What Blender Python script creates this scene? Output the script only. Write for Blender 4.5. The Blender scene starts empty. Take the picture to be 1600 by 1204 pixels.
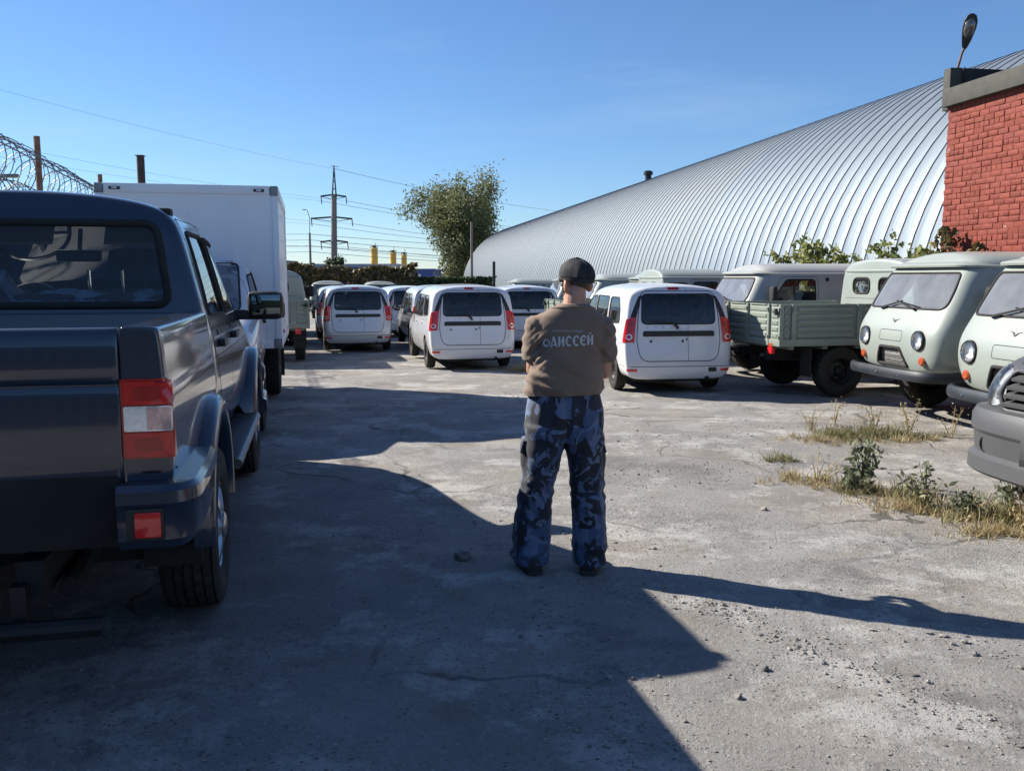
import bpy, bmesh, math, random
from mathutils import Vector, Matrix, noise
from mathutils.bvhtree import BVHTree
import numpy as np

V = Vector
R = math.radians
SC = bpy.context.scene
COL = SC.collection
random.seed(7)

# ------------------------------------------------------------------ camera
cd = bpy.data.cameras.new('camera')
cam = bpy.data.objects.new('camera', cd)
COL.objects.link(cam)
cam.location = (0, 0, 1.70)
cam.rotation_euler = (R(90 - 6.883), 0, 0)
cd.sensor_width = 36.0
cd.lens = 31.5
cd.clip_start = 0.05
cd.clip_end = 4000
SC.camera = cam

# ------------------------------------------------------------------ light
SUN_DIR = V((0.913, -0.407, 0)).normalized()       # the way shadows fall on the ground
SUN_EL = R(33.2)
w = bpy.data.worlds.new('World')
SC.world = w
w.use_nodes = True
nt = w.node_tree
nt.nodes.clear()
sky = nt.nodes.new('ShaderNodeTexSky')
sky.sky_type = 'NISHITA'
sky.sun_disc = False
sky.sun_elevation = SUN_EL
sky.sun_rotation = math.atan2(-SUN_DIR.x, -SUN_DIR.y)
sky.altitude = 100
sky.air_density = 1.0
sky.dust_density = 0.0
sky.ozone_density = 8.0
# thin high cirrus: a faint veil over the sky
tc = nt.nodes.new('ShaderNodeTexCoord')
mp = nt.nodes.new('ShaderNodeMapping')
mp.inputs['Scale'].default_value = (1.2, 2.0, 9.0)
mp.inputs['Rotation'].default_value = (0.1, 0.12, 0.4)
ns = nt.nodes.new('ShaderNodeTexNoise')
ns.inputs['Scale'].default_value = 1.6
ns.inputs['Detail'].default_value = 7
ns.inputs['Roughness'].default_value = 0.62
rp = nt.nodes.new('ShaderNodeMapRange')
rp.inputs['From Min'].default_value = 0.50
rp.inputs['From Max'].default_value = 0.80
rp.inputs['To Max'].default_value = 0.22
mx = nt.nodes.new('ShaderNodeMixRGB')
mx.inputs['Color2'].default_value = (4.6, 5.6, 6.6, 1)
bg = nt.nodes.new('ShaderNodeBackground')
bg.inputs['Strength'].default_value = 0.074
wo = nt.nodes.new('ShaderNodeOutputWorld')
L = nt.links.new
L(tc.outputs['Generated'], mp.inputs['Vector'])
L(mp.outputs['Vector'], ns.inputs['Vector'])
L(ns.outputs['Fac'], rp.inputs['Value'])
L(rp.outputs['Result'], mx.inputs['Fac'])
L(sky.outputs['Color'], mx.inputs['Color1'])
tint = nt.nodes.new('ShaderNodeMixRGB')
tint.blend_type = 'MULTIPLY'
tint.inputs['Fac'].default_value = 1.0
tint.inputs['Color2'].default_value = (1.0, 1.0, 1.02, 1)
L(mx.outputs['Color'], tint.inputs['Color1'])
L(tint.outputs['Color'], bg.inputs['Color'])
L(bg.outputs['Background'], wo.inputs['Surface'])

sd = bpy.data.lights.new('sun', 'SUN')
sd.energy = 5.0
sd.angle = R(0.55)
sd.color = (1.0, 0.93, 0.82)
sun = bpy.data.objects.new('sun', sd)
COL.objects.link(sun)
ldir = V((SUN_DIR.x * math.cos(SUN_EL), SUN_DIR.y * math.cos(SUN_EL), -math.sin(SUN_EL)))
sun.rotation_euler = ldir.to_track_quat('-Z', 'Y').to_euler()
sun.location = (-20, 10, 20)

SC.view_settings.view_transform = 'Standard'
SC.view_settings.look = 'None'
SC.view_settings.exposure = 0.93
SC.view_settings.gamma = 1.0
SC.view_settings.use_curve_mapping = False
SC.cycles.max_bounces = 8
SC.cycles.transparent_max_bounces = 24
SC.cycles.caustics_reflective = False
SC.cycles.caustics_refractive = False
SC.cycles.sample_clamp_indirect = 6.0
SC.cycles.use_denoising = True

# ------------------------------------------------------------------ materials
MATS = {}

def new_mat(name):
    m = bpy.data.materials.new(name)
    m.use_nodes = True
    t = m.node_tree
    b = t.nodes['Principled BSDF']
    MATS[name] = m
    return m, t, b

def nd(t, typ, **kw):
    n = t.nodes.new(typ)
    for k, v in kw.items():
        if k.startswith('i_'):
            n.inputs[k[2:].replace('_', ' ')].default_value = v
        else:
            setattr(n, k, v)
    return n

def c4(c):
    return (c[0], c[1], c[2], 1)

def noise_fac(t, scale, lo, hi, detail=5, rough=0.55, vec=None, coord='Object', to=(0, 1)):
    if vec is None:
        vec = nd(t, 'ShaderNodeTexCoord').outputs[coord]
    n = nd(t, 'ShaderNodeTexNoise', i_Scale=scale, i_Detail=detail, i_Roughness=rough)
    t.links.new(vec, n.inputs['Vector'])
    r = nd(t, 'ShaderNodeMapRange')
    r.inputs['From Min'].default_value = lo
    r.inputs['From Max'].default_value = hi
    r.inputs['To Min'].default_value = to[0]
    r.inputs['To Max'].default_value = to[1]
    t.links.new(n.outputs['Fac'], r.inputs['Value'])
    return r.outputs['Result']

def mixc(t, fac, a, b, mode='MIX'):
    m = nd(t, 'ShaderNodeMixRGB', blend_type=mode)
    for s, k in ((a, 'Color1'), (b, 'Color2')):
        if hasattr(s, 'links') or hasattr(s, 'node'):
            t.links.new(s, m.inputs[k])
        else:
            m.inputs[k].default_value = c4(s)
    if hasattr(fac, 'node'):
        t.links.new(fac, m.inputs['Fac'])
    else:
        m.inputs['Fac'].default_value = fac
    return m.outputs['Color']

def mul(t, a, b, op='MULTIPLY'):
    m = nd(t, 'ShaderNodeMath', operation=op)
    for s, k in ((a, 0), (b, 1)):
        if hasattr(s, 'node'):
            t.links.new(s, m.inputs[k])
        else:
            m.inputs[k].default_value = s
    return m.outputs[0]

def plain(name, col, rough=0.6, metal=0.0, var=0.0, vscale=6.0, bump=0.0, bscale=60.0, coat=0.0, spec=0.5):
    """plain surface with a little tone variation and fine relief"""
    m, t, b = new_mat(name)
    b.inputs['Base Color'].default_value = c4(col)
    b.inputs['Roughness'].default_value = rough
    b.inputs['Metallic'].default_value = metal
    b.inputs['Coat Weight'].default_value = coat
    b.inputs['Specular IOR Level'].default_value = spec
    if var:
        f = noise_fac(t, vscale, 0.3, 0.7)
        lo = [c * (1 - var) for c in col]
        hi = [min(1, c * (1 + var)) for c in col]
        t.links.new(mixc(t, f, lo, hi), b.inputs['Base Color'])
    if bump:
        n = nd(t, 'ShaderNodeTexNoise', i_Scale=bscale, i_Detail=4.0)
        t.links.new(nd(t, 'ShaderNodeTexCoord').outputs['Object'], n.inputs['Vector'])
        bp = nd(t, 'ShaderNodeBump', i_Strength=bump, i_Distance=0.01)
        t.links.new(n.outputs['Fac'], bp.inputs['Height'])
        t.links.new(bp.outputs['Normal'], b.inputs['Normal'])
    return m

def paint(name, col, rough=0.3, metal=0.0, coat=1.0, dust=0.25, dustcol=(0.34, 0.30, 0.25), up=0.4):
    """car paint under clear coat, with a film of yard dust, thicker on surfaces that face up"""
    m, t, b = new_mat(name)
    geo = nd(t, 'ShaderNodeNewGeometry')
    sep = nd(t, 'ShaderNodeSeparateXYZ')
    t.links.new(geo.outputs['Normal'], sep.inputs[0])
    upf = nd(t, 'ShaderNodeMapRange')
    upf.inputs['From Min'].default_value = 0.2
    upf.inputs['From Max'].default_value = 1.0
    upf.inputs['To Min'].default_value = 0.0
    upf.inputs['To Max'].default_value = up
    t.links.new(sep.outputs['Z'], upf.inputs['Value'])
    n1 = noise_fac(t, 2.3, 0.25, 0.8, detail=7, rough=0.6)
    n2 = noise_fac(t, 38.0, 0.35, 0.75, detail=3, to=(0.6, 1.2))
    d = mul(t, mul(t, n1, dust), n2)
    d = mul(t, d, upf.outputs['Result'], 'ADD')
    cl = nd(t, 'ShaderNodeClamp')
    t.links.new(d, cl.inputs[0])
    d = cl.outputs[0]
    t.links.new(mixc(t, d, col, dustcol), b.inputs['Base Color'])
    b.inputs['Metallic'].default_value = metal
    r = nd(t, 'ShaderNodeMapRange')
    r.inputs['To Min'].default_value = rough
    r.inputs['To Max'].default_value = 0.85
    t.links.new(d, r.inputs['Value'])
    t.links.new(r.outputs['Result'], b.inputs['Roughness'])
    cw = nd(t, 'ShaderNodeMapRange')
    cw.inputs['To Min'].default_value = coat
    cw.inputs['To Max'].default_value = coat * 0.1
    t.links.new(d, cw.inputs['Value'])
    t.links.new(cw.outputs['Result'], b.inputs['Coat Weight'])
    b.inputs['Coat Roughness'].default_value = 0.06
    return m

def glass(name, tint=(0.55, 0.62, 0.62), refl=1.0, dirt_sheen=0.1, dirt_sheen_col=(0.5, 0.5, 0.48)):
    """thin window glass: fresnel reflection over a tinted clear pane, with a diffuse film for dust and painted sheen"""
    m, t, b = new_mat(name)
    t.nodes.remove(b)
    out = [n for n in t.nodes if n.type == 'OUTPUT_MATERIAL'][0]
    tr = nd(t, 'ShaderNodeBsdfTransparent')
    tr.inputs['Color'].default_value = c4(tint)
    gl = nd(t, 'ShaderNodeBsdfGlossy')
    gl.inputs['Roughness'].default_value = 0.015
    gl.inputs['Color'].default_value = (1, 1, 1, 1)
    fr = nd(t, 'ShaderNodeFresnel', i_IOR=1.5)
    f = mul(t, fr.outputs[0], refl)
    m1 = nd(t, 'ShaderNodeMixShader')
    t.links.new(f, m1.inputs[0])
    t.links.new(tr.outputs[0], m1.inputs[1])
    t.links.new(gl.outputs[0], m1.inputs[2])
    df = nd(t, 'ShaderNodeBsdfDiffuse')
    df.inputs['Color'].default_value = c4(dirt_sheen_col)
    m2 = nd(t, 'ShaderNodeMixShader')
    t.links.new(noise_fac(t, 3.0, 0.3, 0.8, to=(dirt_sheen * 0.75, dirt_sheen * 1.3)), m2.inputs[0])
    t.links.new(m1.outputs[0], m2.inputs[1])
    t.links.new(df.outputs[0], m2.inputs[2])
    t.links.new(m2.outputs[0], out.inputs['Surface'])
    return m

plain('rubber', (0.022, 0.021, 0.02), 0.85, var=0.35, vscale=14, bump=0.2, bscale=120)
plain('tyre', (0.028, 0.026, 0.024), 0.9, var=0.4, vscale=9, bump=0.3, bscale=90)
plain('black_plastic', (0.018, 0.018, 0.019), 0.5, var=0.25, bump=0.1, bscale=200)
plain('grey_plastic', (0.045, 0.047, 0.05), 0.6, var=0.2, bump=0.15, bscale=180)
plain('seam', (0.006, 0.006, 0.007), 0.8)
plain('underbody', (0.012, 0.012, 0.013), 0.85, var=0.4)
plain('steel_black', (0.02, 0.02, 0.021), 0.45, 0.3, var=0.3)
plain('steel_grey', (0.16, 0.165, 0.17), 0.4, 0.7, var=0.2)
plain('alloy', (0.55, 0.56, 0.58), 0.28, 0.85, var=0.1)
plain('chrome', (0.8, 0.8, 0.8), 0.12, 1.0)
plain('interior', (0.035, 0.036, 0.04), 0.85, var=0.2)
plain('headliner', (0.45, 0.45, 0.44), 0.9)
plain('seat_cloth', (0.03, 0.032, 0.042), 0.9, var=0.2, bump=0.2)
plain('plastic_wrap', (0.55, 0.58, 0.6), 0.25, var=0.2)
plain('lamp_red', (0.62, 0.010, 0.013), 0.2, coat=0.5, var=0.15, vscale=40)
plain('lamp_dark_red', (0.40, 0.008, 0.01), 0.2, coat=0.5)
plain('lamp_clear', (0.72, 0.74, 0.76), 0.1, 0.35, coat=1.0, var=0.15, vscale=60)
plain('lamp_bowl', (0.86, 0.88, 0.9), 0.35, var=0.1, vscale=50)
plain('lamp_orange', (0.40, 0.075, 0.02), 0.15, coat=1.0)
plain('reflector', (0.70, 0.012, 0.015), 0.2, coat=1.0)
glass('glass', (0.90, 0.93, 0.93), 1.0, 0.02)
glass('glass_dark', (0.74, 0.78, 0.79), 1.1, 0.02)
glass('glass_dusty_sheen', (0.66, 0.71, 0.72), 1.6, 0.26, (0.52, 0.54, 0.57))  # pale film: dust, plus sky reflection painted into its colour
glass('lens', (0.93, 0.95, 0.97), 0.8, 0.03)
paint('paint_white', (0.70, 0.71, 0.73), 0.3, 0.0, 1.0, 0.12, (0.5, 0.47, 0.43), 0.12)
paint('paint_silver', (0.54, 0.555, 0.58), 0.32, 0.35, 1.0, 0.16, (0.45, 0.42, 0.38), 0.2)
paint('paint_blue_grey', (0.008, 0.019, 0.044), 0.32, 0.1, 1.0, 0.015, (0.22, 0.21, 0.19), 0.08)
paint('paint_flat_grey', (0.060, 0.063, 0.07), 0.5, 0.1, 0.2, 0.2, (0.14, 0.13, 0.12), 0.15)
paint('paint_protective', (0.258, 0.300, 0.278), 0.38, 0.0, 0.5, 0.2, (0.46, 0.43, 0.37), 0.18)
paint('paint_protective_grey', (0.30, 0.32, 0.31), 0.38, 0.0, 0.5, 0.25, (0.44, 0.42, 0.38), 0.3)
paint('paint_bed', (0.195, 0.235, 0.205), 0.45, 0.0, 0.35, 0.2, (0.44, 0.41, 0.35), 0.25)
paint('box_white', (0.86, 0.87, 0.89), 0.4, 0.0, 0.3, 0.12, (0.55, 0.52, 0.48), 0.2)

# ------------------------------------------------------------------ mesh helpers
def link(o, parent=None):
    COL.objects.link(o)
    if parent is not None:
        o.parent = parent
    return o

def empty(name, loc=(0, 0, 0), rz=0.0, scale=1.0, parent=None):
    o = bpy.data.objects.new(name, None)
    o.location = loc
    o.rotation_euler = (0, 0, rz)
    o.scale = (scale,) * 3
    o.empty_display_size = 0.2
    return link(o, parent)

def tag(o, label, cat=None, group=None, kind=None):
    if label:
        o['label'] = label
    if cat:
        o['category'] = cat
    if group:
        o['group'] = group
    if kind:
        o['kind'] = kind
    return o

class MB:
    """mesh builder: collects faces, each with a material slot"""
    def __init__(s):
        s.v = []
        s.f = []
        s.m = []
        s.cur = 0

    def face(s, idx):
        s.f.append(tuple(idx))
        s.m.append(s.cur)

    def add(s, vs, fs, mat=None):
        o = len(s.v)
        s.v += [tuple(p) for p in vs]
        for f in fs:
            s.f.append(tuple(i + o for i in f))
            s.m.append(s.cur if mat is None else mat)
        return s

    def box(s, c, d, rot=None, bev=0.0):
        x, y, z = d[0] / 2, d[1] / 2, d[2] / 2
        if bev <= 0:
            vs = [V((sx * x, sy * y, sz * z)) for sx in (-1, 1) for sy in (-1, 1) for sz in (-1, 1)]
            fs = [(0, 1, 3, 2), (4, 6, 7, 5), (0, 4, 5, 1), (2, 3, 7, 6), (0, 2, 6, 4), (1, 5, 7, 3)]
        else:
            b = min(bev, x * .99, y * .99, z * .99)
            bm = bmesh.new()
            bmesh.ops.create_cube(bm, size=2.0)
            for v in bm.verts:
                v.co = V((v.co.x * x, v.co.y * y, v.co.z * z))
            bmesh.ops.bevel(bm, geom=bm.edges[:], offset=b, segments=2, profile=0.6, affect='EDGES')
            bm.verts.index_update()
            vs = [v.co.copy() for v in bm.verts]
            fs = [[v.index for v in f.verts] for f in bm.faces]
            bm.free()
        if rot is not None:
            vs = [rot @ v for v in vs]
        c = V(c)
        return s.add([v + c for v in vs], fs)

    def tube(s, pts, r, n=8, closed=False, caps=True, flat=None):
        """round tube along pts; r may be a list; flat=(normal, k) squashes the section along normal"""
        pts = [V(p) for p in pts]
        m = len(pts)
        rs = r if isinstance(r, (list, tuple)) else [r] * m
        o = len(s.v)
        up = V((0, 0, 1))
        prev = None
        for i, p in enumerate(pts):
            a = pts[(i - 1) % m] if (closed or i > 0) else p
            b = pts[(i + 1) % m] if (closed or i < m - 1) else p
            tg = (b - a)
            if tg.length < 1e-9:
                tg = V((0, 0, 1))
            tg.normalize()
            ref = up if abs(tg.dot(up)) < 0.95 else V((1, 0, 0))
            if prev is not None:
                ref = prev
            side = tg.cross(ref)
            if side.length < 1e-6:
                side = tg.cross(V((0, 1, 0)))
            side.normalize()
            nn = side.cross(tg).normalized()
            prev = nn
            for k in range(n):
                t = 2 * math.pi * k / n
                s.v.append(tuple(p + (side * math.cos(t) + nn * math.sin(t)) * rs[i]))
        for i in range(m if closed else m - 1):
            j = (i + 1) % m
            for k in range(n):
                k2 = (k + 1) % n
                s.face((o + i * n + k, o + i * n + k2, o + j * n + k2, o + j * n + k))
        if caps and not closed:
            s.face([o + k for k in range(n)][::-1])
            s.face([o + (m - 1) * n + k for k in range(n)])
        return s

    def lathe(s, prof, n=32, axis='y', c=(0, 0, 0)):
        """prof: (radius, along) pairs; closed sheet round the axis"""
        o = len(s.v)
        c = V(c)
        for i in range(n):
            t = 2 * math.pi * i / n
            for r, a in prof:
                x, z = r * math.cos(t), r * math.sin(t)
                p = {'y': V((x, a, z)), 'x': V((a, x, z)), 'z': V((x, z, a))}[axis]
                s.v.append(tuple(c + p))
        k = len(prof)
        for i in range(n):
            j = (i + 1) % n
            for q in range(k - 1):
                s.face((o + i * k + q, o + i * k + q + 1, o + j * k + q + 1, o + j * k + q))
        return s

    def prism(s, poly, fr, d0, d1):
        """polygon in frame coordinates, extruded from depth d0 to d1 along the frame's out direction"""
        n = len(poly)
        a = [fr.p(q[0], q[1], d0) for q in poly]
        b = [fr.p(q[0], q[1], d1) for q in poly]
        fs = [list(range(n))[::-1], [n + i for i in range(n)]]
        fs += [(i, (i + 1) % n, n + (i + 1) % n, n + i) for i in range(n)]
        return s.add(a + b, fs)

    def loft(s, rings, closed=True, caps=True):
        n = len(rings[0])
        o = len(s.v)
        for r in rings:
            s.v += [tuple(p) for p in r]
        for i in range(len(rings) - 1):
            for k in range(n if closed else n - 1):
                k2 = (k + 1) % n
                s.face((o + i * n + k, o + i * n + k2, o + (i + 1) * n + k2, o + (i + 1) * n + k))
        if caps:
            s.face([o + k for k in range(n)][::-1])
            s.face([o + (len(rings) - 1) * n + k for k in range(n)])
        return s

    def mesh(s, name, mats, smooth=True, angle=35):
        me = bpy.data.meshes.new(name)
        me.from_pydata(s.v, [], s.f)
        if not isinstance(mats, (list, tuple)):
            mats = [mats]
        for m in mats:
            me.materials.append(MATS[m] if isinstance(m, str) else m)
        if len(mats) > 1:
            me.polygons.foreach_set('material_index', s.m)
        fix_normals(me)
        if smooth:
            me.polygons.foreach_set('use_smooth', [True] * len(me.polygons))
            me.set_sharp_from_angle(angle=R(angle))
        me.update()
        return me

    def build(s, name, mats, parent=None, smooth=True, angle=35):
        return link(bpy.data.objects.new(name, s.mesh(name, mats, smooth, angle)), parent)

def fix_normals(me):
    bm = bmesh.new()
    bm.from_mesh(me)
    bmesh.ops.recalc_face_normals(bm, faces=bm.faces[:])
    bm.to_mesh(me)
    bm.free()

class Fr:
    """a flat working frame: right, up, out"""
    def __init__(s, o, r, u, d=None):
        s.o, s.r, s.u = V(o), V(r).normalized(), V(u).normalized()
        s.d = V(d).normalized() if d is not None else s.r.cross(s.u)

    def p(s, a, b, c=0.0):
        return s.o + s.r * a + s.u * b + s.d * c

    def to2(s, q):
        q = q - s.o
        return q.dot(s.r), q.dot(s.u)

REAR = Fr((0, 0, 0), (0, 1, 0), (0, 0, 1), (-1, 0, 0))
FRONT = Fr((0, 0, 0), (0, 1, 0), (0, 0, 1), (1, 0, 0))
SIDE = {1: Fr((0, 0, 0), (1, 0, 0), (0, 0, 1), (0, 1, 0)), -1: Fr((0, 0, 0), (1, 0, 0), (0, 0, 1), (0, -1, 0))}
TOP = Fr((0, 0, 0), (1, 0, 0), (0, 1, 0), (0, 0, 1))

def diag(sy, k, back=True):
    """frame looking at a rear (or front) corner on side sy; a runs outward along the corner"""
    d = V((-1 if back else 1, sy * k, 0)).normalized()
    r = V((-d.y, d.x, 0))
    if r.y * sy < 0:
        r = -r
    return Fr((0, 0, 0), r, (0, 0, 1), d)

def rpoly(pts, r, n=4):
    """convex polygon with rounded corners; r a number or one per corner"""
    m = len(pts)
    out = []
    for i in range(m):
        p = V(pts[i]).to_2d()
        a = V(pts[i - 1]).to_2d()
        b = V(pts[(i + 1) % m]).to_2d()
        rr = r[i] if isinstance(r, (list, tuple)) else r
        da, db = (a - p), (b - p)
        t = min(rr, da.length * 0.49, db.length * 0.49)
        if t < 1e-5:
            out.append((p.x, p.y))
            continue
        p0, p1 = p + da.normalized() * t, p + db.normalized() * t
        for k in range(n + 1):
            u = k / n
            q = p0 * (1 - u) ** 2 + p * 2 * u * (1 - u) + p1 * u * u
            out.append((q.x, q.y))
    return out

def rect(a0, a1, b0, b1, r=0.0, n=4):
    pts = [(a0, b0), (a1, b0), (a1, b1), (a0, b1)]
    return rpoly(pts, r, n) if r else pts

def circ(a, b, r, n=24, rb=None):
    return [(a + r * math.cos(2 * math.pi * i / n), b + (rb or r) * math.sin(2 * math.pi * i / n)) for i in range(n)]

def flip(poly):
    return [(-a, b) for a, b in poly][::-1]

def dense(poly, step, closed=True):
    out = []
    m = len(poly)
    for i in range(m if closed else m - 1):
        a, b = V(poly[i]), V(poly[(i + 1) % m])
        k = max(1, int((b - a).length / step))
        for q in range(k):
            p = a + (b - a) * q / k
            out.append(tuple(p))
    if not closed:
        out.append(tuple(poly[-1]))
    return out

class Body:
    """subdivided shell made from half-section rings; regions are cut out of it as parts"""
    def __init__(s, rings, levels=2, inset=0.82, bulge=(0.0, 0.0), insetz=0.9):
        n = len(rings[0])
        full = []
        def mirror(r):
            return [V(p) for p in r] + [V((p[0], -p[1], p[2])) for p in reversed(r)]
        rings = [list(map(V, r)) for r in rings]
        def ins(r, b):
            zc = sum(p.z for p in r) / n
            return [V((p.x + b, p.y * inset, zc + (p.z - zc) * insetz)) for p in r]
        allr = [ins(rings[0], bulge[0])] + rings + [ins(rings[-1], bulge[1])]
        full = [mirror(r) for r in allr]
        N = 2 * n
        vs = [p for r in full for p in r]
        fs = []
        for i in range(len(full) - 1):
            for k in range(N):
                k2 = (k + 1) % N
                fs.append((i * N + k, (i + 1) * N + k, (i + 1) * N + k2, i * N + k2))
        last = (len(full) - 1) * N
        for k in range(n - 1):
            fs.append((k, k + 1, N - 2 - k, N - 1 - k))
            fs.append((last + k, last + N - 1 - k, last + N - 2 - k, last + k + 1))
        me = bpy.data.meshes.new('tmp')
        me.from_pydata(vs, [], fs)
        fix_normals(me)
        s.from_cage(me, levels)

    def from_cage(s, me, levels):
        ob = bpy.data.objects.new('tmp', me)
        COL.objects.link(ob)
        md = ob.modifiers.new('s', 'SUBSURF')
        md.levels = levels
        md.render_levels = levels
        dg = bpy.context.evaluated_depsgraph_get()
        ev = ob.evaluated_get(dg)
        m2 = bpy.data.meshes.new_from_object(ev)
        bpy.data.objects.remove(ob)
        s.bm = bmesh.new()
        s.bm.from_mesh(m2)
        bmesh.ops.recalc_face_normals(s.bm, faces=s.bm.faces[:])
        s.bm.normal_update()
        s.bvh = BVHTree.FromBMesh(s.bm)
        s.ref = [([v.co.copy() for v in f.verts], [v.normal.copy() for v in f.verts]) for f in s.bm.faces]
        bpy.data.meshes.remove(m2)

    def nrm(s, p):
        q, n, i, d = s.bvh.find_nearest(p)
        cs, ns = s.ref[i]
        acc = V((0, 0, 0))
        for c, m in zip(cs, ns):
            acc += m / ((c - q).length_squared + 1e-7)
        return acc.normalized()

    def hit(s, fr, a, b):
        """point on the shell seen along the frame, and its normal"""
        q = s.bvh.ray_cast(fr.p(a, b, 20), -fr.d)
        if q[0] is None:
            q2 = s.bvh.find_nearest(fr.p(a, b, 0))
            return q2[0], q2[1]
        return q[0], s.nrm(q[0])

    def cut(s, fr, poly, dmin=0.10):
        bm = s.bm
        ar = sum(poly[i - 1][0] * poly[i][1] - poly[i][0] * poly[i - 1][1] for i in range(len(poly)))
        if ar < 0:
            poly = poly[::-1]
        a0, a1 = min(p[0] for p in poly), max(p[0] for p in poly)
        b0, b1 = min(p[1] for p in poly), max(p[1] for p in poly)
        cand = []
        for f in bm.faces:
            if f.normal.dot(fr.d) < dmin:
                continue
            ab = [fr.to2(v.co) for v in f.verts]
            if max(q[0] for q in ab) < a0 or min(q[0] for q in ab) > a1:
                continue
            if max(q[1] for q in ab) < b0 or min(q[1] for q in ab) > b1:
                continue
            cand.append(f)
        m = len(poly)
        for i in range(m):
            a, b = poly[i], poly[(i + 1) % m]
            e = (b[0] - a[0], b[1] - a[1])
            if abs(e[0]) + abs(e[1]) < 1e-6 or not cand:
                continue
            no = (fr.r * e[1] - fr.u * e[0]).normalized()
            co = fr.p(a[0], a[1])
            geom = list({x for f in cand for x in f.verts} | {x for f in cand for x in f.edges}) + cand
            ret = bmesh.ops.bisect_plane(bm, geom=geom, dist=1e-5, plane_co=co, plane_no=no)
            cand = [g for g in ret['geom'] if isinstance(g, bmesh.types.BMFace) and (g.calc_center_median() - co).dot(no) < 0]
        ids = {}
        vs, fs = [], []
        for f in cand:
            t = []
            for v in f.verts:
                if v not in ids:
                    ids[v] = len(vs)
                    vs.append(v.co.copy())
                t.append(ids[v])
            fs.append(t)
        bmesh.ops.delete(bm, geom=cand, context='FACES')
        return vs, fs

    def piece(s, cutout, name, mat, parent=None, off=0.0, rim=0.0):
        vs, fs = cutout
        ns = [s.nrm(p) for p in vs]
        vs = [p + n * off for p, n in zip(vs, ns)]
        if rim:
            cnt = {}
            for f in fs:
                for i in range(len(f)):
                    e = (f[i - 1], f[i])
                    cnt[tuple(sorted(e))] = cnt.get(tuple(sorted(e)), 0) + 1
            fs2 = []
            for f in fs:
                for i in range(len(f)):
                    a, b = f[i - 1], f[i]
                    if cnt[tuple(sorted((a, b)))] == 1:
                        o = len(vs)
                        pa, pb = vs[a], vs[b]
                        qa, qb = pa - ns[a] * rim, pb - ns[b] * rim
                        nn = (pb - pa).cross(ns[a]).normalized()
                        vs += [pa, pb, qb, qa]
                        ns += [nn] * 4
                        fs2.append((o + 1, o, o + 3, o + 2))
            fs = fs + fs2
        me = bpy.data.meshes.new(name)
        me.from_pydata([tuple(p) for p in vs], [], fs)
        me.materials.append(MATS[mat] if isinstance(mat, str) else mat)
        me.polygons.foreach_set('use_smooth', [True] * len(me.polygons))
        me.normals_split_custom_set_from_vertices([tuple(n) for n in ns])
        me.update()
        return link(bpy.data.objects.new(name, me), parent)

    def shell(s, name, mat, parent=None):
        """what is left of the body"""
        bm = s.bm
        bm.verts.index_update()
        vs = [v.co.copy() for v in bm.verts]
        fs = [[v.index for v in f.verts] for f in bm.faces]
        return s.piece((vs, fs), name, mat, parent)

    def path(s, fr, poly, off=0.0, step=0.04, closed=True):
        out = []
        for a, b in dense(poly, step, closed):
            q, n = s.hit(fr, a, b)
            out.append(q + n * off)
        return out

    def line(s, mb, fr, poly, wd=0.004, off=0.0, closed=False, step=0.05):
        """a seam: thin flat strip on the shell along a polyline"""
        pts = dense(poly, step, closed)
        qs = [s.hit(fr, a, b) for a, b in pts]
        m = len(qs)
        o = len(mb.v)
        for i, (q, n) in enumerate(qs):
            a = qs[i - 1][0] if (closed or i > 0) else q
            b = qs[(i + 1) % m][0] if (closed or i < m - 1) else q
            side = (b - a).cross(n)
            if side.length < 1e-9:
                side = V((0, 0, 1))
            side.normalize()
            mb.v += [tuple(q + n * (0.0012 + off) - side * wd / 2), tuple(q + n * (0.0012 + off) + side * wd / 2)]
        for i in range(m if closed else m - 1):
            j = (i + 1) % m
            mb.face((o + 2 * i, o + 2 * i + 1, o + 2 * j + 1, o + 2 * j))

    def patch(s, fr, poly, name, mat, parent=None, off=0.004, thick=0.01, rings=(1, .8, .5, .2), step=0.05):
        """a plate that follows the shell, standing proud of it"""
        poly = dense(poly, step)
        ca = sum(p[0] for p in poly) / len(poly)
        cb = sum(p[1] for p in poly) / len(poly)
        m = len(poly)
        vs, fs = [], []
        h0 = [s.hit(fr, a, b) for a, b in poly]
        for q, n in h0:
            vs.append(q + n * (off - thick))
        for k in rings:
            for a, b in poly:
                q, n = s.hit(fr, ca + (a - ca) * k, cb + (b - cb) * k)
                vs.append(q + n * off)
        q, n = s.hit(fr, ca, cb)
        vs.append(q + n * off)
        for r in range(len(rings)):
            for i in range(m):
                j = (i + 1) % m
                fs.append((r * m + i, r * m + j, (r + 1) * m + j, (r + 1) * m + i))
        l = len(rings) * m
        for i in range(m):
            fs.append((l + i, l + (i + 1) % m, len(vs) - 1))
        mb = MB()
        mb.add(vs, fs)
        return mb.build(name, mat, parent, angle=40)

def solid(rings, levels=2, ins=0.8):
    """closed rings lofted into a smooth solid that can be cut like a body"""
    rings = [[V(p) for p in r] for r in rings]
    def inset(r):
        c = sum(r, V((0, 0, 0))) / len(r)
        return [c + (p - c) * ins for p in r]
    allr = [inset(rings[0])] + rings + [inset(rings[-1])]
    mb = MB()
    mb.loft(allr)
    me = mb.mesh('tmp', 'seam', smooth=False)
    b = Body.__new__(Body)
    b.from_cage(me, levels)
    return b

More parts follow.
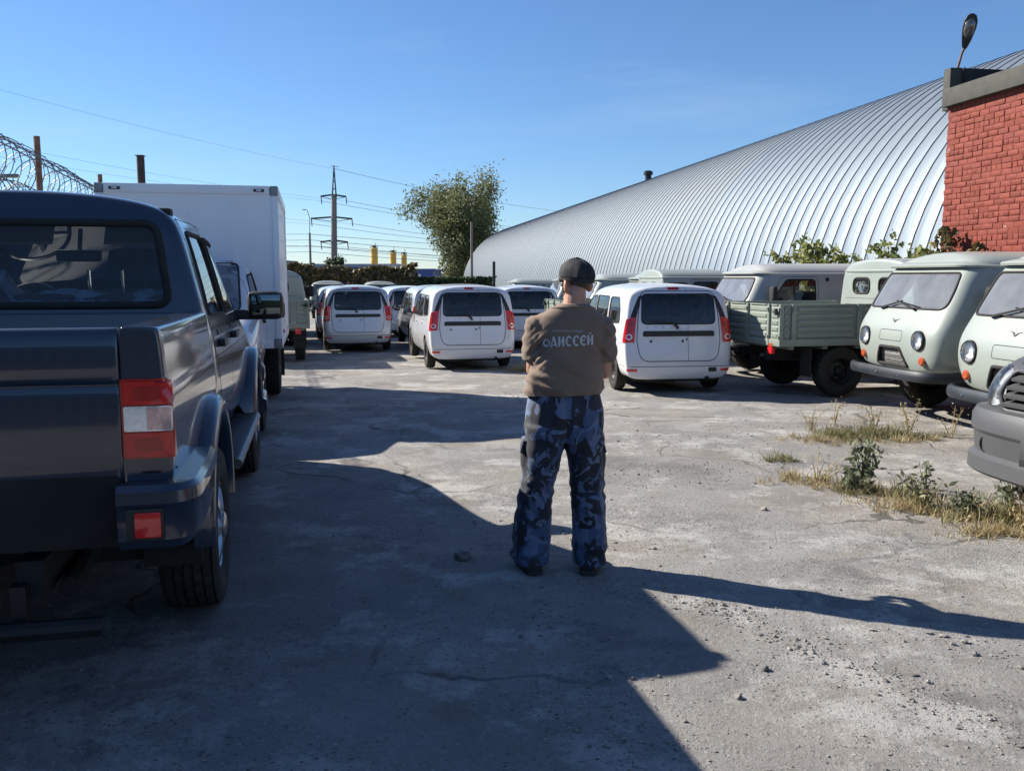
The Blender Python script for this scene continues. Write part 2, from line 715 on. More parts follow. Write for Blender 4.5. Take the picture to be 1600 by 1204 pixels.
def sweep(mb, path, prof, caps=True):
    """carry an (out, z) profile along a plan path of (x, y); out is to the right of the path"""
    rings = []
    m = len(path)
    for i, p in enumerate(path):
        a = V(path[max(0, i - 1)]).to_2d()
        c = V(path[min(m - 1, i + 1)]).to_2d()
        tg = (c - a).normalized()
        n = V((tg.y, -tg.x))
        rings.append([(p[0] + n.x * o, p[1] + n.y * o, z) for o, z in prof])
    mb.loft(rings, closed=True, caps=caps)
    return mb

def smooth_path(pts, k=5):
    """Catmull-Rom through points"""
    pts = [V(p) for p in pts]
    out = []
    for i in range(len(pts) - 1):
        p0, p1, p2, p3 = pts[max(0, i - 1)], pts[i], pts[i + 1], pts[min(len(pts) - 1, i + 2)]
        for q in range(k):
            u = q / k
            out.append(0.5 * ((2 * p1) + (p2 - p0) * u + (2 * p0 - 5 * p1 + 4 * p2 - p3) * u * u + (3 * p1 - p0 - 3 * p2 + p3) * u ** 3))
    out.append(pts[-1])
    return [tuple(p) for p in out]

def seal(body, fr, poly, r, name, mat, parent, off=0.0, n=6, step=0.05):
    mb = MB()
    mb.tube(body.path(fr, poly, off, step), r, n, closed=True)
    return mb.build(name, mat, parent, angle=80)

def lerp_tab(tab, z):
    if z <= tab[0][0]:
        return tab[0][1]
    for (z0, a), (z1, b) in zip(tab, tab[1:]):
        if z <= z1:
            return a + (b - a) * (z - z0) / (z1 - z0)
    return tab[-1][1]

# ------------------------------------------------------------------ copies
def kids(o):
    return CH.get(o.name, [])

CH = {}

def index_children():
    CH.clear()
    for o in COL.objects:
        if o.parent:
            CH.setdefault(o.parent.name, []).append(o)

def copy_tree(o, parent=None, swap=None, skip=()):
    c = o.copy()
    if o.data and swap and o.type == 'MESH':
        names = [m.name if m else '' for m in o.data.materials]
        if any(n in swap for n in names):
            key = (o.data.name, tuple(sorted(swap.items())))
            if key not in SWAPPED:
                d = o.data.copy()
                for i, n in enumerate(names):
                    if n in swap:
                        d.materials[i] = MATS[swap[n]]
                SWAPPED[key] = d
            c.data = SWAPPED[key]
    COL.objects.link(c)
    c.parent = parent
    for ch in kids(o):
        if ch.name.split('.')[0] in skip:
            continue
        copy_tree(ch, c, swap, skip)
    return c

SWAPPED = {}

def gz(y):
    """the yard falls away gently beyond the man"""
    return 0.0 if y < 13 else -0.012 * (y - 13) if y < 60 else -0.564 - 0.002 * (y - 60)

def place(o, x, y, heading, scale=None, z=None):
    """heading: direction (dx, dy) its nose points to"""
    o.location = (x, y, gz(y) if z is None else z)
    o.rotation_euler = (0, 0, math.atan2(heading[1], heading[0]))
    if scale:
        o.scale = (scale,) * 3
    return o

def hd(deg):
    """heading deg to the left of straight away from the camera"""
    return (-math.sin(R(deg)), math.cos(R(deg)))
# ------------------------------------------------------------------ wheels
WHEELM = {}

def tyre_mesh(r, w, rr, blocky):
    """tyre on the y axis: rounded shoulders, ribs or blocks in the tread"""
    key = ('t', r, w, rr, blocky)
    if key in WHEELM:
        return WHEELM[key]
    h = w / 2
    prof = [(rr, -h * .78), (rr + .015, -h * .9), (rr + (r - rr) * .45, -h), (r - .035, -h * .95), (r - .012, -h * .84)]
    nr = 5 if blocky else 4
    ys = []
    tw = h * .80
    for i in range(nr):
        a = -tw + 2 * tw * i / nr
        b = -tw + 2 * tw * (i + 1) / nr
        g = .005 if blocky else .004
        ys += [(a + g, b - g, i)]
    rows = [(p[0], p[1], None) for p in prof]
    gd = .014 if blocky else .009
    for a, b, i in ys:
        crown = lambda y: r - .010 * (y / tw) ** 2
        rows += [(crown(a) - gd, a, None), (crown(a), a + .001, i), (crown(b), b - .001, i), (crown(b) - gd, b, None)]
    rows += [(p[0], -p[1], None) for p in reversed(prof)]
    n = 120 if blocky else 60
    mb = MB()
    k = len(rows)
    for s in range(n):
        t = 2 * math.pi * s / n
        for rad, y, rib in rows:
            q = rad
            if blocky and rib is not None and (s + 2 * rib) % 4 == 0:
                q = rad - .012
            if blocky and rib is None and abs(y) > tw and rad > r - .05 and s % 4 == 0:
                q = rad - .010
            mb.v.append((q * math.cos(t), y, q * math.sin(t)))
    for s in range(n):
        s2 = (s + 1) % n
        for i in range(k - 1):
            mb.face((s * k + i, s * k + i + 1, s2 * k + i + 1, s2 * k + i))
    WHEELM[key] = mb.mesh('tyre', 'tyre', angle=38)
    return WHEELM[key]

def rim_mesh(rr, w, kind):
    """rim facing +y"""
    key = ('r', rr, w, kind)
    if key in WHEELM:
        return WHEELM[key]
    h = w / 2
    mb = MB()
    mb.lathe([(rr + .004, h * .80), (rr - .012, h * .82), (rr - .022, h * .6), (rr - .05, h * .3), (rr - .05, -h * .7), (rr, -h * .8)], 40)
    if kind == 'steel':
        mb.lathe([(rr - .02, h * .25), (rr * .82, h * .18), (rr * .66, h * .42), (rr * .45, h * .50), (rr * .40, h * .36), (rr * .16, h * .36), (rr * .14, h * .46), (0.001, h * .46)], 40)
        for i in range(10):
            t = 2 * math.pi * i / 10
            mb.cur = 1
            c = V((math.cos(t) * rr * .74, h * .30 + .004, math.sin(t) * rr * .74))
            mb.lathe([(rr * .075, 0.0), (.001, .0015)], 10, 'y', c + V((0, .010, 0)))
        for i in range(5):
            t = 2 * math.pi * i / 5
            mb.cur = 2
            mb.lathe([(.010, -.012), (.010, .012), (.001, .014)], 6, 'y', (math.cos(t) * rr * .28, h * .38, math.sin(t) * rr * .28))
        mats = ['steel_black', 'seam', 'steel_grey']
    elif kind == 'truck':
        mb.lathe([(rr - .02, h * .1), (rr * .80, h * .02), (rr * .62, h * .25), (rr * .40, h * .34), (rr * .36, h * .7), (rr * .22, h * .95), (.001, h * .97)], 40)
        for i in range(5):
            t = 2 * math.pi * i / 5
            mb.cur = 2
            mb.lathe([(.014, -.015), (.014, .015), (.001, .018)], 6, 'y', (math.cos(t) * rr * .5, h * .34, math.sin(t) * rr * .5))
        mats = ['steel_black', 'seam', 'steel_grey']
    else:
        mb.cur = 1
        mb.lathe([(rr - .04, h * .1), (.02, h * .1)], 24)
        mb.cur = 0
        for i in range(6):
            t = 2 * math.pi * i / 6
            e, f = V((math.cos(t), 0, math.sin(t))), V((-math.sin(t), 0, math.cos(t)))
            rings = []
            for rad, wd, y in ((.04, .045, h * .92), (rr * .45, .032, h * .95), (rr * .8, .036, h * .86), (rr - .015, .05, h * .72)):
                c = e * rad
                rings.append([c - f * wd + V((0, y - .035, 0)), c - f * wd * .7 + V((0, y, 0)), c + f * wd * .7 + V((0, y, 0)), c + f * wd + V((0, y - .035, 0))])
            mb.loft(rings)
        mb.lathe([(.06, h * .7), (.06, h * 1.02), (.045, h * 1.08), (.001, h * 1.09)], 20)
        mats = ['alloy', 'seam', 'steel_grey']
    WHEELM[key] = mb.mesh('rim', mats, angle=35)
    return WHEELM[key]

def wheel(parent, x, y, r, w, rr, kind, blocky=False, steer=0.0, name='wheel'):
    """y > 0 left side, y < 0 right side; y is the wheel's middle"""
    e = empty(name, (x, y, r), 0, parent=parent)
    e.rotation_euler = (0, 0, (0 if y > 0 else math.pi) + steer)
    link(bpy.data.objects.new('tyre', tyre_mesh(r, w, rr, blocky)), e)
    link(bpy.data.objects.new('rim', rim_mesh(rr, w, kind)), e)
    return e

def arch_liner(mb, x, z, r, y0, y1, z0=0.2, n=14):
    """inside of a wheel arch: half a drum from the skin inward"""
    a0 = math.asin(max(-1, min(1, (z0 - z) / r)))
    pts = []
    for i in range(n + 1):
        t = a0 + (math.pi - 2 * a0) * i / n
        pts.append((x + r * math.cos(t), z + r * math.sin(t)))
    vs = [(p[0], y0, p[1]) for p in pts] + [(p[0], y1, p[1]) for p in pts]
    fs = [(i, i + 1, n + 2 + i, n + 1 + i) for i in range(n)]
    vs.append((x, y1, z0))
    fs += [(n + 1 + i, n + 2 + i, len(vs) - 1) for i in range(n)]
    mb.add(vs, fs)

def seat(parent, x, y, z, w=0.5, h=0.62, name='seat', head=True, mat='seat_cloth', face=1):
    """cushion, leaning backrest and head restraint"""
    mb = MB()
    mb.box((x, y, z), (0.5, w, 0.16), bev=0.05)
    rot = Matrix.Rotation(R(-14 * face), 3, 'Y')
    mb.box(V((x - face * .27, y, z + .06 + h / 2)), (0.13, w * .94, h), rot, 0.055)
    if head:
        mb.box(V((x - face * (.29 + .17 * h), y, z + h + .20)), (0.10, .27, .19), rot, 0.045)
        for s in (-.06, .06):
            mb.tube([(x - face * (.27 + .15 * h), y + s, z + h), (x - face * (.28 + .17 * h), y + s, z + h + .15)], .007, 6)
    return mb.build(name, mat, parent, angle=50)

def steering(parent, x, y, z, r=0.19, name='steering_wheel'):
    mb = MB()
    rot = Matrix.Rotation(R(-62), 3, 'Y')
    pts = [V((x, y, z)) + rot @ V((math.cos(t) * r, math.sin(t) * r, 0)) for t in [2 * math.pi * i / 28 for i in range(28)]]
    mb.tube(pts, .014, 7, closed=True)
    for t in (R(90), R(-90), R(180)):
        mb.tube([V((x, y, z)), V((x, y, z)) + rot @ V((math.cos(t) * r, math.sin(t) * r, 0))], .016, 6)
    mb.tube([V((x, y, z)), V((x + .25, y, z - .18))], .03, 8)
    return mb.build(name, 'black_plastic', parent)

def mirror_part(parent, c, d, sy, stalk, mat='black_plastic', face=(-1, 0, 0), name='door_mirror'):
    """door mirror: rounded housing on a foot, glass facing face"""
    mb = MB()
    mb.box(c, d, bev=min(d) * .38)
    mb.box(V(stalk) * .5 + V(c) * .5, [max(.03, abs(a - b)) for a, b in zip(stalk, c)], bev=.012)
    o = mb.build(name, mat, parent, angle=60)
    g = MB()
    f = V(face)
    cc = V(c) + f * (d[0] / 2 + .003)
    g.box(cc, (.006, d[1] * .86, d[2] * .82), bev=.002)
    g.build('mirror_glass', 'mirror', o)
    return o

plain('mirror', (0.13, 0.15, 0.16), 0.03, 1.0)

# ------------------------------------------------------------------ estate car (rear view)
def make_wagon(name):
    t = empty(name)
    rx = [(.2, .05), (.36, 0.0), (.50, .01), (.62, .05), (.76, .065), (1.05, .080), (1.36, .130), (1.52, .175), (1.64, .26)]
    base = [(.35, .22), (.74, .22), (.82, .30), (.865, .52), (.872, .76), (.852, 1.0), (.800, 1.38), (.748, 1.540), (.34, 1.618)]
    fr = []
    def ring(f, sy=1.0, dz=0.0):
        return [(f(i, y, z), y * sy, z + (dz if i > 5 else 0)) for i, (y, z) in enumerate(base)]
    fr.append([(lerp_tab(rx, z) + .012, y * .955, z - (.018 if i > 6 else 0)) for i, (y, z) in enumerate(base)])
    fr.append([(lerp_tab(rx, z) + .055, y * .99, z) for i, (y, z) in enumerate(base)])
    fr.append([(lerp_tab(rx, z) + .20, y, z + (.012 if i > 6 else 0)) for i, (y, z) in enumerate(base)])
    fr.append(ring(lambda i, y, z: .80, 1.0, .022))
    fr.append(ring(lambda i, y, z: 1.5, 1.0, .035))
    fr.append(ring(lambda i, y, z: 2.3, 1.0, .025))
    r = [(2.95, y, z) for y, z in base[:6]] + [(2.72, .765, 1.38), (2.68, .69, 1.515), (2.64, .30, 1.585)]
    fr.append(r)
    r = [(3.40, y * .995, z) for y, z in base[:5]] + [(3.36, .835, .985), (3.46, .72, 1.045), (3.50, .62, 1.065), (3.56, .25, 1.075)]
    fr.append(r)
    r = [(3.95, y * .985, z) for y, z in base[:5]] + [(3.95, .80, .90), (3.95, .68, .955), (3.95, .58, .97), (3.97, .25, .985)]
    fr.append(r)
    r = [(4.27, y * .94, z) for y, z in base[:4]] + [(4.27, .80, .70), (4.26, .74, .79), (4.25, .64, .84), (4.25, .55, .855), (4.28, .25, .87)]
    fr.append(r)
    r = [(4.40, y * .80, z) for y, z in base[:4]] + [(4.41, .68, .62), (4.39, .63, .70), (4.37, .56, .75), (4.37, .5, .77), (4.40, .25, .78)]
    fr.append(r)
    b = Body(fr, 2, inset=.80, bulge=(-.025, .03), insetz=.93)
    pm = 'paint_white'
    # wheel arches
    lin = MB()
    for sy in (1, -1):
        for x in (.80, 3.62):
            b.cut(SIDE[sy], circ(x, .31, .345, 28), dmin=-.2)
            arch_liner(lin, x, .31, .345, sy * .80, sy * .50)
    lin.box((2.2, 0, .26), (4.0, 1.30, .16))
    lin.box((.35, .25, .24), (.5, .5, .14), bev=.05)
    lin.tube([(.0, -.45, .24), (.9, -.45, .24)], .028, 8)
    lin.build('underbody', 'underbody', t)
    # rear window, brake light, doors
    win = rpoly([(-.585, 1.045), (.585, 1.045), (.565, 1.485), (-.565, 1.485)], .085, 5)
    g = b.cut(REAR, win)
    b.piece(g, 'rear_window', 'glass_dark', t, off=.003)
    seal(b, REAR, win, .010, 'window_seal', 'rubber', t)
    for sy in (1, -1):
        D = diag(sy, .85)
        # lamp outline in the corner frame: a runs outward
        A = b.hit(REAR, sy * .69, .95)[0]
        a_in = D.to2(A)[0]
        lamp = [(a_in, .775), (a_in + .175, .775), (a_in + .130, 1.11), (a_in + .03, 1.145), (a_in - .006, 1.145)]
        if sy > 0:
            pass
        lc = b.cut(D, lamp, dmin=.05)
        lo = b.piece(lc, 'tail_light', 'lamp_red', t, off=.012, rim=.03)
        for zc, ra, m in ((1.04, .040, 'lamp_dark_red'), (.955, .028, 'lamp_dark_red'), (.855, .043, 'lamp_clear')):
            ac = a_in + .072 - (zc - .85) * .12
            b.patch(D, circ(ac, zc, ra, 16), 'lens', m, lo, off=.0145, thick=.006, rings=(1, .6))
            if m == 'lamp_clear' and zc < .9:
                b.patch(D, circ(ac, zc, ra * .66, 16), 'lens', 'lamp_dark_red', lo, off=.016, thick=.004, rings=(1, .6))
        pil = [(a_in - .006, 1.146), (a_in + .074, 1.138), (a_in + .004, 1.455), (a_in - .034, 1.465)]
        b.piece(b.cut(D, pil, dmin=.05), 'pillar_trim', 'black_plastic', t, off=.003, rim=.01)
    sm = MB()
    dl = rpoly([(.145 * -1, .50), (.60, .50), (.655, .80), (.625, 1.20), (.565, 1.52), (-.145, 1.585)], [0, .14, .06, .06, .10, 0], 5)
    dr = rpoly([(-.60, .50), (-.149, .50), (-.149, 1.585), (-.565, 1.52), (-.625, 1.20), (-.655, .80)], [.14, 0, 0, .10, .06, .06], 5)
    b.line(sm, REAR, [(-.147, .50), (-.147, 1.04)], .006)
    b.line(sm, REAR, [(-.147, 1.48), (-.147, 1.59)], .005)
    out = rpoly([(-.61, .495), (.61, .495), (.663, .80), (.632, 1.20), (.575, 1.53), (-.575, 1.53), (-.632, 1.20), (-.663, .80)], [.15, .15, .06, .06, .10, .10, .06, .06], 5)
    b.line(sm, REAR, out, .012, closed=True, step=.04)
    for sy in (1, -1):
        b.piece(b.cut(REAR, dl if sy > 0 else dr), 'rear_door', pm, t, off=.0)
    b.line(sm, REAR, [(-.80, .418), (.80, .418)], .009)
    for sy in (1, -1):
        D = diag(sy, .85)
        b.line(sm, SIDE[sy], [(.10, .42), (.46, .42)], .006)
        b.line(sm, SIDE[sy], [(.12, .762), (.38, .755), (.46, .66)], .005)
    for sy in (1, -1):
        D = diag(sy, .45)
        a0 = D.to2(b.hit(REAR, sy * .66, .37)[0])[0]
        b.patch(D, rect(a0, a0 + .16, .345, .385, .008), 'bumper_reflector', 'reflector', t, off=.006)
    b.patch(REAR, rect(-.60, -.47, .335, .40, .015), 'tow_cover', 'black_plastic', t, off=.004)
    b.patch(REAR, rpoly([(-.565, .862), (.565, .862), (.565, .925), (.545, .942), (-.545, .942), (-.565, .925)], .015, 3), 'trim_strip', 'black_plastic', t, off=.012, thick=.02)
    b.patch(REAR, rect(-.04, .14, 1.548, 1.582, .012), 'brake_light', 'lamp_dark_red', t, off=.006)
    for y in (.44, -.06):
        b.patch(REAR, rect(y - .016, y + .016, .775, .807, .006), 'plate_bolt', 'black_plastic', t, off=.012, thick=.014, rings=(1, .5))
    b.patch(REAR, rect(-.135, -.115, .80, .83), 'door_lock', 'black_plastic', t, off=.004, rings=(1, .5))
    # raised letters on the left door, spaced out
    for i, ch in enumerate('LADA'):
        y0 = .50 - i * .125
        st = {'L': [(0, 1, 0, 0), (0, 0, .7, 0)], 'A': [(0, 0, .4, 1), (.4, 1, .8, 0)], 'D': [(0, 0, 0, 1), (0, 1, .6, .75), (.6, .75, .6, .25), (.6, .25, 0, 0)]}[ch]
        lm = MB()
        for (a, c, d, e) in st:
            p = [b.hit(REAR, y0 - a * .03, .99 + c * .024), b.hit(REAR, y0 - d * .03, .99 + e * .024)]
            lm.tube([p[0][0] + p[0][1] * .003, p[1][0] + p[1][1] * .003], .0032, 4)
        lm.build('badge_letter', 'alloy', t)
    # wiper
    wm = MB()
    p0, n0 = b.hit(REAR, .02, .985)
    p1, n1 = b.hit(REAR, .10, 1.06)
    p2, n2 = b.hit(REAR, .44, 1.085)
    wm.tube([p0 + n0 * .01, p0 + n0 * .035, p1 + n1 * .03], [.022, .022, .014], 7)
    wm.tube([p1 + n1 * .03, p2 + n2 * .022], [.013, .008], 6)
    wm.tube([b.hit(REAR, .05, 1.058)[0] + n1 * .014, p2 + n2 * .012], .007, 5)
    wm.build('rear_wiper', 'black_plastic', t)
    # glazing on the sides and the windscreen
    for sy in (1, -1):
        S = SIDE[sy]
        for poly in (rpoly([(.42, 1.05), (1.12, 1.02), (1.14, 1.43), (.62, 1.43), (.47, 1.25)], .07),
                     rpoly([(1.24, 1.01), (2.02, .99), (2.02, 1.44), (1.25, 1.435)], .05),
                     rpoly([(2.10, .99), (3.02, 1.0), (2.98, 1.08), (2.66, 1.41), (2.10, 1.44)], .05)):
            g = b.cut(S, poly)
            b.piece(g, 'side_window', 'glass', t, off=-.003)
            seal(b, S, poly, .009, 'window_seal', 'rubber', t)
        for poly in (rpoly([(1.18, .36), (2.04, .33), (2.05, 1.49), (1.20, 1.49), (1.15, .75)], .06),
                     rpoly([(2.06, .33), (3.08, .34), (3.14, .95), (2.70, 1.46), (2.07, 1.49)], .06)):
            b.line(sm, S, poly, .006, closed=True)
            c = b.cut(S, poly)
            b.piece(c, 'side_door', pm, t)
        for x in (1.27, 2.18):
            b.patch(S, rect(x, x + .17, .865, .895, .012), 'door_handle', pm, t, off=.028, thick=.03)
        m = mirror_part(t, (2.92, sy * 1.0, 1.03), (.10, .19, .14), sy, (2.92, sy * .84, 1.0))
        wheel(t, .80, sy * .765, .31, .19, .185, 'steel')
        wheel(t, 3.62, sy * .765, .31, .19, .185, 'steel')
    ws = rpoly([(-.62, 1.07), (.62, 1.07), (.56, 1.50), (-.56, 1.50)], .06)
    g = b.cut(FRONT, ws)
    b.piece(g, 'windscreen', 'glass', t)
    for sy in (1, -1):
        D = diag(sy, .7, False)
        a0 = D.to2(b.hit(FRONT, sy * .52, .74)[0])[0]
        b.patch(D, rpoly([(a0, .66), (a0 + .26, .70), (a0 + .25, .80), (a0 + .04, .79)], .03), 'headlight', 'lamp_clear', t, off=.008)
    b.patch(FRONT, rect(-.40, .40, .60, .70, .04), 'grille', 'black_plastic', t, off=.006)
    b.patch(FRONT, rect(-.5, .5, .30, .44, .04), 'grille', 'black_plastic', t, off=.006)
    sm.build('panel_gaps', 'seam', t)['kind'] = 'stuff'
    b.shell('body', pm, t)
    # inside: floor pan, dash, seats
    fl = MB()
    fl.box((1.9, 0, .42), (3.0, 1.5, .06))
    fl.box((3.15, 0, .82), (.45, 1.38, .32), bev=.08)
    fl.box((.55, 0, .62), (.9, 1.3, .36), bev=.04)
    fl.build('cabin_trim', 'interior', t)
    hl = MB()
    hl.box((1.6, 0, 1.555), (2.0, 1.1, .02), bev=.008)
    hl.build('roof_lining', 'headliner', t)
    for y in (.36, -.36):
        seat(t, 2.35, y, .60, .48, .56)
    for y in (.42, 0, -.42):
        seat(t, 1.45, y, .62, .42, .46)
    steering(t, 2.85, .36, .98)
    b.bm.free()
    return t
# ------------------------------------------------------------------ bonneted cab: shared by the pickup, the box truck and the grey vehicle
def make_cab(t, x0, pm, double=True, front=True, inside=True):
    base = [(.35, .44), (.80, .44), (.885, .49), (.945, .70), (.955, .90), (.940, 1.10), (.918, 1.235), (.805, 1.69), (.735, 1.835), (.30, 1.90)]
    lean = [(1.2, 0), (1.72, .10), (1.9, .17)]
    fr = []
    fr.append([(x0 + lerp_tab(lean, z) + .006, y * .975, z - (.015 if i > 7 else 0)) for i, (y, z) in enumerate(base)])
    fr.append([(x0 + lerp_tab(lean, z) + .04, y * .997, z) for i, (y, z) in enumerate(base)])
    fr.append([(x0 + lerp_tab(lean, z) + .2, y, z + (.01 if i > 8 else 0)) for i, (y, z) in enumerate(base)])
    if double:
        fr.append([(2.35, y, z + (.012 if i > 8 else 0)) for i, (y, z) in enumerate(base)])
    fr.append([(2.85, y, z + (.005 if i > 8 else 0)) for i, (y, z) in enumerate(base)])
    fr.append([(3.25, y, z) for y, z in base[:7]] + [(3.10, .80, 1.67), (3.06, .73, 1.80), (3.02, .30, 1.865)])
    fr.append([(3.62, y, z) for y, z in base[:6]] + [(3.60, .91, 1.19), (3.74, .80, 1.225), (3.78, .71, 1.245), (3.84, .30, 1.255)])
    fr.append([(4.2, y, z) for y, z in base[:5]] + [(4.2, .925, 1.02), (4.2, .885, 1.10), (4.2, .79, 1.165), (4.2, .68, 1.185), (4.22, .30, 1.20)])
    fr.append([(4.72, y * .985, z) for y, z in base[:4]] + [(4.72, .925, .86), (4.72, .89, .97), (4.72, .84, 1.05), (4.72, .74, 1.105), (4.72, .64, 1.12), (4.76, .30, 1.135)])
    fr.append([(4.96, y * .88, z) for y, z in base[:4]] + [(4.97, .82, .82), (4.96, .79, .92), (4.94, .745, .99), (4.92, .66, 1.04), (4.92, .58, 1.055), (4.98, .30, 1.065)])
    fr.append([(5.02, y * .78, z) for y, z in base[:4]] + [(5.03, .72, .80), (5.03, .69, .88), (5.02, .65, .94), (5.0, .58, .98), (5.0, .50, .995), (5.04, .30, 1.005)])
    b = Body(fr, 3 if double else 2, inset=.85, bulge=(-.012, .03), insetz=.95)
    lin = MB()
    for sy in (1, -1):
        b.cut(SIDE[sy], circ(4.2, .39, .44, 30), dmin=-.2)
        arch_liner(lin, 4.2, .39, .44, sy * .90, sy * .50, .25)
    lin.build('arch_liner', 'underbody', t)
    sm = MB()
    # rear window
    rw = rpoly([(-.742, 1.325), (.742, 1.325), (.680, 1.735), (-.680, 1.735)], .07, 5)
    b.piece(b.cut(REAR, rw), 'rear_window', 'glass', t, off=-.004)
    seal(b, REAR, rw, .021, 'window_seal', 'rubber', t, off=-.004, n=8)
    # windscreen
    ws = rpoly([(-.72, 1.27), (.72, 1.27), (.66, 1.80), (-.66, 1.80)], .06)
    b.piece(b.cut(FRONT, ws), 'windscreen', 'glass_dusty_sheen' if not double else 'glass', t, off=-.003)
    seal(b, FRONT, ws, .012, 'window_seal', 'rubber', t)
    for sy in (1, -1):
        S = SIDE[sy]
        xs = x0 + .30
        wins = []
        if double:
            wins.append(rpoly([(xs - .10, 1.27), (2.46, 1.25), (2.46, 1.70), (xs + .02, 1.70)], .05))
        wins.append(rpoly([(2.58, 1.25), (3.52, 1.25), (3.45, 1.33), (3.13, 1.66), (2.58, 1.70)], .05))
        doors = [rpoly([(2.53, .52), (3.68, .52), (3.66, 1.2), (3.13, 1.75), (2.53, 1.775)], .06)]
        if double:
            doors.insert(0, rpoly([(x0 + .30, .78), (x0 + .50, .52), (2.52, .52), (2.52, 1.775), (x0 + .22, 1.765), (x0 + .14, 1.2)], .05))
        for poly in wins:
            b.piece(b.cut(S, poly), 'side_window', 'glass', t, off=-.004)
            seal(b, S, poly, .012, 'window_seal', 'rubber', t)
        for poly in doors:
            b.line(sm, S, poly, .008, closed=True)
            b.piece(b.cut(S, poly), 'side_door', pm, t, off=.001)
        b.line(sm, S, [(x0 + .02, 1.05), (3.9, 1.03)], .004)
        for x in ([x0 + .36] if double else []) + [2.64]:
            b.patch(S, rect(x, x + .19, 1.085, 1.125, .015), 'door_handle', 'black_plastic', t, off=.035, thick=.03)
            b.patch(S, circ(x + .05, 1.165, .014, 10), 'door_lock', 'black_plastic', t, off=.006, rings=(1, .5))
        # mirror
        m = MB()
        m.box((3.42, sy * 1.115, 1.265), (.13, .25, .20), bev=.05)
        m.box((3.43, sy * .97, 1.20), (.09, .16, .07), bev=.02)
        o = m.build('door_mirror', 'black_plastic', t, angle=60)
        g = MB()
        g.box((3.352, sy * 1.12, 1.27), (.006, .195, .145), bev=.0025)
        g.build('mirror_glass', 'mirror', o)
        # wheel-arch flare over the front wheel
        if double:
            flare(b, 4.2, .39, sy, t, pm)
        wheel(t, 4.2, sy * .86, .385, .25, .215, 'alloy' if double else 'truck', True)
        # side step
        if double:
            st = MB()
            st.box(((x0 + .45 + 3.72) / 2, sy * .93, .43), (3.72 - x0 - .45, .16, .05), bev=.02)
            for x in (x0 + .7, 2.7, 3.5):
                st.box((x, sy * .8, .45), (.05, .25, .04))
            st.build('side_step', 'grey_plastic', t)
            st = MB()
            st.tube([(x0 + .42, sy * 1.005, .42), (3.75, sy * 1.005, .42)], .03, 10)
            st.build('step_rail', 'steel_grey', t)
    # bonnet gap and front
    b.line(sm, TOP, [(3.86, .74), (4.7, .70), (4.93, .56), (4.97, 0), (4.93, -.56), (4.7, -.70), (3.86, -.74)], .008)
    sm.build('panel_gaps', 'seam', t)['kind'] = 'stuff'
    if front:
        gp = rpoly([(-.56, .745), (.56, .745), (.60, .85), (.53, 1.0), (-.53, 1.0), (-.60, .85)], .03)
        cutg = b.cut(FRONT, gp)
        b.piece(cutg, 'grille_backing', 'seam', t, off=-.06)
        seal(b, FRONT, gp, .016, 'grille_frame', pm, t, off=.004)
        for k in range(4):
            z = .785 + k * .055
            hw = .575 - .02 * k
            pth = [b.hit(FRONT, -hw + 2 * hw * i / 16, z)[0] for i in range(17)]
            s = MB()
            rings = []
            for q in pth:
                rings.append([q + V((.022, 0, -.012)), q + V((.026, 0, .006)), q + V((-.05, 0, .030)), q + V((-.05, 0, .012))])
            s.loft(rings)
            s.build('grille_slat', pm, t, angle=30)
        em = MB()
        q = b.hit(FRONT, 0, .87)[0] + V((.03, 0, 0))
        em.lathe([(.045, -.01), (.055, .0), (.045, .012), (.001, .014)], 20, 'x', q)
        em.build('emblem', 'chrome', t)
        for sy in (1, -1):
            D = diag(sy, .62, False)
            a0 = D.to2(b.hit(FRONT, sy * .575, .87)[0])[0]
            lp = rpoly([(a0 + .02, .775), (a0 + .12, .755), (a0 + .31, .90), (a0 + .30, 1.015), (a0 + .13, 1.03), (a0 + .015, .99)], .03)
            lc = b.cut(D, lp, dmin=.02)
            o = b.piece(lc, 'headlight', 'lamp_clear', t, off=-.03)
            vs, fs = lc
            b.piece(([v.copy() for v in vs], fs), 'lens', 'lens', o, off=.006, rim=.04)
            for (da, dz, rr) in ((.10, .86, .05), (.19, .93, .045)):
                b.patch(D, circ(a0 + da, dz, rr, 16), 'reflector_bowl', 'chrome', o, off=-.015, thick=.006, rings=(1, .7, .3))
        # bumper
        pth = smooth_path([(4.62, -.965), (4.80, -.955), (4.93, -.88), (5.03, -.72), (5.09, -.45), (5.115, 0), (5.09, .45), (5.03, .72), (4.93, .88), (4.80, .955), (4.62, .965)], 4)
        bp = MB()
        sweep(bp, pth, [(-.03, .745), (.035, .735), (.060, .69), (.062, .60), (.045, .575), (.035, .45), (.07, .425), (.075, .335), (.05, .315), (-.05, .32)])
        ob = bp.build('front_bumper', pm, t, angle=28)
        pl = MB()
        pl.box((5.185, 0, .555), (.012, .54, .13), bev=.004)
        pl.build('plate_holder', 'grey_plastic', ob)
        op = MB()
        op.box((5.14, 0, .46), (.03, .62, .075), bev=.008)
        op.build('air_intake', 'seam', ob)
        for sy in (1, -1):
            f = MB()
            f.lathe([(.062, -.02), (.062, .012), (.05, .018), (.048, -.004), (.001, -.004)], 20, 'x', (5.07, sy * .66, .51))
            f.build('fog_light', 'black_plastic', ob)
    b.shell('cab_body', pm, t)
    for y in (.55, -.1):
        wp = MB()
        p0, n0 = b.hit(FRONT, y, 1.27)
        p1, n1 = b.hit(FRONT, y - .42, 1.36)
        wp.tube([p0 + n0 * .02, p1 + n1 * .02], [.012, .006], 6)
        wp.build('wiper', 'black_plastic', t)
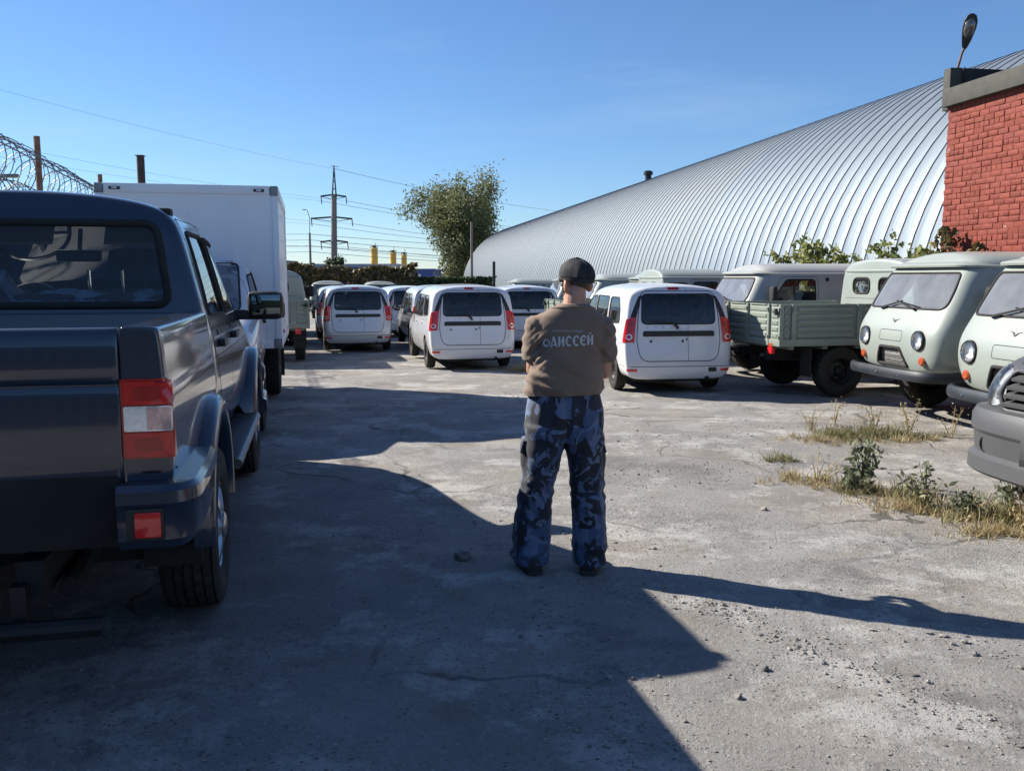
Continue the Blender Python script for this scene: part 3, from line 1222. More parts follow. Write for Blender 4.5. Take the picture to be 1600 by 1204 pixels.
    if inside:
        fl = MB()
        fl.box(((x0 + 3.6) / 2, 0, .58), (3.6 - x0 - .15, 1.6, .06))
        fl.box((3.52, 0, 1.02), (.42, 1.55, .36), bev=.09)
        for sy in (1, -1):
            fl.box(((x0 + 3.5) / 2, sy * .875, .9), (3.4 - x0 - .1, .05, .62))
        fl.build('cabin_trim', 'interior', t)
        rl = MB()
        rl.box(((x0 + 3.1) / 2 + .08, 0, 1.825), (3.0 - x0 - .28, 1.2, .02), bev=.008)
        for s in (.36, -.36):
            rl.box((3.02, s, 1.735), (.02, .42, .15), Matrix.Rotation(R(35), 3, 'Y'), .008)
        rl.build('roof_lining', 'headliner', t)
        rm = MB()
        rm.box((2.98, 0, 1.60), (.04, .27, .075), bev=.018)
        rm.tube([(3.0, 0, 1.62), (3.06, 0, 1.77)], .014, 6)
        rm.build('rear_view_mirror', 'black_plastic', t)
        for y in (.40, -.40):
            seat(t, 2.92, y, .80, .48, .54)
        steering(t, 3.34, .40, 1.25)
        if double:
            bs = MB()
            bs.box((x0 + .62, 0, .84), (.5, 1.42, .16), bev=.05)
            bs.box((x0 + .33, 0, 1.10), (.14, 1.44, .56), Matrix.Rotation(R(-10), 3, 'Y'), .05)
            bs.build('rear_bench', 'seat_cloth', t, angle=50)
            for y0 in (-.40, .30):
                rd = MB()
                for d in (-.08, .08):
                    rd.tube([(x0 + .28, y0 + d, 1.34), (x0 + .26, y0 + d, 1.50)], .008, 6)
                rd.build('headrest_rod', 'chrome', t)
            # crumpled transit film laid over the bench back
            pw = MB()
            nx, ny = 5, 60
            rng = random.Random(4)
            for i in range(nx):
                for j in range(ny):
                    u = i / (nx - 1)
                    y = -.72 + 1.44 * j / (ny - 1)
                    z = 1.33 + .06 * math.sin(u * math.pi) + .035 * noise.noise(V((y * 7, u * 3, 1.3))) + .015 * noise.noise(V((y * 26, u * 6, 5.3)))
                    pw.v.append((x0 + .20 + .26 * u, y, z + (.10 * math.exp(-((y - .10) / .05) ** 2))))
            for i in range(nx - 1):
                for j in range(ny - 1):
                    pw.face((i * ny + j, i * ny + j + 1, (i + 1) * ny + j + 1, (i + 1) * ny + j))
            pw.build('transit_film', 'film_blue', t)
    return b

plain('film_blue', (0.22, 0.30, 0.42), 0.3, var=0.3, vscale=20)

def flare(b, x, z, sy, t, pm, r0=.425, r1=.530, a0=-8, a1=188, out=.058):
    """moulded lip round a wheel arch"""
    mb = MB()
    rings = []
    n = 26
    for i in range(n + 1):
        th = R(a0 + (a1 - a0) * i / n)
        c, s = math.cos(th), math.sin(th)
        ring = []
        q1, _ = b.hit(SIDE[sy], x + r1 * c, z + r1 * s)
        q0, _ = b.hit(SIDE[sy], x + (r1 - .02) * c, z + (r1 - .02) * s)
        ys = abs(q1.y) if q1 is not None else .95
        if ys < .85:
            ys = .93
        yo = max(.955, ys)
        for rr, yy in ((r1, ys - .006), (r1 - .012, yo + out * .55), (r1 - .04, yo + out * .95), (r1 - .085, yo + out), (r0 + .01, yo + out * .85), (r0, yo + out * .5), (r0 + .005, ys - .10)):
            ring.append((x + rr * c, sy * yy, z + rr * s))
        rings.append(ring)
    mb.loft(rings, closed=False, caps=False)
    return mb.build('wheel_arch_flare', pm, t, angle=50)

def lift(t, dz):
    """raise the body on its springs, wheels and axles stay"""
    for o in COL.objects:
        if o.parent == t and o.name.split('.')[0] not in ('wheel', 'chassis', 'underrun_bar'):
            o.location.z += dz

def make_pickup(name, pm='paint_blue_grey'):
    t = empty(name)
    x0 = 1.52
    make_cab(t, x0, pm)
    sm = MB()
    # load bed sides
    for sy in (1, -1):
        prof = [(.80, .47), (.895, .50), (.94, .64), (.958, .84), (.955, 1.00), (.945, 1.035), (.936, 1.06), (.932, 1.15), (.924, 1.228), (.918, 1.248), (.905, 1.256), (.82, 1.258), (.796, 1.254), (.79, 1.235), (.79, 1.0), (.79, .70)]
        rings = []
        for x, k in ((.050, .014), (.056, .004), (.072, 0), (.14, 0), (.5, -.004), (1.0, -.004), (1.38, 0), (1.485, 0), (1.50, .004)):
            rings.append([(x, sy * (y - (k if y > .81 else 0)), z) for y, z in prof])
        b = solid(rings, 2, .96)
        b.cut(SIDE[sy], circ(1.2, .39, .44, 30), dmin=-.2)
        D = diag(sy, .22)
        a0 = D.to2(V((.055, sy * .752, 1)))[0]
        outer = rpoly([(a0 + .035, .795), (a0 + .205, .795), (a0 + .188, 1.075), (a0 + .03, 1.075)], .015)
        lc = b.cut(D, outer, dmin=.02)
        lo = b.piece(lc, 'tail_light', 'lamp_dark_red', t, off=.006, rim=.03)
        for z0, z1, m in ((.985, 1.066, 'lamp_red'), (.892, .980, 'lamp_clear'), (.803, .887, 'lamp_red')):
            b.patch(D, rect(a0 + .042, a0 + .190, z0, z1, .006, 2), 'lens', m, lo, off=.013, thick=.01, rings=(1, .85, .5), step=.03)
        b.patch(D, rect(a0 + .072, a0 + .165, 1.0, 1.05, .022), 'lens', 'lamp_dark_red', lo, off=.0145, thick=.004, rings=(1, .6), step=.03)
        b.patch(D, rect(a0 + .072, a0 + .165, .82, .87, .022), 'lens', 'lamp_dark_red', lo, off=.0145, thick=.004, rings=(1, .6), step=.03)
        b.patch(D, rect(a0 + .115, a0 + .186, .897, .975, .004, 2), 'lens', 'lamp_pink', lo, off=.0145, thick=.004, rings=(1, .6), step=.03)
        b.line(sm, D, [(a0 + .03, .785), (a0 + .21, .785)], .008)
        flare(b, 1.2, .39, sy, t, pm)
        b.shell('bed_side', pm, t)
        # rail cap
        # bumper corner
        bp = MB()
        pth = smooth_path([(-.055, .778), (-.055, .86), (-.053, .945), (-.035, .985), (.02, 1.015), (.12, 1.022), (.38, 1.02), (.66, 1.01)], 4)
        prof = [(-.10, .715), (.0, .722), (.018, .70), (.022, .66), (.012, .645), (.008, .53), (-.02, .495), (-.12, .50)]
        pth = [(x, sy * y) for x, y in pth]
        if sy < 0:
            prof = [(o, z) for o, z in prof]
            pth2 = pth
        else:
            pth2 = pth
        # out must point away from the body: right of the path for the left side needs the path reversed
        pth2 = pth[::-1] if sy > 0 else pth
        sweep(bp, pth2, prof)
        ob = bp.build('rear_bumper', pm, t, angle=32)
        rc = MB()
        rc.box((-.066, sy * .868, .588), (.02, .125, .115), bev=.012)
        rc.build('lamp_recess', 'black_plastic', ob)
        rc = MB()
        rc.box((-.074, sy * .878, .588), (.02, .085, .088), bev=.006)
        rc.build('bumper_reflector', 'reflector', ob)
        wheel(t, 1.2, sy * .868, .385, .26, .215, 'alloy', True)
        lin = MB()
        arch_liner(lin, 1.2, .39, .44, sy * .90, sy * .50, .25)
        lin.build('arch_liner', 'underbody', t)
        mf = MB()
        mf.box((.74, sy * .83, .40), (.015, .24, .34), bev=.004)
        mf.build('mud_flap', 'rubber', t)
    sm.build('panel_gaps', 'seam', t)['kind'] = 'stuff'
    # tailgate
    rings = []
    prof = [(.055, .70), (.040, .73), (.040, 1.02), (.052, 1.05), (.050, 1.062), (.034, 1.075), (.036, 1.20), (.05, 1.248), (.075, 1.256), (.105, 1.245), (.105, .70)]
    for y in (-.786, -.779, -.75, -.4, 0, .4, .75, .779, .786):
        k = .006 if abs(y) > .78 else 0
        rings.append([(x + k, y, z) for x, z in prof])
    b = solid(rings, 2, .95)
    g = b.shell('tailgate', pm, t)
    hb = MB()
    hb.box((.03, 0, 1.13), (.03, .26, .09), bev=.02)
    hb.build('tailgate_handle', 'black_plastic', g)
    mb = MB()
    mb.box((.095, 0, .615), (.10, 1.55, .27), bev=.012)
    mb.build('bumper_step', 'underbody', t)
    fl = MB()
    fl.box((.78, 0, .70), (1.36, 1.56, .04))
    fl.build('bed_floor', 'grey_plastic', t)
    rail = MB()
    rail.box((1.475, 0, 1.0), (.03, 1.55, .5), bev=.01)
    rail.build('bed_front_panel', pm, t)
    ch = MB()
    for sy in (1, -1):
        ch.box((2.4, sy * .45, .52), (4.6, .09, .13))
        ch.tube([(.75, sy * .45, .42), (1.65, sy * .45, .42)], .03, 6)
    ch.tube([(1.2, -.75, .385), (1.2, .75, .385)], .05, 8)
    ch.box((1.2, .05, .385), (.26, .3, .26), bev=.08)
    ch.tube([(4.2, -.75, .385), (4.2, .75, .385)], .05, 8)
    ch.box((3.9, 0, .55), (1.2, .7, .3))
    ch.tube([(.2, -.55, .45), (.9, -.5, .45)], .04, 8)
    ch.build('chassis', 'underbody', t)
    tb = MB()
    tb.tube([(.02, -.70, .36), (.02, .70, .36)], .035, 10)
    for y in (-.42, .42):
        tb.box((.08, y, .43), (.06, .05, .16))
    tb.build('underrun_bar', 'steel_black', t)
    an = MB()
    an.box((x0 + .26, -.69, 1.795), (.09, .10, .05), bev=.015)
    an.build('roof_fitting', 'rubber', t)
    lift(t, .11)
    for o in COL.objects:
        if o.parent == t and o.name.split('.')[0] in ('bed_side', 'tail_light', 'rear_bumper', 'tailgate', 'bumper_step', 'bed_front_panel'):
            o.location.z += .04
    return t

plain('lamp_pink', (0.62, 0.40, 0.36), 0.1, 0.2, coat=1.0, var=0.2, vscale=80)
# ------------------------------------------------------------------ cab-over van and its flatbed cousin
VB = [(.35, .60), (.78, .60), (.89, .66), (.950, .86), (.965, 1.10), (.955, 1.30), (.905, 1.64), (.872, 1.83), (.745, 1.985), (.30, 2.055)]
VF = [(.55, 4.24), (.70, 4.32), (.90, 4.355), (1.10, 4.34), (1.22, 4.285), (1.32, 4.20), (1.62, 4.05), (1.83, 3.945), (1.98, 3.80), (2.05, 3.68)]

def van_body(x0):
    fr = []
    fr.append([(x0 + .01, y * .96, z - (.02 if i > 7 else 0)) for i, (y, z) in enumerate(VB)])
    fr.append([(x0 + .04, y * .99, z) for i, (y, z) in enumerate(VB)])
    fr.append([(x0 + .22, y, z) for y, z in VB])
    if x0 < 1:
        fr.append([(1.2, y, z) for y, z in VB])
        fr.append([(2.2, y, z) for y, z in VB])
    fr.append([(3.05, y, z) for y, z in VB])
    f = lambda z: lerp_tab(VF, z)
    fr.append([(f(z) - .48, y, z) for y, z in VB])
    fr.append([(f(z) - .22, y * .988, z) for y, z in VB])
    fr.append([(f(z) - .085, y * .935, z - (.01 if i > 7 else 0)) for i, (y, z) in enumerate(VB)])
    fr.append([(f(z) - .022, y * .80, z - (.02 if i > 7 else 0)) for i, (y, z) in enumerate(VB)])
    return Body(fr, 2, inset=.62, bulge=(-.012, .018), insetz=.97)

def van_front(t, b, pm, x0):
    sm = MB()
    ws = rpoly([(-.80, 1.355), (.80, 1.355), (.775, 1.60), (.735, 1.785), (-.735, 1.785), (-.775, 1.60)], [.10, .10, .05, .06, .06, .05], 5)
    b.piece(b.cut(FRONT, ws, dmin=.05), 'windscreen', 'glass_dusty_sheen', t, off=-.004)
    seal(b, FRONT, ws, .014, 'window_seal', 'rubber', t)
    gr = rpoly([(-.33, .655), (.33, .655), (.215, .875), (-.215, .875)], .025)
    gc = b.cut(FRONT, gr)
    b.piece(gc, 'grille_mesh', 'mesh_grille', t, off=-.035)
    seal(b, FRONT, gr, .020, 'grille_surround', 'rubber', t, off=.002)
    # stamped number-plate field and winged emblem
    b.line(sm, FRONT, rect(-.24, .24, .955, 1.085, .03), .007, closed=True, step=.03)
    em = MB()
    for sy in (1, -1):
        p = [b.hit(FRONT, sy * a, z) for a, z in ((.005, 1.188), (.035, 1.212), (.085, 1.222))]
        em.tube([q + n * .006 for q, n in p], [.009, .006, .002], 5)
    q, n = b.hit(FRONT, 0, 1.19)
    em.lathe([(.018, 0), (.016, .007), (.001, .008)], 12, 'x', q)
    em.build('emblem', 'steel_grey', t)
    for sy in (1, -1):
        q, n = b.hit(FRONT, sy * .585, .985)
        c = q + V((-.035, 0, 0))
        b.cut(FRONT, circ(sy * .585, .985, .112, 20))
        h = MB()
        h.lathe([(.118, .0), (.122, .045), (.112, .06), (.100, .052), (.098, .03)], 28, 'x', c)
        o = h.build('headlight', 'rubber', t)
        h = MB()
        h.lathe([(.099, .035), (.092, .054), (.06, .068), (.001, .074)], 28, 'x', c)
        h.build('lens', 'lens', o)
        h = MB()
        h.lathe([(.098, .036), (.07, .012), (.03, -.01), (.028, .02), (.001, .022)], 24, 'x', c)
        h.build('reflector_bowl', 'lamp_bowl', o)
        h = MB()
        h.lathe([(.102, .056), (.096, .062), (.092, .054)], 28, 'x', c)
        h.build('headlight_ring', 'chrome', o)
        q, n = b.hit(FRONT, sy * .645, .745)
        h = MB()
        h.lathe([(.055, -.02), (.053, .016), (.040, .028), (.001, .033)], 20, 'x', q)
        h.build('turn_signal', 'lamp_orange', t)
        # wiper
        wp = MB()
        p0, n0 = b.hit(FRONT, sy * .02 + .28, 1.335) if sy > 0 else b.hit(FRONT, -.42, 1.335)
        p1, n1 = b.hit(FRONT, (sy * .02 + .28 if sy > 0 else -.42) - .10, 1.40)
        pe = -.26 if sy > 0 else .30
        p2, n2 = b.hit(FRONT, (-.28 if sy > 0 else .26) * 1.0 + (.12 if sy > 0 else -.30), 1.43)
        wp.tube([p0 + n0 * .01, p0 + n0 * .035, p2 + n2 * .03], [.018, .014, .008], 6)
        a = b.hit(FRONT, (.28 if sy > 0 else -.42) + .10, 1.365)
        wp.tube([a[0] + a[1] * .02, p2 + n2 * .022], .008, 5)
        wp.build('wiper', 'black_plastic', t)
        S = SIDE[sy]
        dw = rpoly([(2.86, 1.335), (3.70, 1.335), (3.66, 1.42), (3.40, 1.76), (2.86, 1.76)], .06)
        b.piece(b.cut(S, dw), 'side_window', 'glass', t, off=-.004)
        seal(b, S, dw, .012, 'window_seal', 'rubber', t)
        dv = MB()
        b.line(dv, S, [(3.26, 1.335), (3.26, 1.76)], .022)
        dv.build('window_divider', 'rubber', t)
        dd = rpoly([(2.80, .66), (3.25, .66), (3.72, 1.0), (3.80, 1.30), (3.50, 1.80), (2.80, 1.81)], .07)
        b.line(sm, S, dd, .008, closed=True)
        b.piece(b.cut(S, dd), 'side_door', pm, t, off=.001)
        b.patch(S, rect(2.88, 3.05, 1.19, 1.225, .012), 'door_handle', 'black_plastic', t, off=.03, thick=.028)
        for z in (1.22, .80):
            b.patch(S, rect(3.70 if z > 1 else 3.52, 3.84 if z > 1 else 3.64, z - .03, z + .045, .02), 'door_hinge', 'rubber', t, off=.03, thick=.03)
        m = MB()
        m.box((3.74, sy * 1.09, 1.50), (.10, .17, .28), bev=.045)
        m.tube([(3.72, sy * .90, 1.38), (3.74, sy * 1.04, 1.42)], .016, 6)
        m.build('door_mirror', 'rubber', t, angle=60)
        # front wheel arch
        b.cut(S, circ(3.30, .42, .43, 28), dmin=-.2)
        wheel(t, 3.30, sy * .765, .375, .225, .205, 'truck', True)
    # gutter round the roof with the peak over the windscreen
    n = 72
    ring = []
    for i in range(n):
        a = 2 * math.pi * i / n
        c = V(((x0 + 3.9) / 2, 0, 1.855))
        d = V((math.cos(a) * (4.0 - x0) * .5, math.sin(a) * .9, 0)).normalized()
        q = b.bvh.ray_cast(c + d * 10, -d)[0]
        peak = max(0, (q.x - 3.55) / .4)
        ring.append(q + V((d.x, d.y, 0)).normalized() * (.014 + .085 * min(1, peak)) + V((0, 0, .02 * min(1, peak))))
    g = MB()
    rr = []
    for i, q in enumerate(ring):
        tg = (ring[(i + 1) % n] - ring[i - 1]).normalized()
        o = V((tg.y, -tg.x, 0))
        pk = min(1, max(0, (q.x - 3.55) / .4))
        rr.append([q - o * (.06 + .10 * pk) + V((0, 0, .030 + .02 * pk)), q - o * .01 + V((0, 0, .022)), q + o * .008 + V((0, 0, .004)), q + V((0, 0, -.018)), q - o * .03 + V((0, 0, -.018)), q - o * (.08 + .06 * pk) + V((0, 0, -.01))])
    rr.append(rr[0])
    g.loft(rr, closed=True, caps=False)
    g.build('roof_gutter', pm, t, angle=45)
    # bumper
    bp = MB()
    pth = smooth_path([(3.92, -.90), (4.15, -.895), (4.33, -.82), (4.41, -.60), (4.44, 0), (4.41, .60), (4.33, .82), (4.15, .895), (3.92, .90)], 4)
    sweep(bp, pth, [(.0, .505), (.035, .51), (.052, .545), (.052, .595), (.035, .63), (.0, .635)])
    o = bp.build('front_bumper', 'bumper_steel', t, angle=40)
    for y in (-.45, .0, .45):
        s = MB()
        s.lathe([(.014, -.01), (.013, .008), (.001, .012)], 10, 'x', (4.505 - .03 * (abs(y) > .1), y, .57))
        s.build('bumper_bolt', 'chrome', o)
    sm.build('panel_gaps', 'seam', t)['kind'] = 'stuff'

def van_inside(t, x0):
    fl = MB()
    fl.box(((x0 + 3.9) / 2, 0, .72), (3.9 - x0 - .2, 1.7, .06))
    fl.box((3.85, 0, 1.12), (.30, 1.45, .26), bev=.08)
    fl.box((3.25, 0, .95), (.9, .5, .45), bev=.1)
    fl.build('cabin_trim', 'interior', t)
    for y in (.48, -.48):
        seat(t, 3.05, y, 1.0, .46, .5)
    steering(t, 3.55, .48, 1.30)
    f = MB()
    rng = random.Random(3)
    ny, nz = 9, 9
    for i in range(ny):
        for j in range(nz):
            y = .30 + .36 * i / (ny - 1)
            z = 1.02 + .55 * j / (nz - 1)
            f.v.append((3.0 + .05 * rng.random() - .14 * (z - 1.0), y + .02 * rng.random() - .5 * (z - 1.3) * (y - .48), z))
    for i in range(ny - 1):
        for j in range(nz - 1):
            f.face((i * nz + j, i * nz + j + 1, (i + 1) * nz + j + 1, (i + 1) * nz + j))
    f.build('seat_film', 'plastic_wrap', t, angle=20)

def van_under(t, rear_x):
    ch = MB()
    for sy in (1, -1):
        ch.box((2.1, sy * .40, .60), (4.1, .08, .14))
        for x in (rear_x, 3.30):
            ch.tube([(x - .55, sy * .47, .55), (x, sy * .47, .40), (x + .55, sy * .47, .55)], .03, 6)
    for x in (rear_x, 3.30):
        ch.tube([(x, -.70, .375), (x, .70, .375)], .05, 8)
        ch.box((x, .05, .375), (.26, .28, .27), bev=.09)
    ch.box((2.5, 0, .55), (1.1, .5, .3), bev=.05)
    ch.build('chassis', 'underbody', t)

def make_van(name, pm='paint_protective', windows=True):
    """one-box van seen from the front"""
    t = empty(name)
    b = van_body(0.0)
    lin = MB()
    for sy in (1, -1):
        S = SIDE[sy]
        b.cut(S, circ(1.02, .42, .42, 28), dmin=-.2)
        for x in (1.02, 3.30):
            arch_liner(lin, x, .42, .425, sy * .90, sy * .52, .3)
        if windows:
            for x in (.25, 1.32):
                wv = rect(x, x + .92, 1.36, 1.74, .07)
                b.piece(b.cut(S, wv), 'side_window', 'glass', t, off=-.004)
                seal(b, S, wv, .013, 'window_seal', 'rubber', t)
                dv = MB()
                b.line(dv, S, [(x + .52, 1.36), (x + .52, 1.74)], .02)
                dv.build('window_divider', 'rubber', t)
        wheel(t, 1.02, sy * .765, .375, .225, .205, 'truck', True)
        b.patch(S, circ(2.62, 1.76, .035, 14), 'side_marker', 'rubber', t, off=.012, rings=(1, .6))
        # rear doors
        y0, y1 = (.01, .70) if sy > 0 else (-.70, -.01)
        rw = rect(y0 + .10, y1 - .06, 1.36, 1.72, .06)
        b.piece(b.cut(REAR, rw), 'rear_window', 'glass', t, off=-.003)
        seal(b, REAR, rw, .012, 'window_seal', 'rubber', t)
        b.patch(REAR, rect(sy * .84 - .045, sy * .84 + .045, .88, 1.06, .015), 'tail_light', 'lamp_red', t, off=.03, thick=.03)
    lin.build('arch_liner', 'underbody', t)
    sm = MB()
    b.line(sm, REAR, rect(-.72, .72, .68, 1.80, .08), .008, closed=True)
    b.line(sm, REAR, [(0, .68), (0, 1.80)], .008)
    sm.build('door_gaps', 'seam', t)
    van_front(t, b, pm, 0.0)
    van_inside(t, 0.0)
    van_under(t, 1.02)
    b.shell('body', pm, t)
    return t

def make_flatbed(name, pm='paint_protective', bedm='paint_bed'):
    """the same cab with a short back wall and a low ribbed load bed"""
    t = empty(name)
    b = van_body(2.14)
    lin = MB()
    for sy in (1, -1):
        arch_liner(lin, 3.30, .42, .425, sy * .90, sy * .52, .3)
        y = sy * .33
        rw = rect(y - .215, y + .215, 1.50, 1.745, .10, 6)
        b.piece(b.cut(REAR, rw), 'rear_window', 'glass', t, off=-.004)
        seal(b, REAR, rw, .016, 'window_seal', 'rubber', t)
        wheel(t, 1.02, sy * .765, .375, .225, .205, 'truck', True)
        sw_ = rect(2.26, 2.72, 1.38, 1.74, .06)
        b.piece(b.cut(SIDE[sy], sw_), 'side_window', 'glass', t, off=-.004)
        seal(b, SIDE[sy], sw_, .012, 'window_seal', 'rubber', t)
    lin.build('arch_liner', 'underbody', t)
    rb = MB()
    for z in (1.22, 1.32, 1.42):
        b.line(rb, REAR, [(-.75, z), (.75, z)], .006)
    rb.build('pressed_ribs', 'seam', t)['kind'] = 'stuff'
    van_front(t, b, pm, 2.14)
    van_inside(t, 2.14)
    van_under(t, 1.02)
    b.shell('cab_body', pm, t)
    # load bed: floor, sides, tailgate, each drop side ribbed between posts
    z0, z1 = .86, 1.37
    xa, xb, hw = -.06, 2.06, .955
    fl = MB()
    fl.box(((xa + xb) / 2, 0, z0 - .03), (xb - xa, 2 * hw - .06, .05))
    for x in (.2, .75, 1.3, 1.85):
        fl.box((x, 0, z0 - .10), (.08, 1.7, .10))
    fl.build('bed_floor', bedm, t)
    sk = MB()
    for sy in (1, -1):
        sk.box(((xa + xb) / 2, sy * (hw - .02), z0 - .045), (xb - xa, .045, .10), bev=.012)
    sk.box((xa + .02, 0, z0 - .045), (.045, 2 * hw, .10), bev=.012)
    sk.build('bed_frame', bedm, t)
    def ribbed(fr, a0, a1, d, nm):
        """one dropside between posts a0..a1 at depth d: horizontal pressed ribs"""
        mb = MB()
        prof = []
        zz = z0 + .012
        prof.append((zz, .0))
        k = 5
        hh = (z1 - .03 - zz) / k
        for i in range(k):
            zb = zz + i * hh
            prof += [(zb + .012, .0), (zb + .026, .018), (zb + hh - .022, .018), (zb + hh - .006, .0)]
        prof += [(z1 - .02, .0), (z1 - .018, .022), (z1, .022), (z1, -.02)]
        e = .035
        def row(a, s):
            return [fr.p(a, z, d + o * s) for z, o in prof]
        mb.loft([row(a0, 0), row(a0 + e, 0), row(a0 + e + .02, 1), row(a1 - e - .02, 1), row(a1 - e, 0), row(a1, 0)], closed=False, caps=False)
        back = [(a0, z0), (a1, z0), (a1, z1), (a0, z1)]
        mb.prism(back, fr, d - .035, d - .004)
        return mb.build(nm, bedm, t, angle=25)
    def post(fr, a, d, w=.06):
        mb = MB()
        mb.prism(rect(a - w / 2, a + w / 2, z0 - .09, z1 + .002), fr, d - .03, d + .030)
        mb.prism(rect(a - w / 2 + .012, a + w / 2 - .012, z1 - .10, z1 - .05), fr, d + .03, d + .05)
        mb.prism(rect(a - w / 2 + .012, a + w / 2 - .012, z0 + .02, z0 + .06), fr, d + .03, d + .045)
        return mb.build('bed_post', bedm, t, angle=25)
    for sy in (1, -1):
        for a, c in ((xa + .25, 1.20), (1.26, xb - .03)):
            ribbed(SIDE[sy], a, c, hw - .03, 'bed_side')
        ribbed(SIDE[sy], xa + .03, xa + .19, hw - .03, 'bed_side')
        for a in (xa + .22, 1.23, xb - .01):
            post(SIDE[sy], a, hw - .03)
    for a, c in ((-.92, -.66), (-.60, -.03), (.03, .60), (.66, .92)):
        ribbed(REAR, a, c, -xa - .02, 'tailgate_panel')
    for a in (-.63, 0, .63, -.945, .945):
        post(REAR, a, -xa - .02, .05)
    for sy in (1, -1):
        lk = MB()
        lk.prism(rect(sy * .885 - .05, sy * .885 + .05, z1 - .13, z1 - .09), REAR, -xa + .02, -xa + .05)
        lk.prism(rect(sy * .90 - .018, sy * .90 + .018, z1 - .15, z1 - .06), REAR, -xa + .02, -xa + .06)
        lk.build('bed_latch', 'rubber', t)
        lt = MB()
        lt.box((xa + .01, sy * .72, z0 - .16), (.06, .12, .10), bev=.012)
        lo = lt.build('tail_light', 'lamp_red', t)
        lt = MB()
        lt.box((xa + .005, sy * .72, z0 - .08), (.03, .10, .05), bev=.008)
        lt.build('marker_light', 'lamp_orange', t)
        mf = MB()
        mf.box((.50, sy * .76, .52), (.015, .28, .42))
        mf.build('mud_flap', 'rubber', t)
    hp = MB()
    hp.tube([(xb + .02, .25, 1.37), (xb + .02, .25, 1.52), (xb + .02, .22, 1.56), (xb + .02, .06, 1.56), (xb + .02, .03, 1.52), (xb + .02, .03, 1.37)], .015, 8)
    sw = MB()
    sw.lathe([(.36, -.11), (.375, -.07), (.375, .07), (.36, .11), (.2, .10), (.2, -.10), (.36, -.11)], 32, 'z', (1.9, 0, .58))
    sw.build('spare_wheel', 'tyre', t)
    mu = MB()
    mu.tube([(.0, -.35, .60), (.75, -.35, .60)], .03, 8)
    mu.tube([(.25, -.35, .60), (.8, -.35, .60)], .09, 12)
    mu.build('exhaust', 'steel_grey', t)
    return t

def make_mesh_grille():
    m, t, b = new_mat('mesh_grille')
    tc_ = nd(t, 'ShaderNodeTexCoord')
    v = nd(t, 'ShaderNodeTexVoronoi', feature='DISTANCE_TO_EDGE', i_Scale=55.0)
    v.inputs['Randomness'].default_value = 0.25
    t.links.new(tc_.outputs['Object'], v.inputs['Vector'])
    r = nd(t, 'ShaderNodeMapRange')
    r.inputs['From Min'].default_value = 0.06
    r.inputs['From Max'].default_value = 0.16
    t.links.new(v.outputs['Distance'], r.inputs['Value'])
    t.links.new(mixc(t, r.outputs['Result'], (0.30, 0.30, 0.29), (0.012, 0.012, 0.013)), b.inputs['Base Color'])
    b.inputs['Roughness'].default_value = 0.5

make_mesh_grille()
plain('bumper_steel', (0.022, 0.028, 0.037), 0.5, 0.1, var=0.25, coat=0.1)

# ------------------------------------------------------------------ box truck
def make_box_truck(name):
    t = empty(name)
    make_cab(t, 2.40, 'paint_white', double=False)
    xa, xb, hw, z0, z1 = -.95, 2.25, 1.06, .80, 2.83
    bx = MB()
    bx.box(((xa + xb) / 2, 0, (z0 + z1) / 2), (xb - xa - .02, 2 * hw - .02, z1 - z0 - .02))
    body = bx.build('cargo_box', 'box_white', t)
    # panel skins and aluminium edge trims on the front and sides
    for x, d in ((xb, 1), (xa, -1)):
        for sy in (1, -1):
            m = MB()
            m.box((x - d * .012, sy * (hw - .03), (z0 + z1) / 2), (.05, .075, z1 - z0 - .24), bev=.008)
            m.build('corner_trim', 'box_white', body)
            for z in (z0 + .06, z1 - .06):
                c = MB()
                c.box((x - d * .012, sy * (hw - .04), z), (.06, .10, .12), bev=.015)
                c.build('corner_cap', 'box_grey', body)
        for z in (z0 + .055, z1 - .055):
            m = MB()
            m.box((x - d * .012, 0, z), (.045, 2 * hw - .19, .11), bev=.008)
            m.build('edge_trim', 'box_white', body)
        for sy in (1, -1):
            m = MB()
            m.box((x + d * .014, sy * (hw - .22), z1 - .06), (.02, .13, .035), bev=.008)
            o = m.build('marker_light', 'black_plastic', body)
            m = MB()
            m.box((x + d * .024, sy * (hw - .22), z1 - .06), (.01, .06, .02), bev=.003)
            m.build('marker_lens', 'lamp_clear', o)
    for sy in (1, -1):
        for z in (z0 + .055, z1 - .055):
            m = MB()
            m.box(((xa + xb) / 2, sy * (hw - .012), z), (xb - xa - .14, .045, .11), bev=.008)
            m.build('edge_trim', 'box_white', body)
        m = MB()
        m.box((1.2, sy * (hw + .004), z0 + .16), (.06, .02, .05), bev=.006)
        m.build('side_marker', 'lamp_orange', body)
        m = MB()
        m.box((.12, sy * .88, .43), (.012, .28, .40))
        m.build('mud_flap', 'rubber', t)
        wheel(t, .62, sy * .86, .385, .24, .215, 'truck', True)
    for y in (-.5, 0, .5):
        m = MB()
        m.box((xb - .006, y, (z0 + z1) / 2), (.008, .012, z1 - z0 - .24))
        m.build('panel_joint', 'box_white', body)
    ch = MB()
    for sy in (1, -1):
        ch.box((1.6, sy * .45, .66), (5.2, .09, .15))
    for x in (.62, 4.2):
        ch.tube([(x, -.75, .385), (x, .75, .385)], .05, 8)
    ch.box((.62, 0, .385), (.26, .3, .26), bev=.08)
    ch.box((xa + .1, 0, .50), (.08, 1.8, .12))
    ch.box((1.3, .62, .55), (.8, .3, .3), bev=.04)
    ch.build('chassis', 'underbody', t)
    lift_truck(t)
    return t

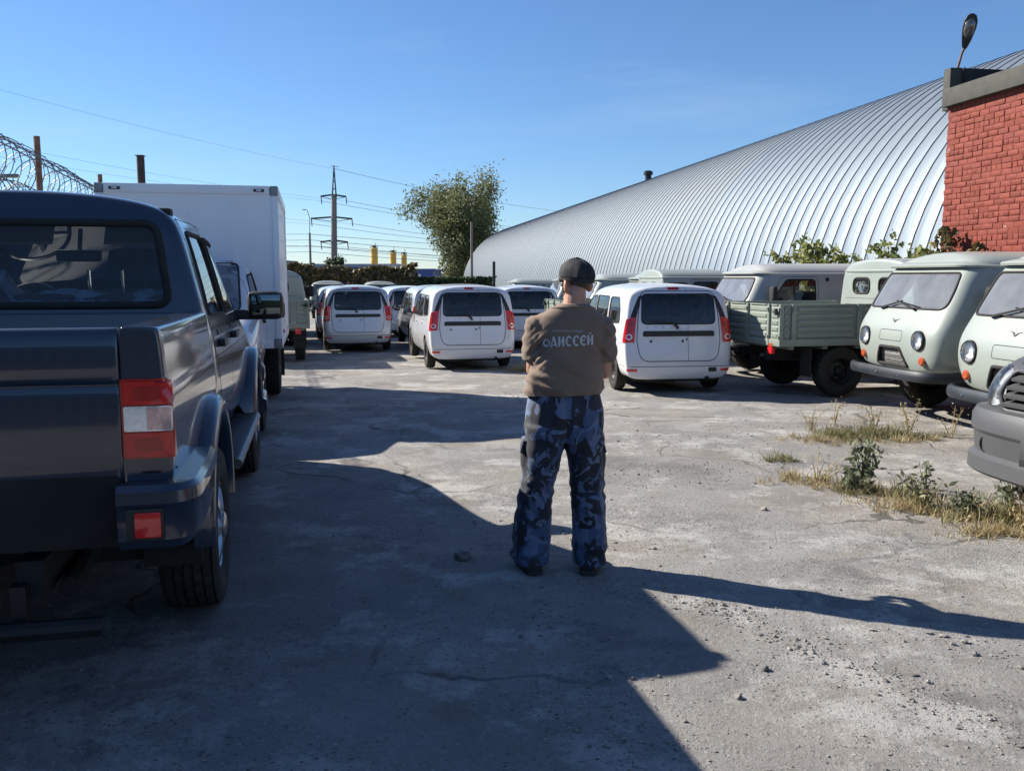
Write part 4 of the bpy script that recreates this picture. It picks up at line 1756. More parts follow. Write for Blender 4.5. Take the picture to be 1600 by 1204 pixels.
def lift_truck(t):
    for o in COL.objects:
        if o.parent == t and o.name.split('.')[0] not in ('wheel', 'chassis', 'cargo_box', 'mud_flap'):
            o.location.z += .06
            o.scale.y = .92
            o.scale.x = .78
            o.location.x += .528
        elif o.parent == t and o.name.split('.')[0] == 'wheel' and o.location.x > 3:
            o.location.y *= .92
            o.location.x = 4.2 * .78 + .528

plain('box_grey', (0.24, 0.25, 0.26), 0.5, 0.3, var=0.1)
# ------------------------------------------------------------------ the setting
HA = V((-math.sin(R(9.2)), math.cos(R(9.2)), 0))     # along the hangar
HR = V((math.cos(R(9.2)), math.sin(R(9.2)), 0))      # across it, away from the yard
FA = V((-math.sin(R(15)), math.cos(R(15)), 0))       # along the left fence
FRR = V((math.cos(R(15)), math.sin(R(15)), 0))

def hp(u, d, z=0.0):
    p = HR * u + HA * d
    return V((p.x, p.y, z))

def ground_material():
    m, t, b = new_mat('yard_ground')
    tcn = nd(t, 'ShaderNodeTexCoord')
    vec = tcn.outputs['Object']
    big = noise_fac(t, 0.33, 0.36, 0.66, detail=6, rough=0.62, vec=vec)
    mid = noise_fac(t, 1.7, 0.35, 0.68, detail=7, rough=0.65, vec=vec)
    fine = noise_fac(t, 34.0, 0.30, 0.70, detail=8, rough=0.78, vec=vec)
    grey = mixc(t, mid, (0.285, 0.286, 0.287), (0.47, 0.47, 0.466))
    tan = mixc(t, mid, (0.325, 0.300, 0.265), (0.45, 0.42, 0.378))
    c = mixc(t, big, grey, tan)
    # tar patches left from old asphalt
    old = noise_fac(t, 0.7, 0.53, 0.59, detail=10, rough=0.76, vec=vec, to=(0, 0.8))
    c = mixc(t, old, c, (0.165, 0.163, 0.162))
    c = mixc(t, mul(t, fine, 0.75), mixc(t, 0.12, c, (0.5, 0.48, 0.45)), mixc(t, 0.6, c, (0.07, 0.066, 0.062)))
    # repaired patches: ragged areas of different age
    dw = nd(t, 'ShaderNodeTexNoise', i_Scale=2.2, i_Detail=7.0, i_Roughness=0.65)
    t.links.new(vec, dw.inputs['Vector'])
    wv = nd(t, 'ShaderNodeVectorMath', operation='MULTIPLY_ADD')
    t.links.new(dw.outputs['Color'], wv.inputs[0])
    wv.inputs[1].default_value = (0.7, 0.7, 0)
    t.links.new(vec, wv.inputs[2])
    pv = nd(t, 'ShaderNodeTexVoronoi', i_Scale=0.36)
    t.links.new(wv.outputs[0], pv.inputs['Vector'])
    ps = nd(t, 'ShaderNodeSeparateColor')
    t.links.new(pv.outputs['Color'], ps.inputs[0])
    c = mixc(t, mul(t, ps.outputs[0], 0.62), c, mixc(t, ps.outputs[1], (0.19, 0.188, 0.186), (0.27, 0.238, 0.20)))
    # bare brown earth and pale dust, with ragged borders
    earth = noise_fac(t, 0.5, 0.50, 0.56, detail=11, rough=0.78, vec=vec, to=(0, 0.8))
    c = mixc(t, earth, c, mixc(t, mid, (0.235, 0.210, 0.180), (0.37, 0.342, 0.305)))
    dust = noise_fac(t, 0.95, 0.51, 0.59, detail=11, rough=0.78, vec=vec, to=(0, 0.66))
    c = mixc(t, dust, c, (0.53, 0.515, 0.49))
    # embedded grit: pale and dark chips in two sizes
    gp = noise_fac(t, 0.9, 0.38, 0.62, detail=6, vec=vec, to=(0.25, 1.0))
    cf = None
    for sc_, lo_, hi_ in ((95.0, 0.25, 0.5), (40.0, 0.55, 0.75)):
        vo = nd(t, 'ShaderNodeTexVoronoi', i_Scale=sc_)
        t.links.new(vec, vo.inputs['Vector'])
        chip = nd(t, 'ShaderNodeMapRange')
        chip.inputs['From Min'].default_value = 0.34
        chip.inputs['From Max'].default_value = 0.24
        t.links.new(vo.outputs['Distance'], chip.inputs['Value'])
        hs = nd(t, 'ShaderNodeSeparateColor')
        t.links.new(vo.outputs['Color'], hs.inputs[0])
        tone = mixc(t, hs.outputs[0], (0.03, 0.029, 0.028), (0.60, 0.58, 0.55))
        sel = nd(t, 'ShaderNodeMapRange')
        sel.inputs['From Min'].default_value = lo_
        sel.inputs['From Max'].default_value = hi_
        t.links.new(hs.outputs[1], sel.inputs['Value'])
        f_ = mul(t, mul(t, chip.outputs['Result'], sel.outputs['Result']), gp)
        c = mixc(t, f_, c, tone)
        cf = f_ if cf is None else mul(t, cf, f_, 'ADD')
    # tyre tracks pressed into the dust
    trk = None
    for (x0, y0, ang, fr_) in ((.98, 3.8, -74, 46.0), (1.72, 3.75, -66, 46.0), (.62, 3.3, -58, 60.0)):
        mp_ = nd(t, 'ShaderNodeMapping', vector_type='TEXTURE')
        mp_.inputs['Location'].default_value = (x0, y0, 0)
        mp_.inputs['Rotation'].default_value = (0, 0, R(ang))
        t.links.new(vec, mp_.inputs['Vector'])
        sx = nd(t, 'ShaderNodeSeparateXYZ')
        t.links.new(mp_.outputs[0], sx.inputs[0])
        ay = mul(t, sx.outputs['Y'], 0.0, 'ABSOLUTE')
        band = nd(t, 'ShaderNodeMapRange')
        band.inputs['From Min'].default_value = 0.095
        band.inputs['From Max'].default_value = 0.075
        t.links.new(ay, band.inputs['Value'])
        ends = nd(t, 'ShaderNodeMapRange')
        ends.inputs['From Min'].default_value = 1.1
        ends.inputs['From Max'].default_value = 0.5
        t.links.new(mul(t, sx.outputs['X'], 0.0, 'ABSOLUTE'), ends.inputs['Value'])
        ph = mul(t, mul(t, sx.outputs['X'], ay, 'ADD'), fr_ * 3.0)
        sn = mul(t, ph, 0.0, 'SINE')
        w1 = mul(t, mul(t, sn, 0.5), 0.5, 'ADD')
        f_ = mul(t, mul(t, w1, band.outputs['Result']), ends.outputs['Result'])
        trk = f_ if trk is None else mul(t, trk, f_, 'ADD')
    trk = mul(t, trk, noise_fac(t, 3.0, 0.42, 0.6, vec=vec))
    c = mixc(t, mul(t, trk, 0.10), c, (0.15, 0.142, 0.132))
    # cracks
    dn = nd(t, 'ShaderNodeTexNoise', i_Scale=1.4, i_Detail=6.0)
    t.links.new(vec, dn.inputs['Vector'])
    vm = nd(t, 'ShaderNodeVectorMath', operation='MULTIPLY_ADD')
    t.links.new(dn.outputs['Color'], vm.inputs[0])
    vm.inputs[1].default_value = (0.9, 0.9, 0)
    t.links.new(vec, vm.inputs[2])
    ve = nd(t, 'ShaderNodeTexVoronoi', feature='DISTANCE_TO_EDGE', i_Scale=0.42)
    t.links.new(vm.outputs[0], ve.inputs['Vector'])
    ck = nd(t, 'ShaderNodeMapRange')
    ck.inputs['From Min'].default_value = 0.010
    ck.inputs['From Max'].default_value = 0.003
    t.links.new(ve.outputs['Distance'], ck.inputs['Value'])
    ckm = mul(t, ck.outputs['Result'], noise_fac(t, 0.5, 0.46, 0.6, vec=vec, to=(0, 0.7)))
    c = mixc(t, ckm, c, (0.05, 0.047, 0.045))
    t.links.new(c, b.inputs['Base Color'])
    b.inputs['Roughness'].default_value = 0.95
    b.inputs['Specular IOR Level'].default_value = 0.25
    # relief
    h1 = nd(t, 'ShaderNodeTexNoise', i_Scale=30.0, i_Detail=9.0, i_Roughness=0.8)
    t.links.new(vec, h1.inputs['Vector'])
    hh = mul(t, mul(t, h1.outputs['Fac'], 0.9), mul(t, cf, 0.45), 'ADD')
    hh = mul(t, hh, mul(t, ckm, 0.5), 'SUBTRACT')
    hh = mul(t, hh, mul(t, trk, 0.10), 'SUBTRACT')
    bp = nd(t, 'ShaderNodeBump', i_Strength=1.0, i_Distance=0.020)
    t.links.new(hh, bp.inputs['Height'])
    t.links.new(bp.outputs['Normal'], b.inputs['Normal'])
    return m

ground_material()

def axis_lines(lo, hi, flo, fhi, fine, grow=1.22):
    out = []
    x = flo
    while x <= fhi:
        out.append(x)
        x += fine
    st = fine
    x = out[-1]
    while x < hi:
        st *= grow
        x += st
        out.append(min(x, hi))
    st = fine
    x = out[0]
    while x > lo:
        st *= grow
        x -= st
        out.insert(0, max(x, lo))
    return out

def ground_h(x, y):
    n = noise.noise(V((x * .35, y * .35, 0))) * .04 + noise.noise(V((x * 1.3, y * 1.3, 4))) * .022 + noise.noise(V((x * 3.7, y * 3.7, 9))) * .009
    fade = max(0.0, 1 - abs(y - 9) / 26)
    return gz(y) + (n - .012) * fade

def build_ground():
    xs = axis_lines(-900, 900, -7, 9, .11)
    ys = axis_lines(-60, 1500, 2.0, 24, .13)
    mb = MB()
    for y in ys:
        for x in xs:
            mb.v.append((x, y, ground_h(x, y)))
    n = len(xs)
    for j in range(len(ys) - 1):
        for i in range(n - 1):
            mb.face((j * n + i, j * n + i + 1, (j + 1) * n + i + 1, (j + 1) * n + i))
    o = mb.build('ground', 'yard_ground', angle=180)
    tag(o, 'dusty grey yard of broken asphalt and gravel', None, kind='structure')

build_ground()

# ---- loose stones
def stone_mesh(rng, r):
    bm = bmesh.new()
    bmesh.ops.create_icosphere(bm, subdivisions=1, radius=r)
    sx, sy, sz = rng.uniform(.7, 1.3), rng.uniform(.7, 1.3), rng.uniform(.45, .8)
    for v in bm.verts:
        k = rng.uniform(.78, 1.15)
        v.co = V((v.co.x * sx * k, v.co.y * sy * k, v.co.z * sz * k))
    bm.verts.index_update()
    vs = [v.co.copy() for v in bm.verts]
    fs = [[v.index for v in f.verts] for f in bm.faces]
    bm.free()
    return vs, fs

def stone_mat(name, lo, hi):
    m, t, b = new_mat(name)
    geo = nd(t, 'ShaderNodeNewGeometry')
    c = mixc(t, geo.outputs['Random Per Island'], lo, hi)
    c = mixc(t, noise_fac(t, 40, .3, .7, to=(0, .35)), c, (0.1, 0.095, 0.09))
    t.links.new(c, b.inputs['Base Color'])
    b.inputs['Roughness'].default_value = 0.95
    return m

stone_mat('stone', (0.13, 0.125, 0.12), (0.38, 0.35, 0.31))

def build_gravel():
    rng = random.Random(11)
    lib = [stone_mesh(rng, 1.0) for _ in range(10)]
    mb = MB()
    def put(x, y, r):
        vs, fs = rng.choice(lib)
        a = rng.uniform(0, 6.28)
        c, s = math.cos(a), math.sin(a)
        z = ground_h(x, y)
        mb.add([((v.x * c - v.y * s) * r + x, (v.x * s + v.y * c) * r + y, v.z * r + z + r * .25) for v in vs], fs)
    # gravel washed into strips beside the wheel tracks, plus a thin scatter
    strips = [((.35, 4.9), (1.25, 4.35), .16, 260), ((1.0, 4.5), (1.9, 3.1), .16, 420), ((.2, 4.6), (.55, 2.9), .22, 300), ((2.0, 4.1), (2.6, 3.4), .2, 160),
              ((-.6, 6.2), (1.0, 5.6), .5, 260), ((.9, 7.5), (2.6, 7.9), .6, 420), ((1.2, 9.0), (3.2, 10.2), .6, 320), ((-1.6, 11), (.4, 13.6), .6, 220)]
    for a, b, wd, n in strips:
        for _ in range(n):
            u = rng.random()
            x = a[0] + (b[0] - a[0]) * u + rng.gauss(0, wd * .5)
            y = a[1] + (b[1] - a[1]) * u + rng.gauss(0, wd * .5)
            put(x, y, min(.018, .003 + rng.expovariate(1 / .0028)))
    for _ in range(2600):
        y = 2.6 + 10 * rng.random() ** 1.7
        x = rng.uniform(-.75, .75) * y
        put(x, y, min(.018, .0022 + rng.expovariate(1 / .0022)))
    o = mb.build('gravel', 'stone', angle=25)
    tag(o, 'loose gravel and grit scattered over the yard', 'gravel', kind='stuff')

build_gravel()

def lone_stone(x, y, r, label, seed, flat=1.0):
    rng = random.Random(seed)
    bm = bmesh.new()
    bmesh.ops.create_icosphere(bm, subdivisions=3, radius=r)
    for v in bm.verts:
        q = v.co.normalized()
        k = 1 + .30 * noise.noise(q * 1.6 + V((seed, 0, 0))) + .10 * noise.noise(q * 5 + V((0, seed, 0)))
        v.co = V((q.x * r * k, q.y * r * k * .85, q.z * r * k * .72 * flat))
    bm.verts.index_update()
    mb = MB()
    z = ground_h(x, y)
    mb.add([v.co + V((0, 0, r * .35 * flat)) for v in bm.verts], [[v.index for v in f.verts] for f in bm.faces])
    bm.free()
    o = mb.build('stone', 'stone_dark' if r > .05 else 'stone', angle=30)
    o.location = (x, y, z)
    o.rotation_euler = (0, 0, seed)
    tag(o, label, 'stone', 'larger stones lying on the yard')

plain('stone_dark', (0.21, 0.205, 0.20), 0.9, var=0.3, vscale=8, bump=0.4, bscale=30)
lone_stone(-.30, 5.30, .060, 'dark lump of stone in the shade left of the man', 2)
lone_stone(1.10, 3.72, .019, 'pale pebble just beyond the pointed corner of the pickup shadow', 4)
lone_stone(.92, 3.46, .018, 'pebble in the sun right of the shadow edge, nearest the bottom', 5)
lone_stone(2.42, 3.30, .022, 'pale stone at the bottom right of the yard', 8)
lone_stone(1.86, 6.45, .024, 'dark stone left of the dry weed strip', 9)

# ------------------------------------------------------------------ arched hangar
def metal_sheet(name, col, rough, rv, streak):
    m, t, b = new_mat(name)
    b.inputs['Metallic'].default_value = 0.6
    tcn = nd(t, 'ShaderNodeTexCoord')
    mpn = nd(t, 'ShaderNodeMapping')
    mpn.inputs['Scale'].default_value = (1.0, 3.0, .25)
    t.links.new(tcn.outputs['Object'], mpn.inputs['Vector'])
    oi = nd(t, 'ShaderNodeObjectInfo')
    add = nd(t, 'ShaderNodeVectorMath', operation='ADD')
    t.links.new(mpn.outputs[0], add.inputs[0])
    cmb = nd(t, 'ShaderNodeCombineXYZ')
    t.links.new(mul(t, oi.outputs['Random'], 40.0), cmb.inputs[0])
    t.links.new(cmb.outputs[0], add.inputs[1])
    f = noise_fac(t, 1.3, 0.3, 0.7, detail=5, vec=add.outputs[0])
    c = mixc(t, f, [x * (1 - streak) for x in col], col)
    c = mixc(t, mul(t, oi.outputs['Random'], .22), c, [x * .72 for x in col])
    t.links.new(c, b.inputs['Base Color'])
    r = nd(t, 'ShaderNodeMapRange')
    r.inputs['To Min'].default_value = rough
    r.inputs['To Max'].default_value = rough + rv
    t.links.new(f, r.inputs['Value'])
    t.links.new(r.outputs[0], b.inputs['Roughness'])
    n = nd(t, 'ShaderNodeTexNoise', i_Scale=1.6, i_Detail=3.0)
    t.links.new(add.outputs[0], n.inputs['Vector'])
    bp = nd(t, 'ShaderNodeBump', i_Strength=0.35, i_Distance=0.05)
    t.links.new(n.outputs['Fac'], bp.inputs['Height'])
    t.links.new(bp.outputs['Normal'], b.inputs['Normal'])

metal_sheet('galvanised_new', (0.185, 0.222, 0.262), 0.52, 0.10, 0.08)
metal_sheet('galvanised_old', (0.19, 0.218, 0.242), 0.60, 0.10, 0.10)
plain('seam_steel', (0.15, 0.175, 0.21), 0.5, 0.6, var=0.2)

def build_hangar():
    R0, uc, pitch = 9.0, 22.7, .69
    o = empty('arched_hangar', hp(uc, 12, -.3), math.atan2(HR.y, HR.x))
    # local: x across, y along, z up
    n = 40
    w_ = pitch - .012
    prof = [(0, -.0), (.05, .012), (w_ * .5, .022), (w_ - .05, .012), (w_, 0)]
    mb = MB()
    rings = []
    for i in range(n + 1):
        a = math.pi * i / n
        rings.append([(-math.cos(a) * (R0 + h), y, math.sin(a) * (R0 + h) + .3) for y, h in prof])
    mb.loft(rings, closed=False, caps=False)
    pm = mb.mesh('roof_panel', 'galvanised_new', angle=60)
    pm2 = pm.copy()
    pm2.materials[0] = MATS['galvanised_old']
    sb = MB()
    rings = []
    for i in range(n + 1):
        a = math.pi * i / n
        rings.append([(-math.cos(a) * (R0 + h), y, math.sin(a) * (R0 + h) + .3) for y, h in ((-.012, -.01), (-.009, .032), (.009, .032), (.012, -.01))])
    sb.loft(rings, closed=False, caps=False)
    sm_ = sb.mesh('panel_seam', 'seam_steel', angle=30)
    for k in range(170):
        y = k * pitch
        d = 12 + y
        q = link(bpy.data.objects.new('roof_panel', pm if d < 37 else pm2), o)
        q.location = (0, y + .006, 0)
        q = link(bpy.data.objects.new('panel_seam', sm_), o)
        q.location = (0, y, 0)
    for y, nm in ((0.02, 'end_wall'), (170 * pitch - .02, 'end_wall')):
        e = MB()
        pts = [(-math.cos(math.pi * i / n) * (R0 - .02), y, math.sin(math.pi * i / n) * (R0 - .02) + .3) for i in range(n + 1)]
        e.add(pts + [(-R0, y, 0), (R0, y, 0)], [list(range(n + 1))])
        e.build(nm, 'galvanised_old', o, smooth=False)
    fb = MB()
    fb.box((-R0 - .02, 170 * pitch / 2, .1), (.25, 170 * pitch, .5))
    fb.build('plinth', 'concrete', o)
    v = MB()
    v.lathe([(.22, 0), (.22, .40), (.32, .42), (.32, .62), (.22, .70), (.001, .72)], 16, 'z', (-2.95, 50.0, 8.72))
    v.build('roof_vent', 'steel_black', o)
    tag(o, 'long arched hangar of ribbed galvanised steel sheets behind the vans', 'hangar')

plain('concrete', (0.30, 0.29, 0.28), 0.9, var=0.2, vscale=3, bump=0.3, bscale=40)
build_hangar()

# ------------------------------------------------------------------ red brick annex
def brick_mat(name, lo, hi, chipc):
    m, t, b = new_mat(name)
    oi = nd(t, 'ShaderNodeObjectInfo')
    tcn = nd(t, 'ShaderNodeTexCoord')
    c = mixc(t, oi.outputs['Random'], lo, hi)
    c = mixc(t, noise_fac(t, 9, .3, .75, detail=6), c, [x * .72 for x in lo])
    geo = nd(t, 'ShaderNodeNewGeometry')
    ch = noise_fac(t, 2.6, .655, .69, detail=9, rough=.75, vec=geo.outputs['Position'])
    c = mixc(t, ch, c, chipc)
    t.links.new(c, b.inputs['Base Color'])
    b.inputs['Roughness'].default_value = 0.75
    n = nd(t, 'ShaderNodeTexNoise', i_Scale=30.0, i_Detail=5.0)
    t.links.new(tcn.outputs['Object'], n.inputs['Vector'])
    bp = nd(t, 'ShaderNodeBump', i_Strength=0.5, i_Distance=0.01)
    t.links.new(n.outputs['Fac'], bp.inputs['Height'])
    t.links.new(bp.outputs['Normal'], b.inputs['Normal'])

brick_mat('brick_red', (0.185, 0.028, 0.013), (0.250, 0.042, 0.019), (0.40, 0.27, 0.22))
plain('mortar_red', (0.17, 0.030, 0.023), 0.9, var=0.3)
plain('fascia_olive', (0.050, 0.050, 0.042), 0.8, var=0.2, bump=0.2)
plain('felt_and_shade', (0.02, 0.021, 0.024), 0.85, var=0.3)  # roof felt; on the end parapet the dark tone stands for shade

def build_annex():
    u0, d1, d0, zt = 11.0, 16.05, 2.0, 4.90
    o = empty('brick_annex', hp(u0, d1), math.atan2(HR.y, HR.x))
    # local: x into the building, y along (0 at the far corner, negative towards the camera)
    wl = MB()
    wl.box((1.32, -(d1 - d0) / 2, zt / 2), (2.56, d1 - d0 - .04, zt))
    wall = wl.build('wall', 'mortar_red', o, smooth=False)
    rng = random.Random(21)
    lib = []
    for k in range(5):
        b = MB()
        b.box((0, 0, 0), (.12, .25, .088), bev=.006)
        b.v = [(x + rng.uniform(-.003, .003), y + rng.uniform(-.004, .004), z + rng.uniform(-.004, .004)) for x, y, z in b.v]
        lib.append(b.mesh('brick', 'brick_red', angle=40))
    ch, bl = .102, .263
    rest = MB()
    count = 0
    nrow = int(zt / ch)
    for r in range(nrow):
        z = ch * (r + .5)
        header = r % 4 == 3
        L_ = .132 if header else bl
        y = -L_ / 2 - (.0 if r % 2 else -.0)
        if not header and r % 2:
            y -= bl / 2
        k = 0
        while y > -(d1 - d0) + .2:
            near = (z > 2.05 and y > -2.45)
            if near and count < 300:
                q = link(bpy.data.objects.new('brick', rng.choice(lib)), wall)
                q.location = (.092 + rng.uniform(-.006, .006), y + rng.uniform(-.004, .004), z + rng.uniform(-.003, .003))
                q.rotation_euler = (rng.uniform(-.02, .02), 0, rng.uniform(-.025, .025))
                if header:
                    q.scale = (1, .48, 1)
                count += 1
            else:
                rest.box((.092 + rng.uniform(-.005, .005), y, z), (.12, L_ - .013, .088))
            y -= L_
    rb = rest.build('brickwork', 'brick_red', wall, smooth=False)
    rb['kind'] = 'stuff'
    # half bricks closing the far corner
    f = MB()
    f.box((.09, -(d1 - d0) / 2 + .0, zt + .165), (.40, d1 - d0, .33), bev=.012)
    f.build('fascia', 'fascia_olive', o)
    p = MB()
    p.box((1.36, .06, zt + .35), (2.70, .20, .78), bev=.01)
    pp = p.build('end_parapet', 'fascia_olive', o)
    p = MB()
    p.box((1.45, -.06, zt + .50), (2.4, .05, .44))
    p.build('parapet_shade', 'felt_and_shade', pp)  # dark sheet that paints shade onto the parapet's inner face
    rf = MB()
    rf.box((1.4, -(d1 - d0) / 2, zt + .17), (2.3, d1 - d0 - .3, .26))
    rf.build('roof', 'felt_and_shade', o)
    c = MB()
    c.tube(smooth_path([(.28, -.07, zt + .75), (.30, -.10, zt + .48), (.40, -.07, zt + .40), (.48, -.07, zt + .5), (.50, -.07, zt + .75)], 6), .012, 6)
    c.build('slack_cable', 'rubber', pp)
    tag(o, 'red painted brick annex with dark parapet at the right edge', 'building')
    # street lamp on the parapet
    base = hp(u0 + .22, d1 + .06, zt + .74)
    l = empty('street_lamp', base, 0, .88)
    m = MB()
    m.tube([(0, 0, 0), (.06, -.02, .30), (.10, -.04, .42)], .028, 8)
    m.box((0, 0, .01), (.10, .10, .02))
    m.build('lamp_arm', 'steel_rusty', l)
    h = MB()
    D_ = V((.06, -.28, .95)).normalized()
    Sx = V((1, -.25, 0)).normalized()
    Sx = (Sx - D_ * Sx.dot(D_)).normalized()
    N_ = D_.cross(Sx).normalized()
    if N_.y > 0:
        N_ = -N_
    rings = []
    for u, wd, th in ((0, .03, .03), (.06, .06, .05), (.20, .10, .075), (.42, .14, .10), (.58, .135, .09), (.68, .09, .06), (.72, .03, .02)):
        c_ = V((.10, -.04, .40)) + D_ * u
        rings.append([c_ + Sx * wd * math.cos(a) - N_ * th * max(-.15, math.sin(a)) for a in [2 * math.pi * i / 14 for i in range(14)]])
    h.loft(rings)
    lh = h.build('lamp_head', 'steel_black', l)
    g = MB()
    rings = []
    for u, wd, th in ((.24, .05, .01), (.30, .095, .045), (.42, .115, .06), (.55, .10, .045), (.62, .04, .01)):
        c_ = V((.10, -.04, .40)) + D_ * u + N_ * .012
        rings.append([c_ + Sx * wd * math.cos(a) + N_ * th * max(0, math.sin(a)) for a in [2 * math.pi * i / 14 for i in range(14)]])
    g.loft(rings)
    g.build('lamp_bowl', 'lens_smoked', lh)
    tag(l, 'cobra-head street lamp standing on the dark parapet of the brick annex', 'street lamp')

plain('steel_rusty', (0.20, 0.11, 0.075), 0.8, 0.2, var=0.4, vscale=12)
plain('lens_smoked', (0.10, 0.09, 0.085), 0.15, coat=1.0, var=0.5, vscale=30)
build_annex()

# ------------------------------------------------------------------ fence with razor wire on the left
plain('fence_sheet', (0.40, 0.42, 0.34), 0.55, 0.1, var=0.12, vscale=2)
plain('wire', (0.16, 0.16, 0.17), 0.5, 0.5)

def build_fence():
    u = -3.75
    o = empty('sheet_fence', FRR * u, math.atan2(FRR.y, FRR.x))
    # local: y along the fence
    top = 2.35
    mb = MB()
    n = 12
    pts = []
    for i in range(n):
        y = i * .1
        pts += [(0, y), (0, y + .04), (.03, y + .055), (.03, y + .085)]
    pts.append((0, 1.2))
    mb.loft([[(x, y, .08) for x, y in pts], [(x, y, top) for x, y in pts]], closed=False, caps=False)
    me = mb.mesh('fence_panel', 'fence_sheet', smooth=False)
    for k in range(40):
        q = link(bpy.data.objects.new('fence_panel', me), o)
        q.location = (0, 3 + k * 1.2, gz(3 + k * 1.2))
    for k in range(7):
        y = 5.5 + k * 6.0
        p = MB()
        p.tube([(-.08, y, -.2), (-.08, y, 4.12)], .052, 10)
        p.build('fence_post', 'steel_rusty', o)
    for z in (3.72, 3.80, 2.95):
        w_ = MB()
        w_.tube([(-.02, 3, z), (-.02, 50, z - .2)], .012, 5)
        w_.build('strand', 'wire', o)
    rng = random.Random(5)
    for zc, r, ph, xo in ((3.32, .44, 0.0, .0), (2.78, .38, 1.0, .05)):
        cw = MB()
        path = []
        y = 3.0
        a = ph
        while y < 46:
            rr = r * (1 + .10 * noise.noise(V((a * .35, zc, 0))))
            path.append((xo + rr * math.cos(a), y + .10 * math.sin(a * .5 + zc), zc + rr * math.sin(a) - .004 * (y - 3)))
            a += R(18)
            y += .40 * 18 / 360
        cw.tube(path, .0075, 4, caps=False)
        for i in range(0, len(path), 3):
            p = V(path[i])
            d = V((rng.uniform(-1, 1), rng.uniform(-1, 1), rng.uniform(-1, 1))).normalized() * .032
            cw.tube([p - d, p + d], .006, 3, caps=False)
        cw.build('razor_coil', 'wire', o, angle=80)
    tag(o, 'ribbed sheet fence on rusty posts topped with coils of razor wire', 'fence')
    p = MB()
    p.tube([(0, 0, -.5), (0, 0, 5.55)], .115, 16)
    p.box((0, 0, 5.56), (.25, .25, .02), bev=.005)
    q = p.build('steel_pipe_post', 'pipe_brown', None)
    q.location = (-11.35, 28.0, gz(28))
    tag(q, 'dark brown pipe standing up behind the white cargo box', 'post')
    # yard lamp beyond the fence at the far left
    l = empty('street_lamp', (-17.2, 30, gz(30)))
    m = MB()
    m.tube([(0, 0, 0), (0, 0, 4.7), (.15, 0, 5.1), (.55, 0, 5.2)], .05, 8)
    m.build('lamp_post', 'concrete', l)
    m = MB()
    m.box((.75, 0, 5.2), (.55, .22, .12), bev=.05)
    m.build('lamp_head', 'steel_grey', l)
    tag(l, 'grey street lamp behind the razor wire at the left edge', 'street lamp')

def build_gate():
    """dark green ribbed fence that closes the yard behind the camera"""
    o = empty('boundary_fence', (0, -5.5, 0))
    mb = MB()
    pts = []
    for i in range(10):
        y = i * .2
        pts += [(y, 0), (y + .09, 0), (y + .11, .045), (y + .18, .045)]
    pts.append((2.0, 0))
    mb.loft([[(x, y, .05) for x, y in pts], [(x, y, 2.7) for x, y in pts]], closed=False, caps=False)
    me = mb.mesh('fence_panel', 'fence_green', smooth=False)
    for k in range(12):
        q = link(bpy.data.objects.new('fence_panel', me), o)
        q.location = (-12 + 2 * k, 0, 0)
    tag(o, 'dark green ribbed boundary fence behind the camera', 'fence')

plain('fence_green', (0.035, 0.055, 0.045), 0.6, var=0.2)
build_gate()
plain('pipe_brown', (0.055, 0.035, 0.032), 0.6, 0.2, var=0.3)
build_fence()

# ------------------------------------------------------------------ foliage
def leaf_mat(name, lo, hi, trans=0.25):
    m, t, b = new_mat(name)
    geo = nd(t, 'ShaderNodeNewGeometry')
    c = mixc(t, geo.outputs['Random Per Island'], lo, hi)
    t.links.new(c, b.inputs['Base Color'])
    b.inputs['Roughness'].default_value = 0.6
    tl = nd(t, 'ShaderNodeBsdfTranslucent')
    t.links.new(c, tl.inputs['Color'])
    mxs = nd(t, 'ShaderNodeMixShader')
    mxs.inputs[0].default_value = trans
    out = [n for n in t.nodes if n.type == 'OUTPUT_MATERIAL'][0]
    t.links.new(b.outputs[0], mxs.inputs[1])
    t.links.new(tl.outputs[0], mxs.inputs[2])
    t.links.new(mxs.outputs[0], out.inputs['Surface'])

leaf_mat('leaf_willow', (0.095, 0.115, 0.045), (0.25, 0.255, 0.11), 0.35)
leaf_mat('leaf_creeper', (0.060, 0.062, 0.026), (0.20, 0.15, 0.065))
leaf_mat('leaf_dark', (0.022, 0.045, 0.016), (0.055, 0.085, 0.03))
leaf_mat('leaf_maple', (0.13, 0.18, 0.05), (0.38, 0.36, 0.12), 0.4)
leaf_mat('leaf_weed', (0.095, 0.12, 0.060), (0.19, 0.20, 0.12))
leaf_mat('leaf_dry', (0.30, 0.23, 0.115), (0.50, 0.41, 0.23))
leaf_mat('leaf_olive', (0.16, 0.16, 0.07), (0.30, 0.27, 0.14))
plain('bark', (0.09, 0.078, 0.065), 0.9, var=0.3, vscale=5, bump=0.5, bscale=20)

def leaf(mb, p, rng, s, asp=0.5, up=0.0):
    d = V((rng.gauss(0, 1), rng.gauss(0, 1), rng.gauss(0, 1) + up)).normalized()
    e = d.cross(V((rng.gauss(0, 1), rng.gauss(0, 1), rng.gauss(0, 1)))).normalized()
    a = p - d * s * .5
    o = len(mb.v)
    mb.v += [tuple(a), tuple(p + e * s * asp * .5 + d * s * -.05), tuple(p + d * s * .5), tuple(p - e * s * asp * .5 + d * s * -.05)]
    mb.face((o, o + 1, o + 2, o + 3))

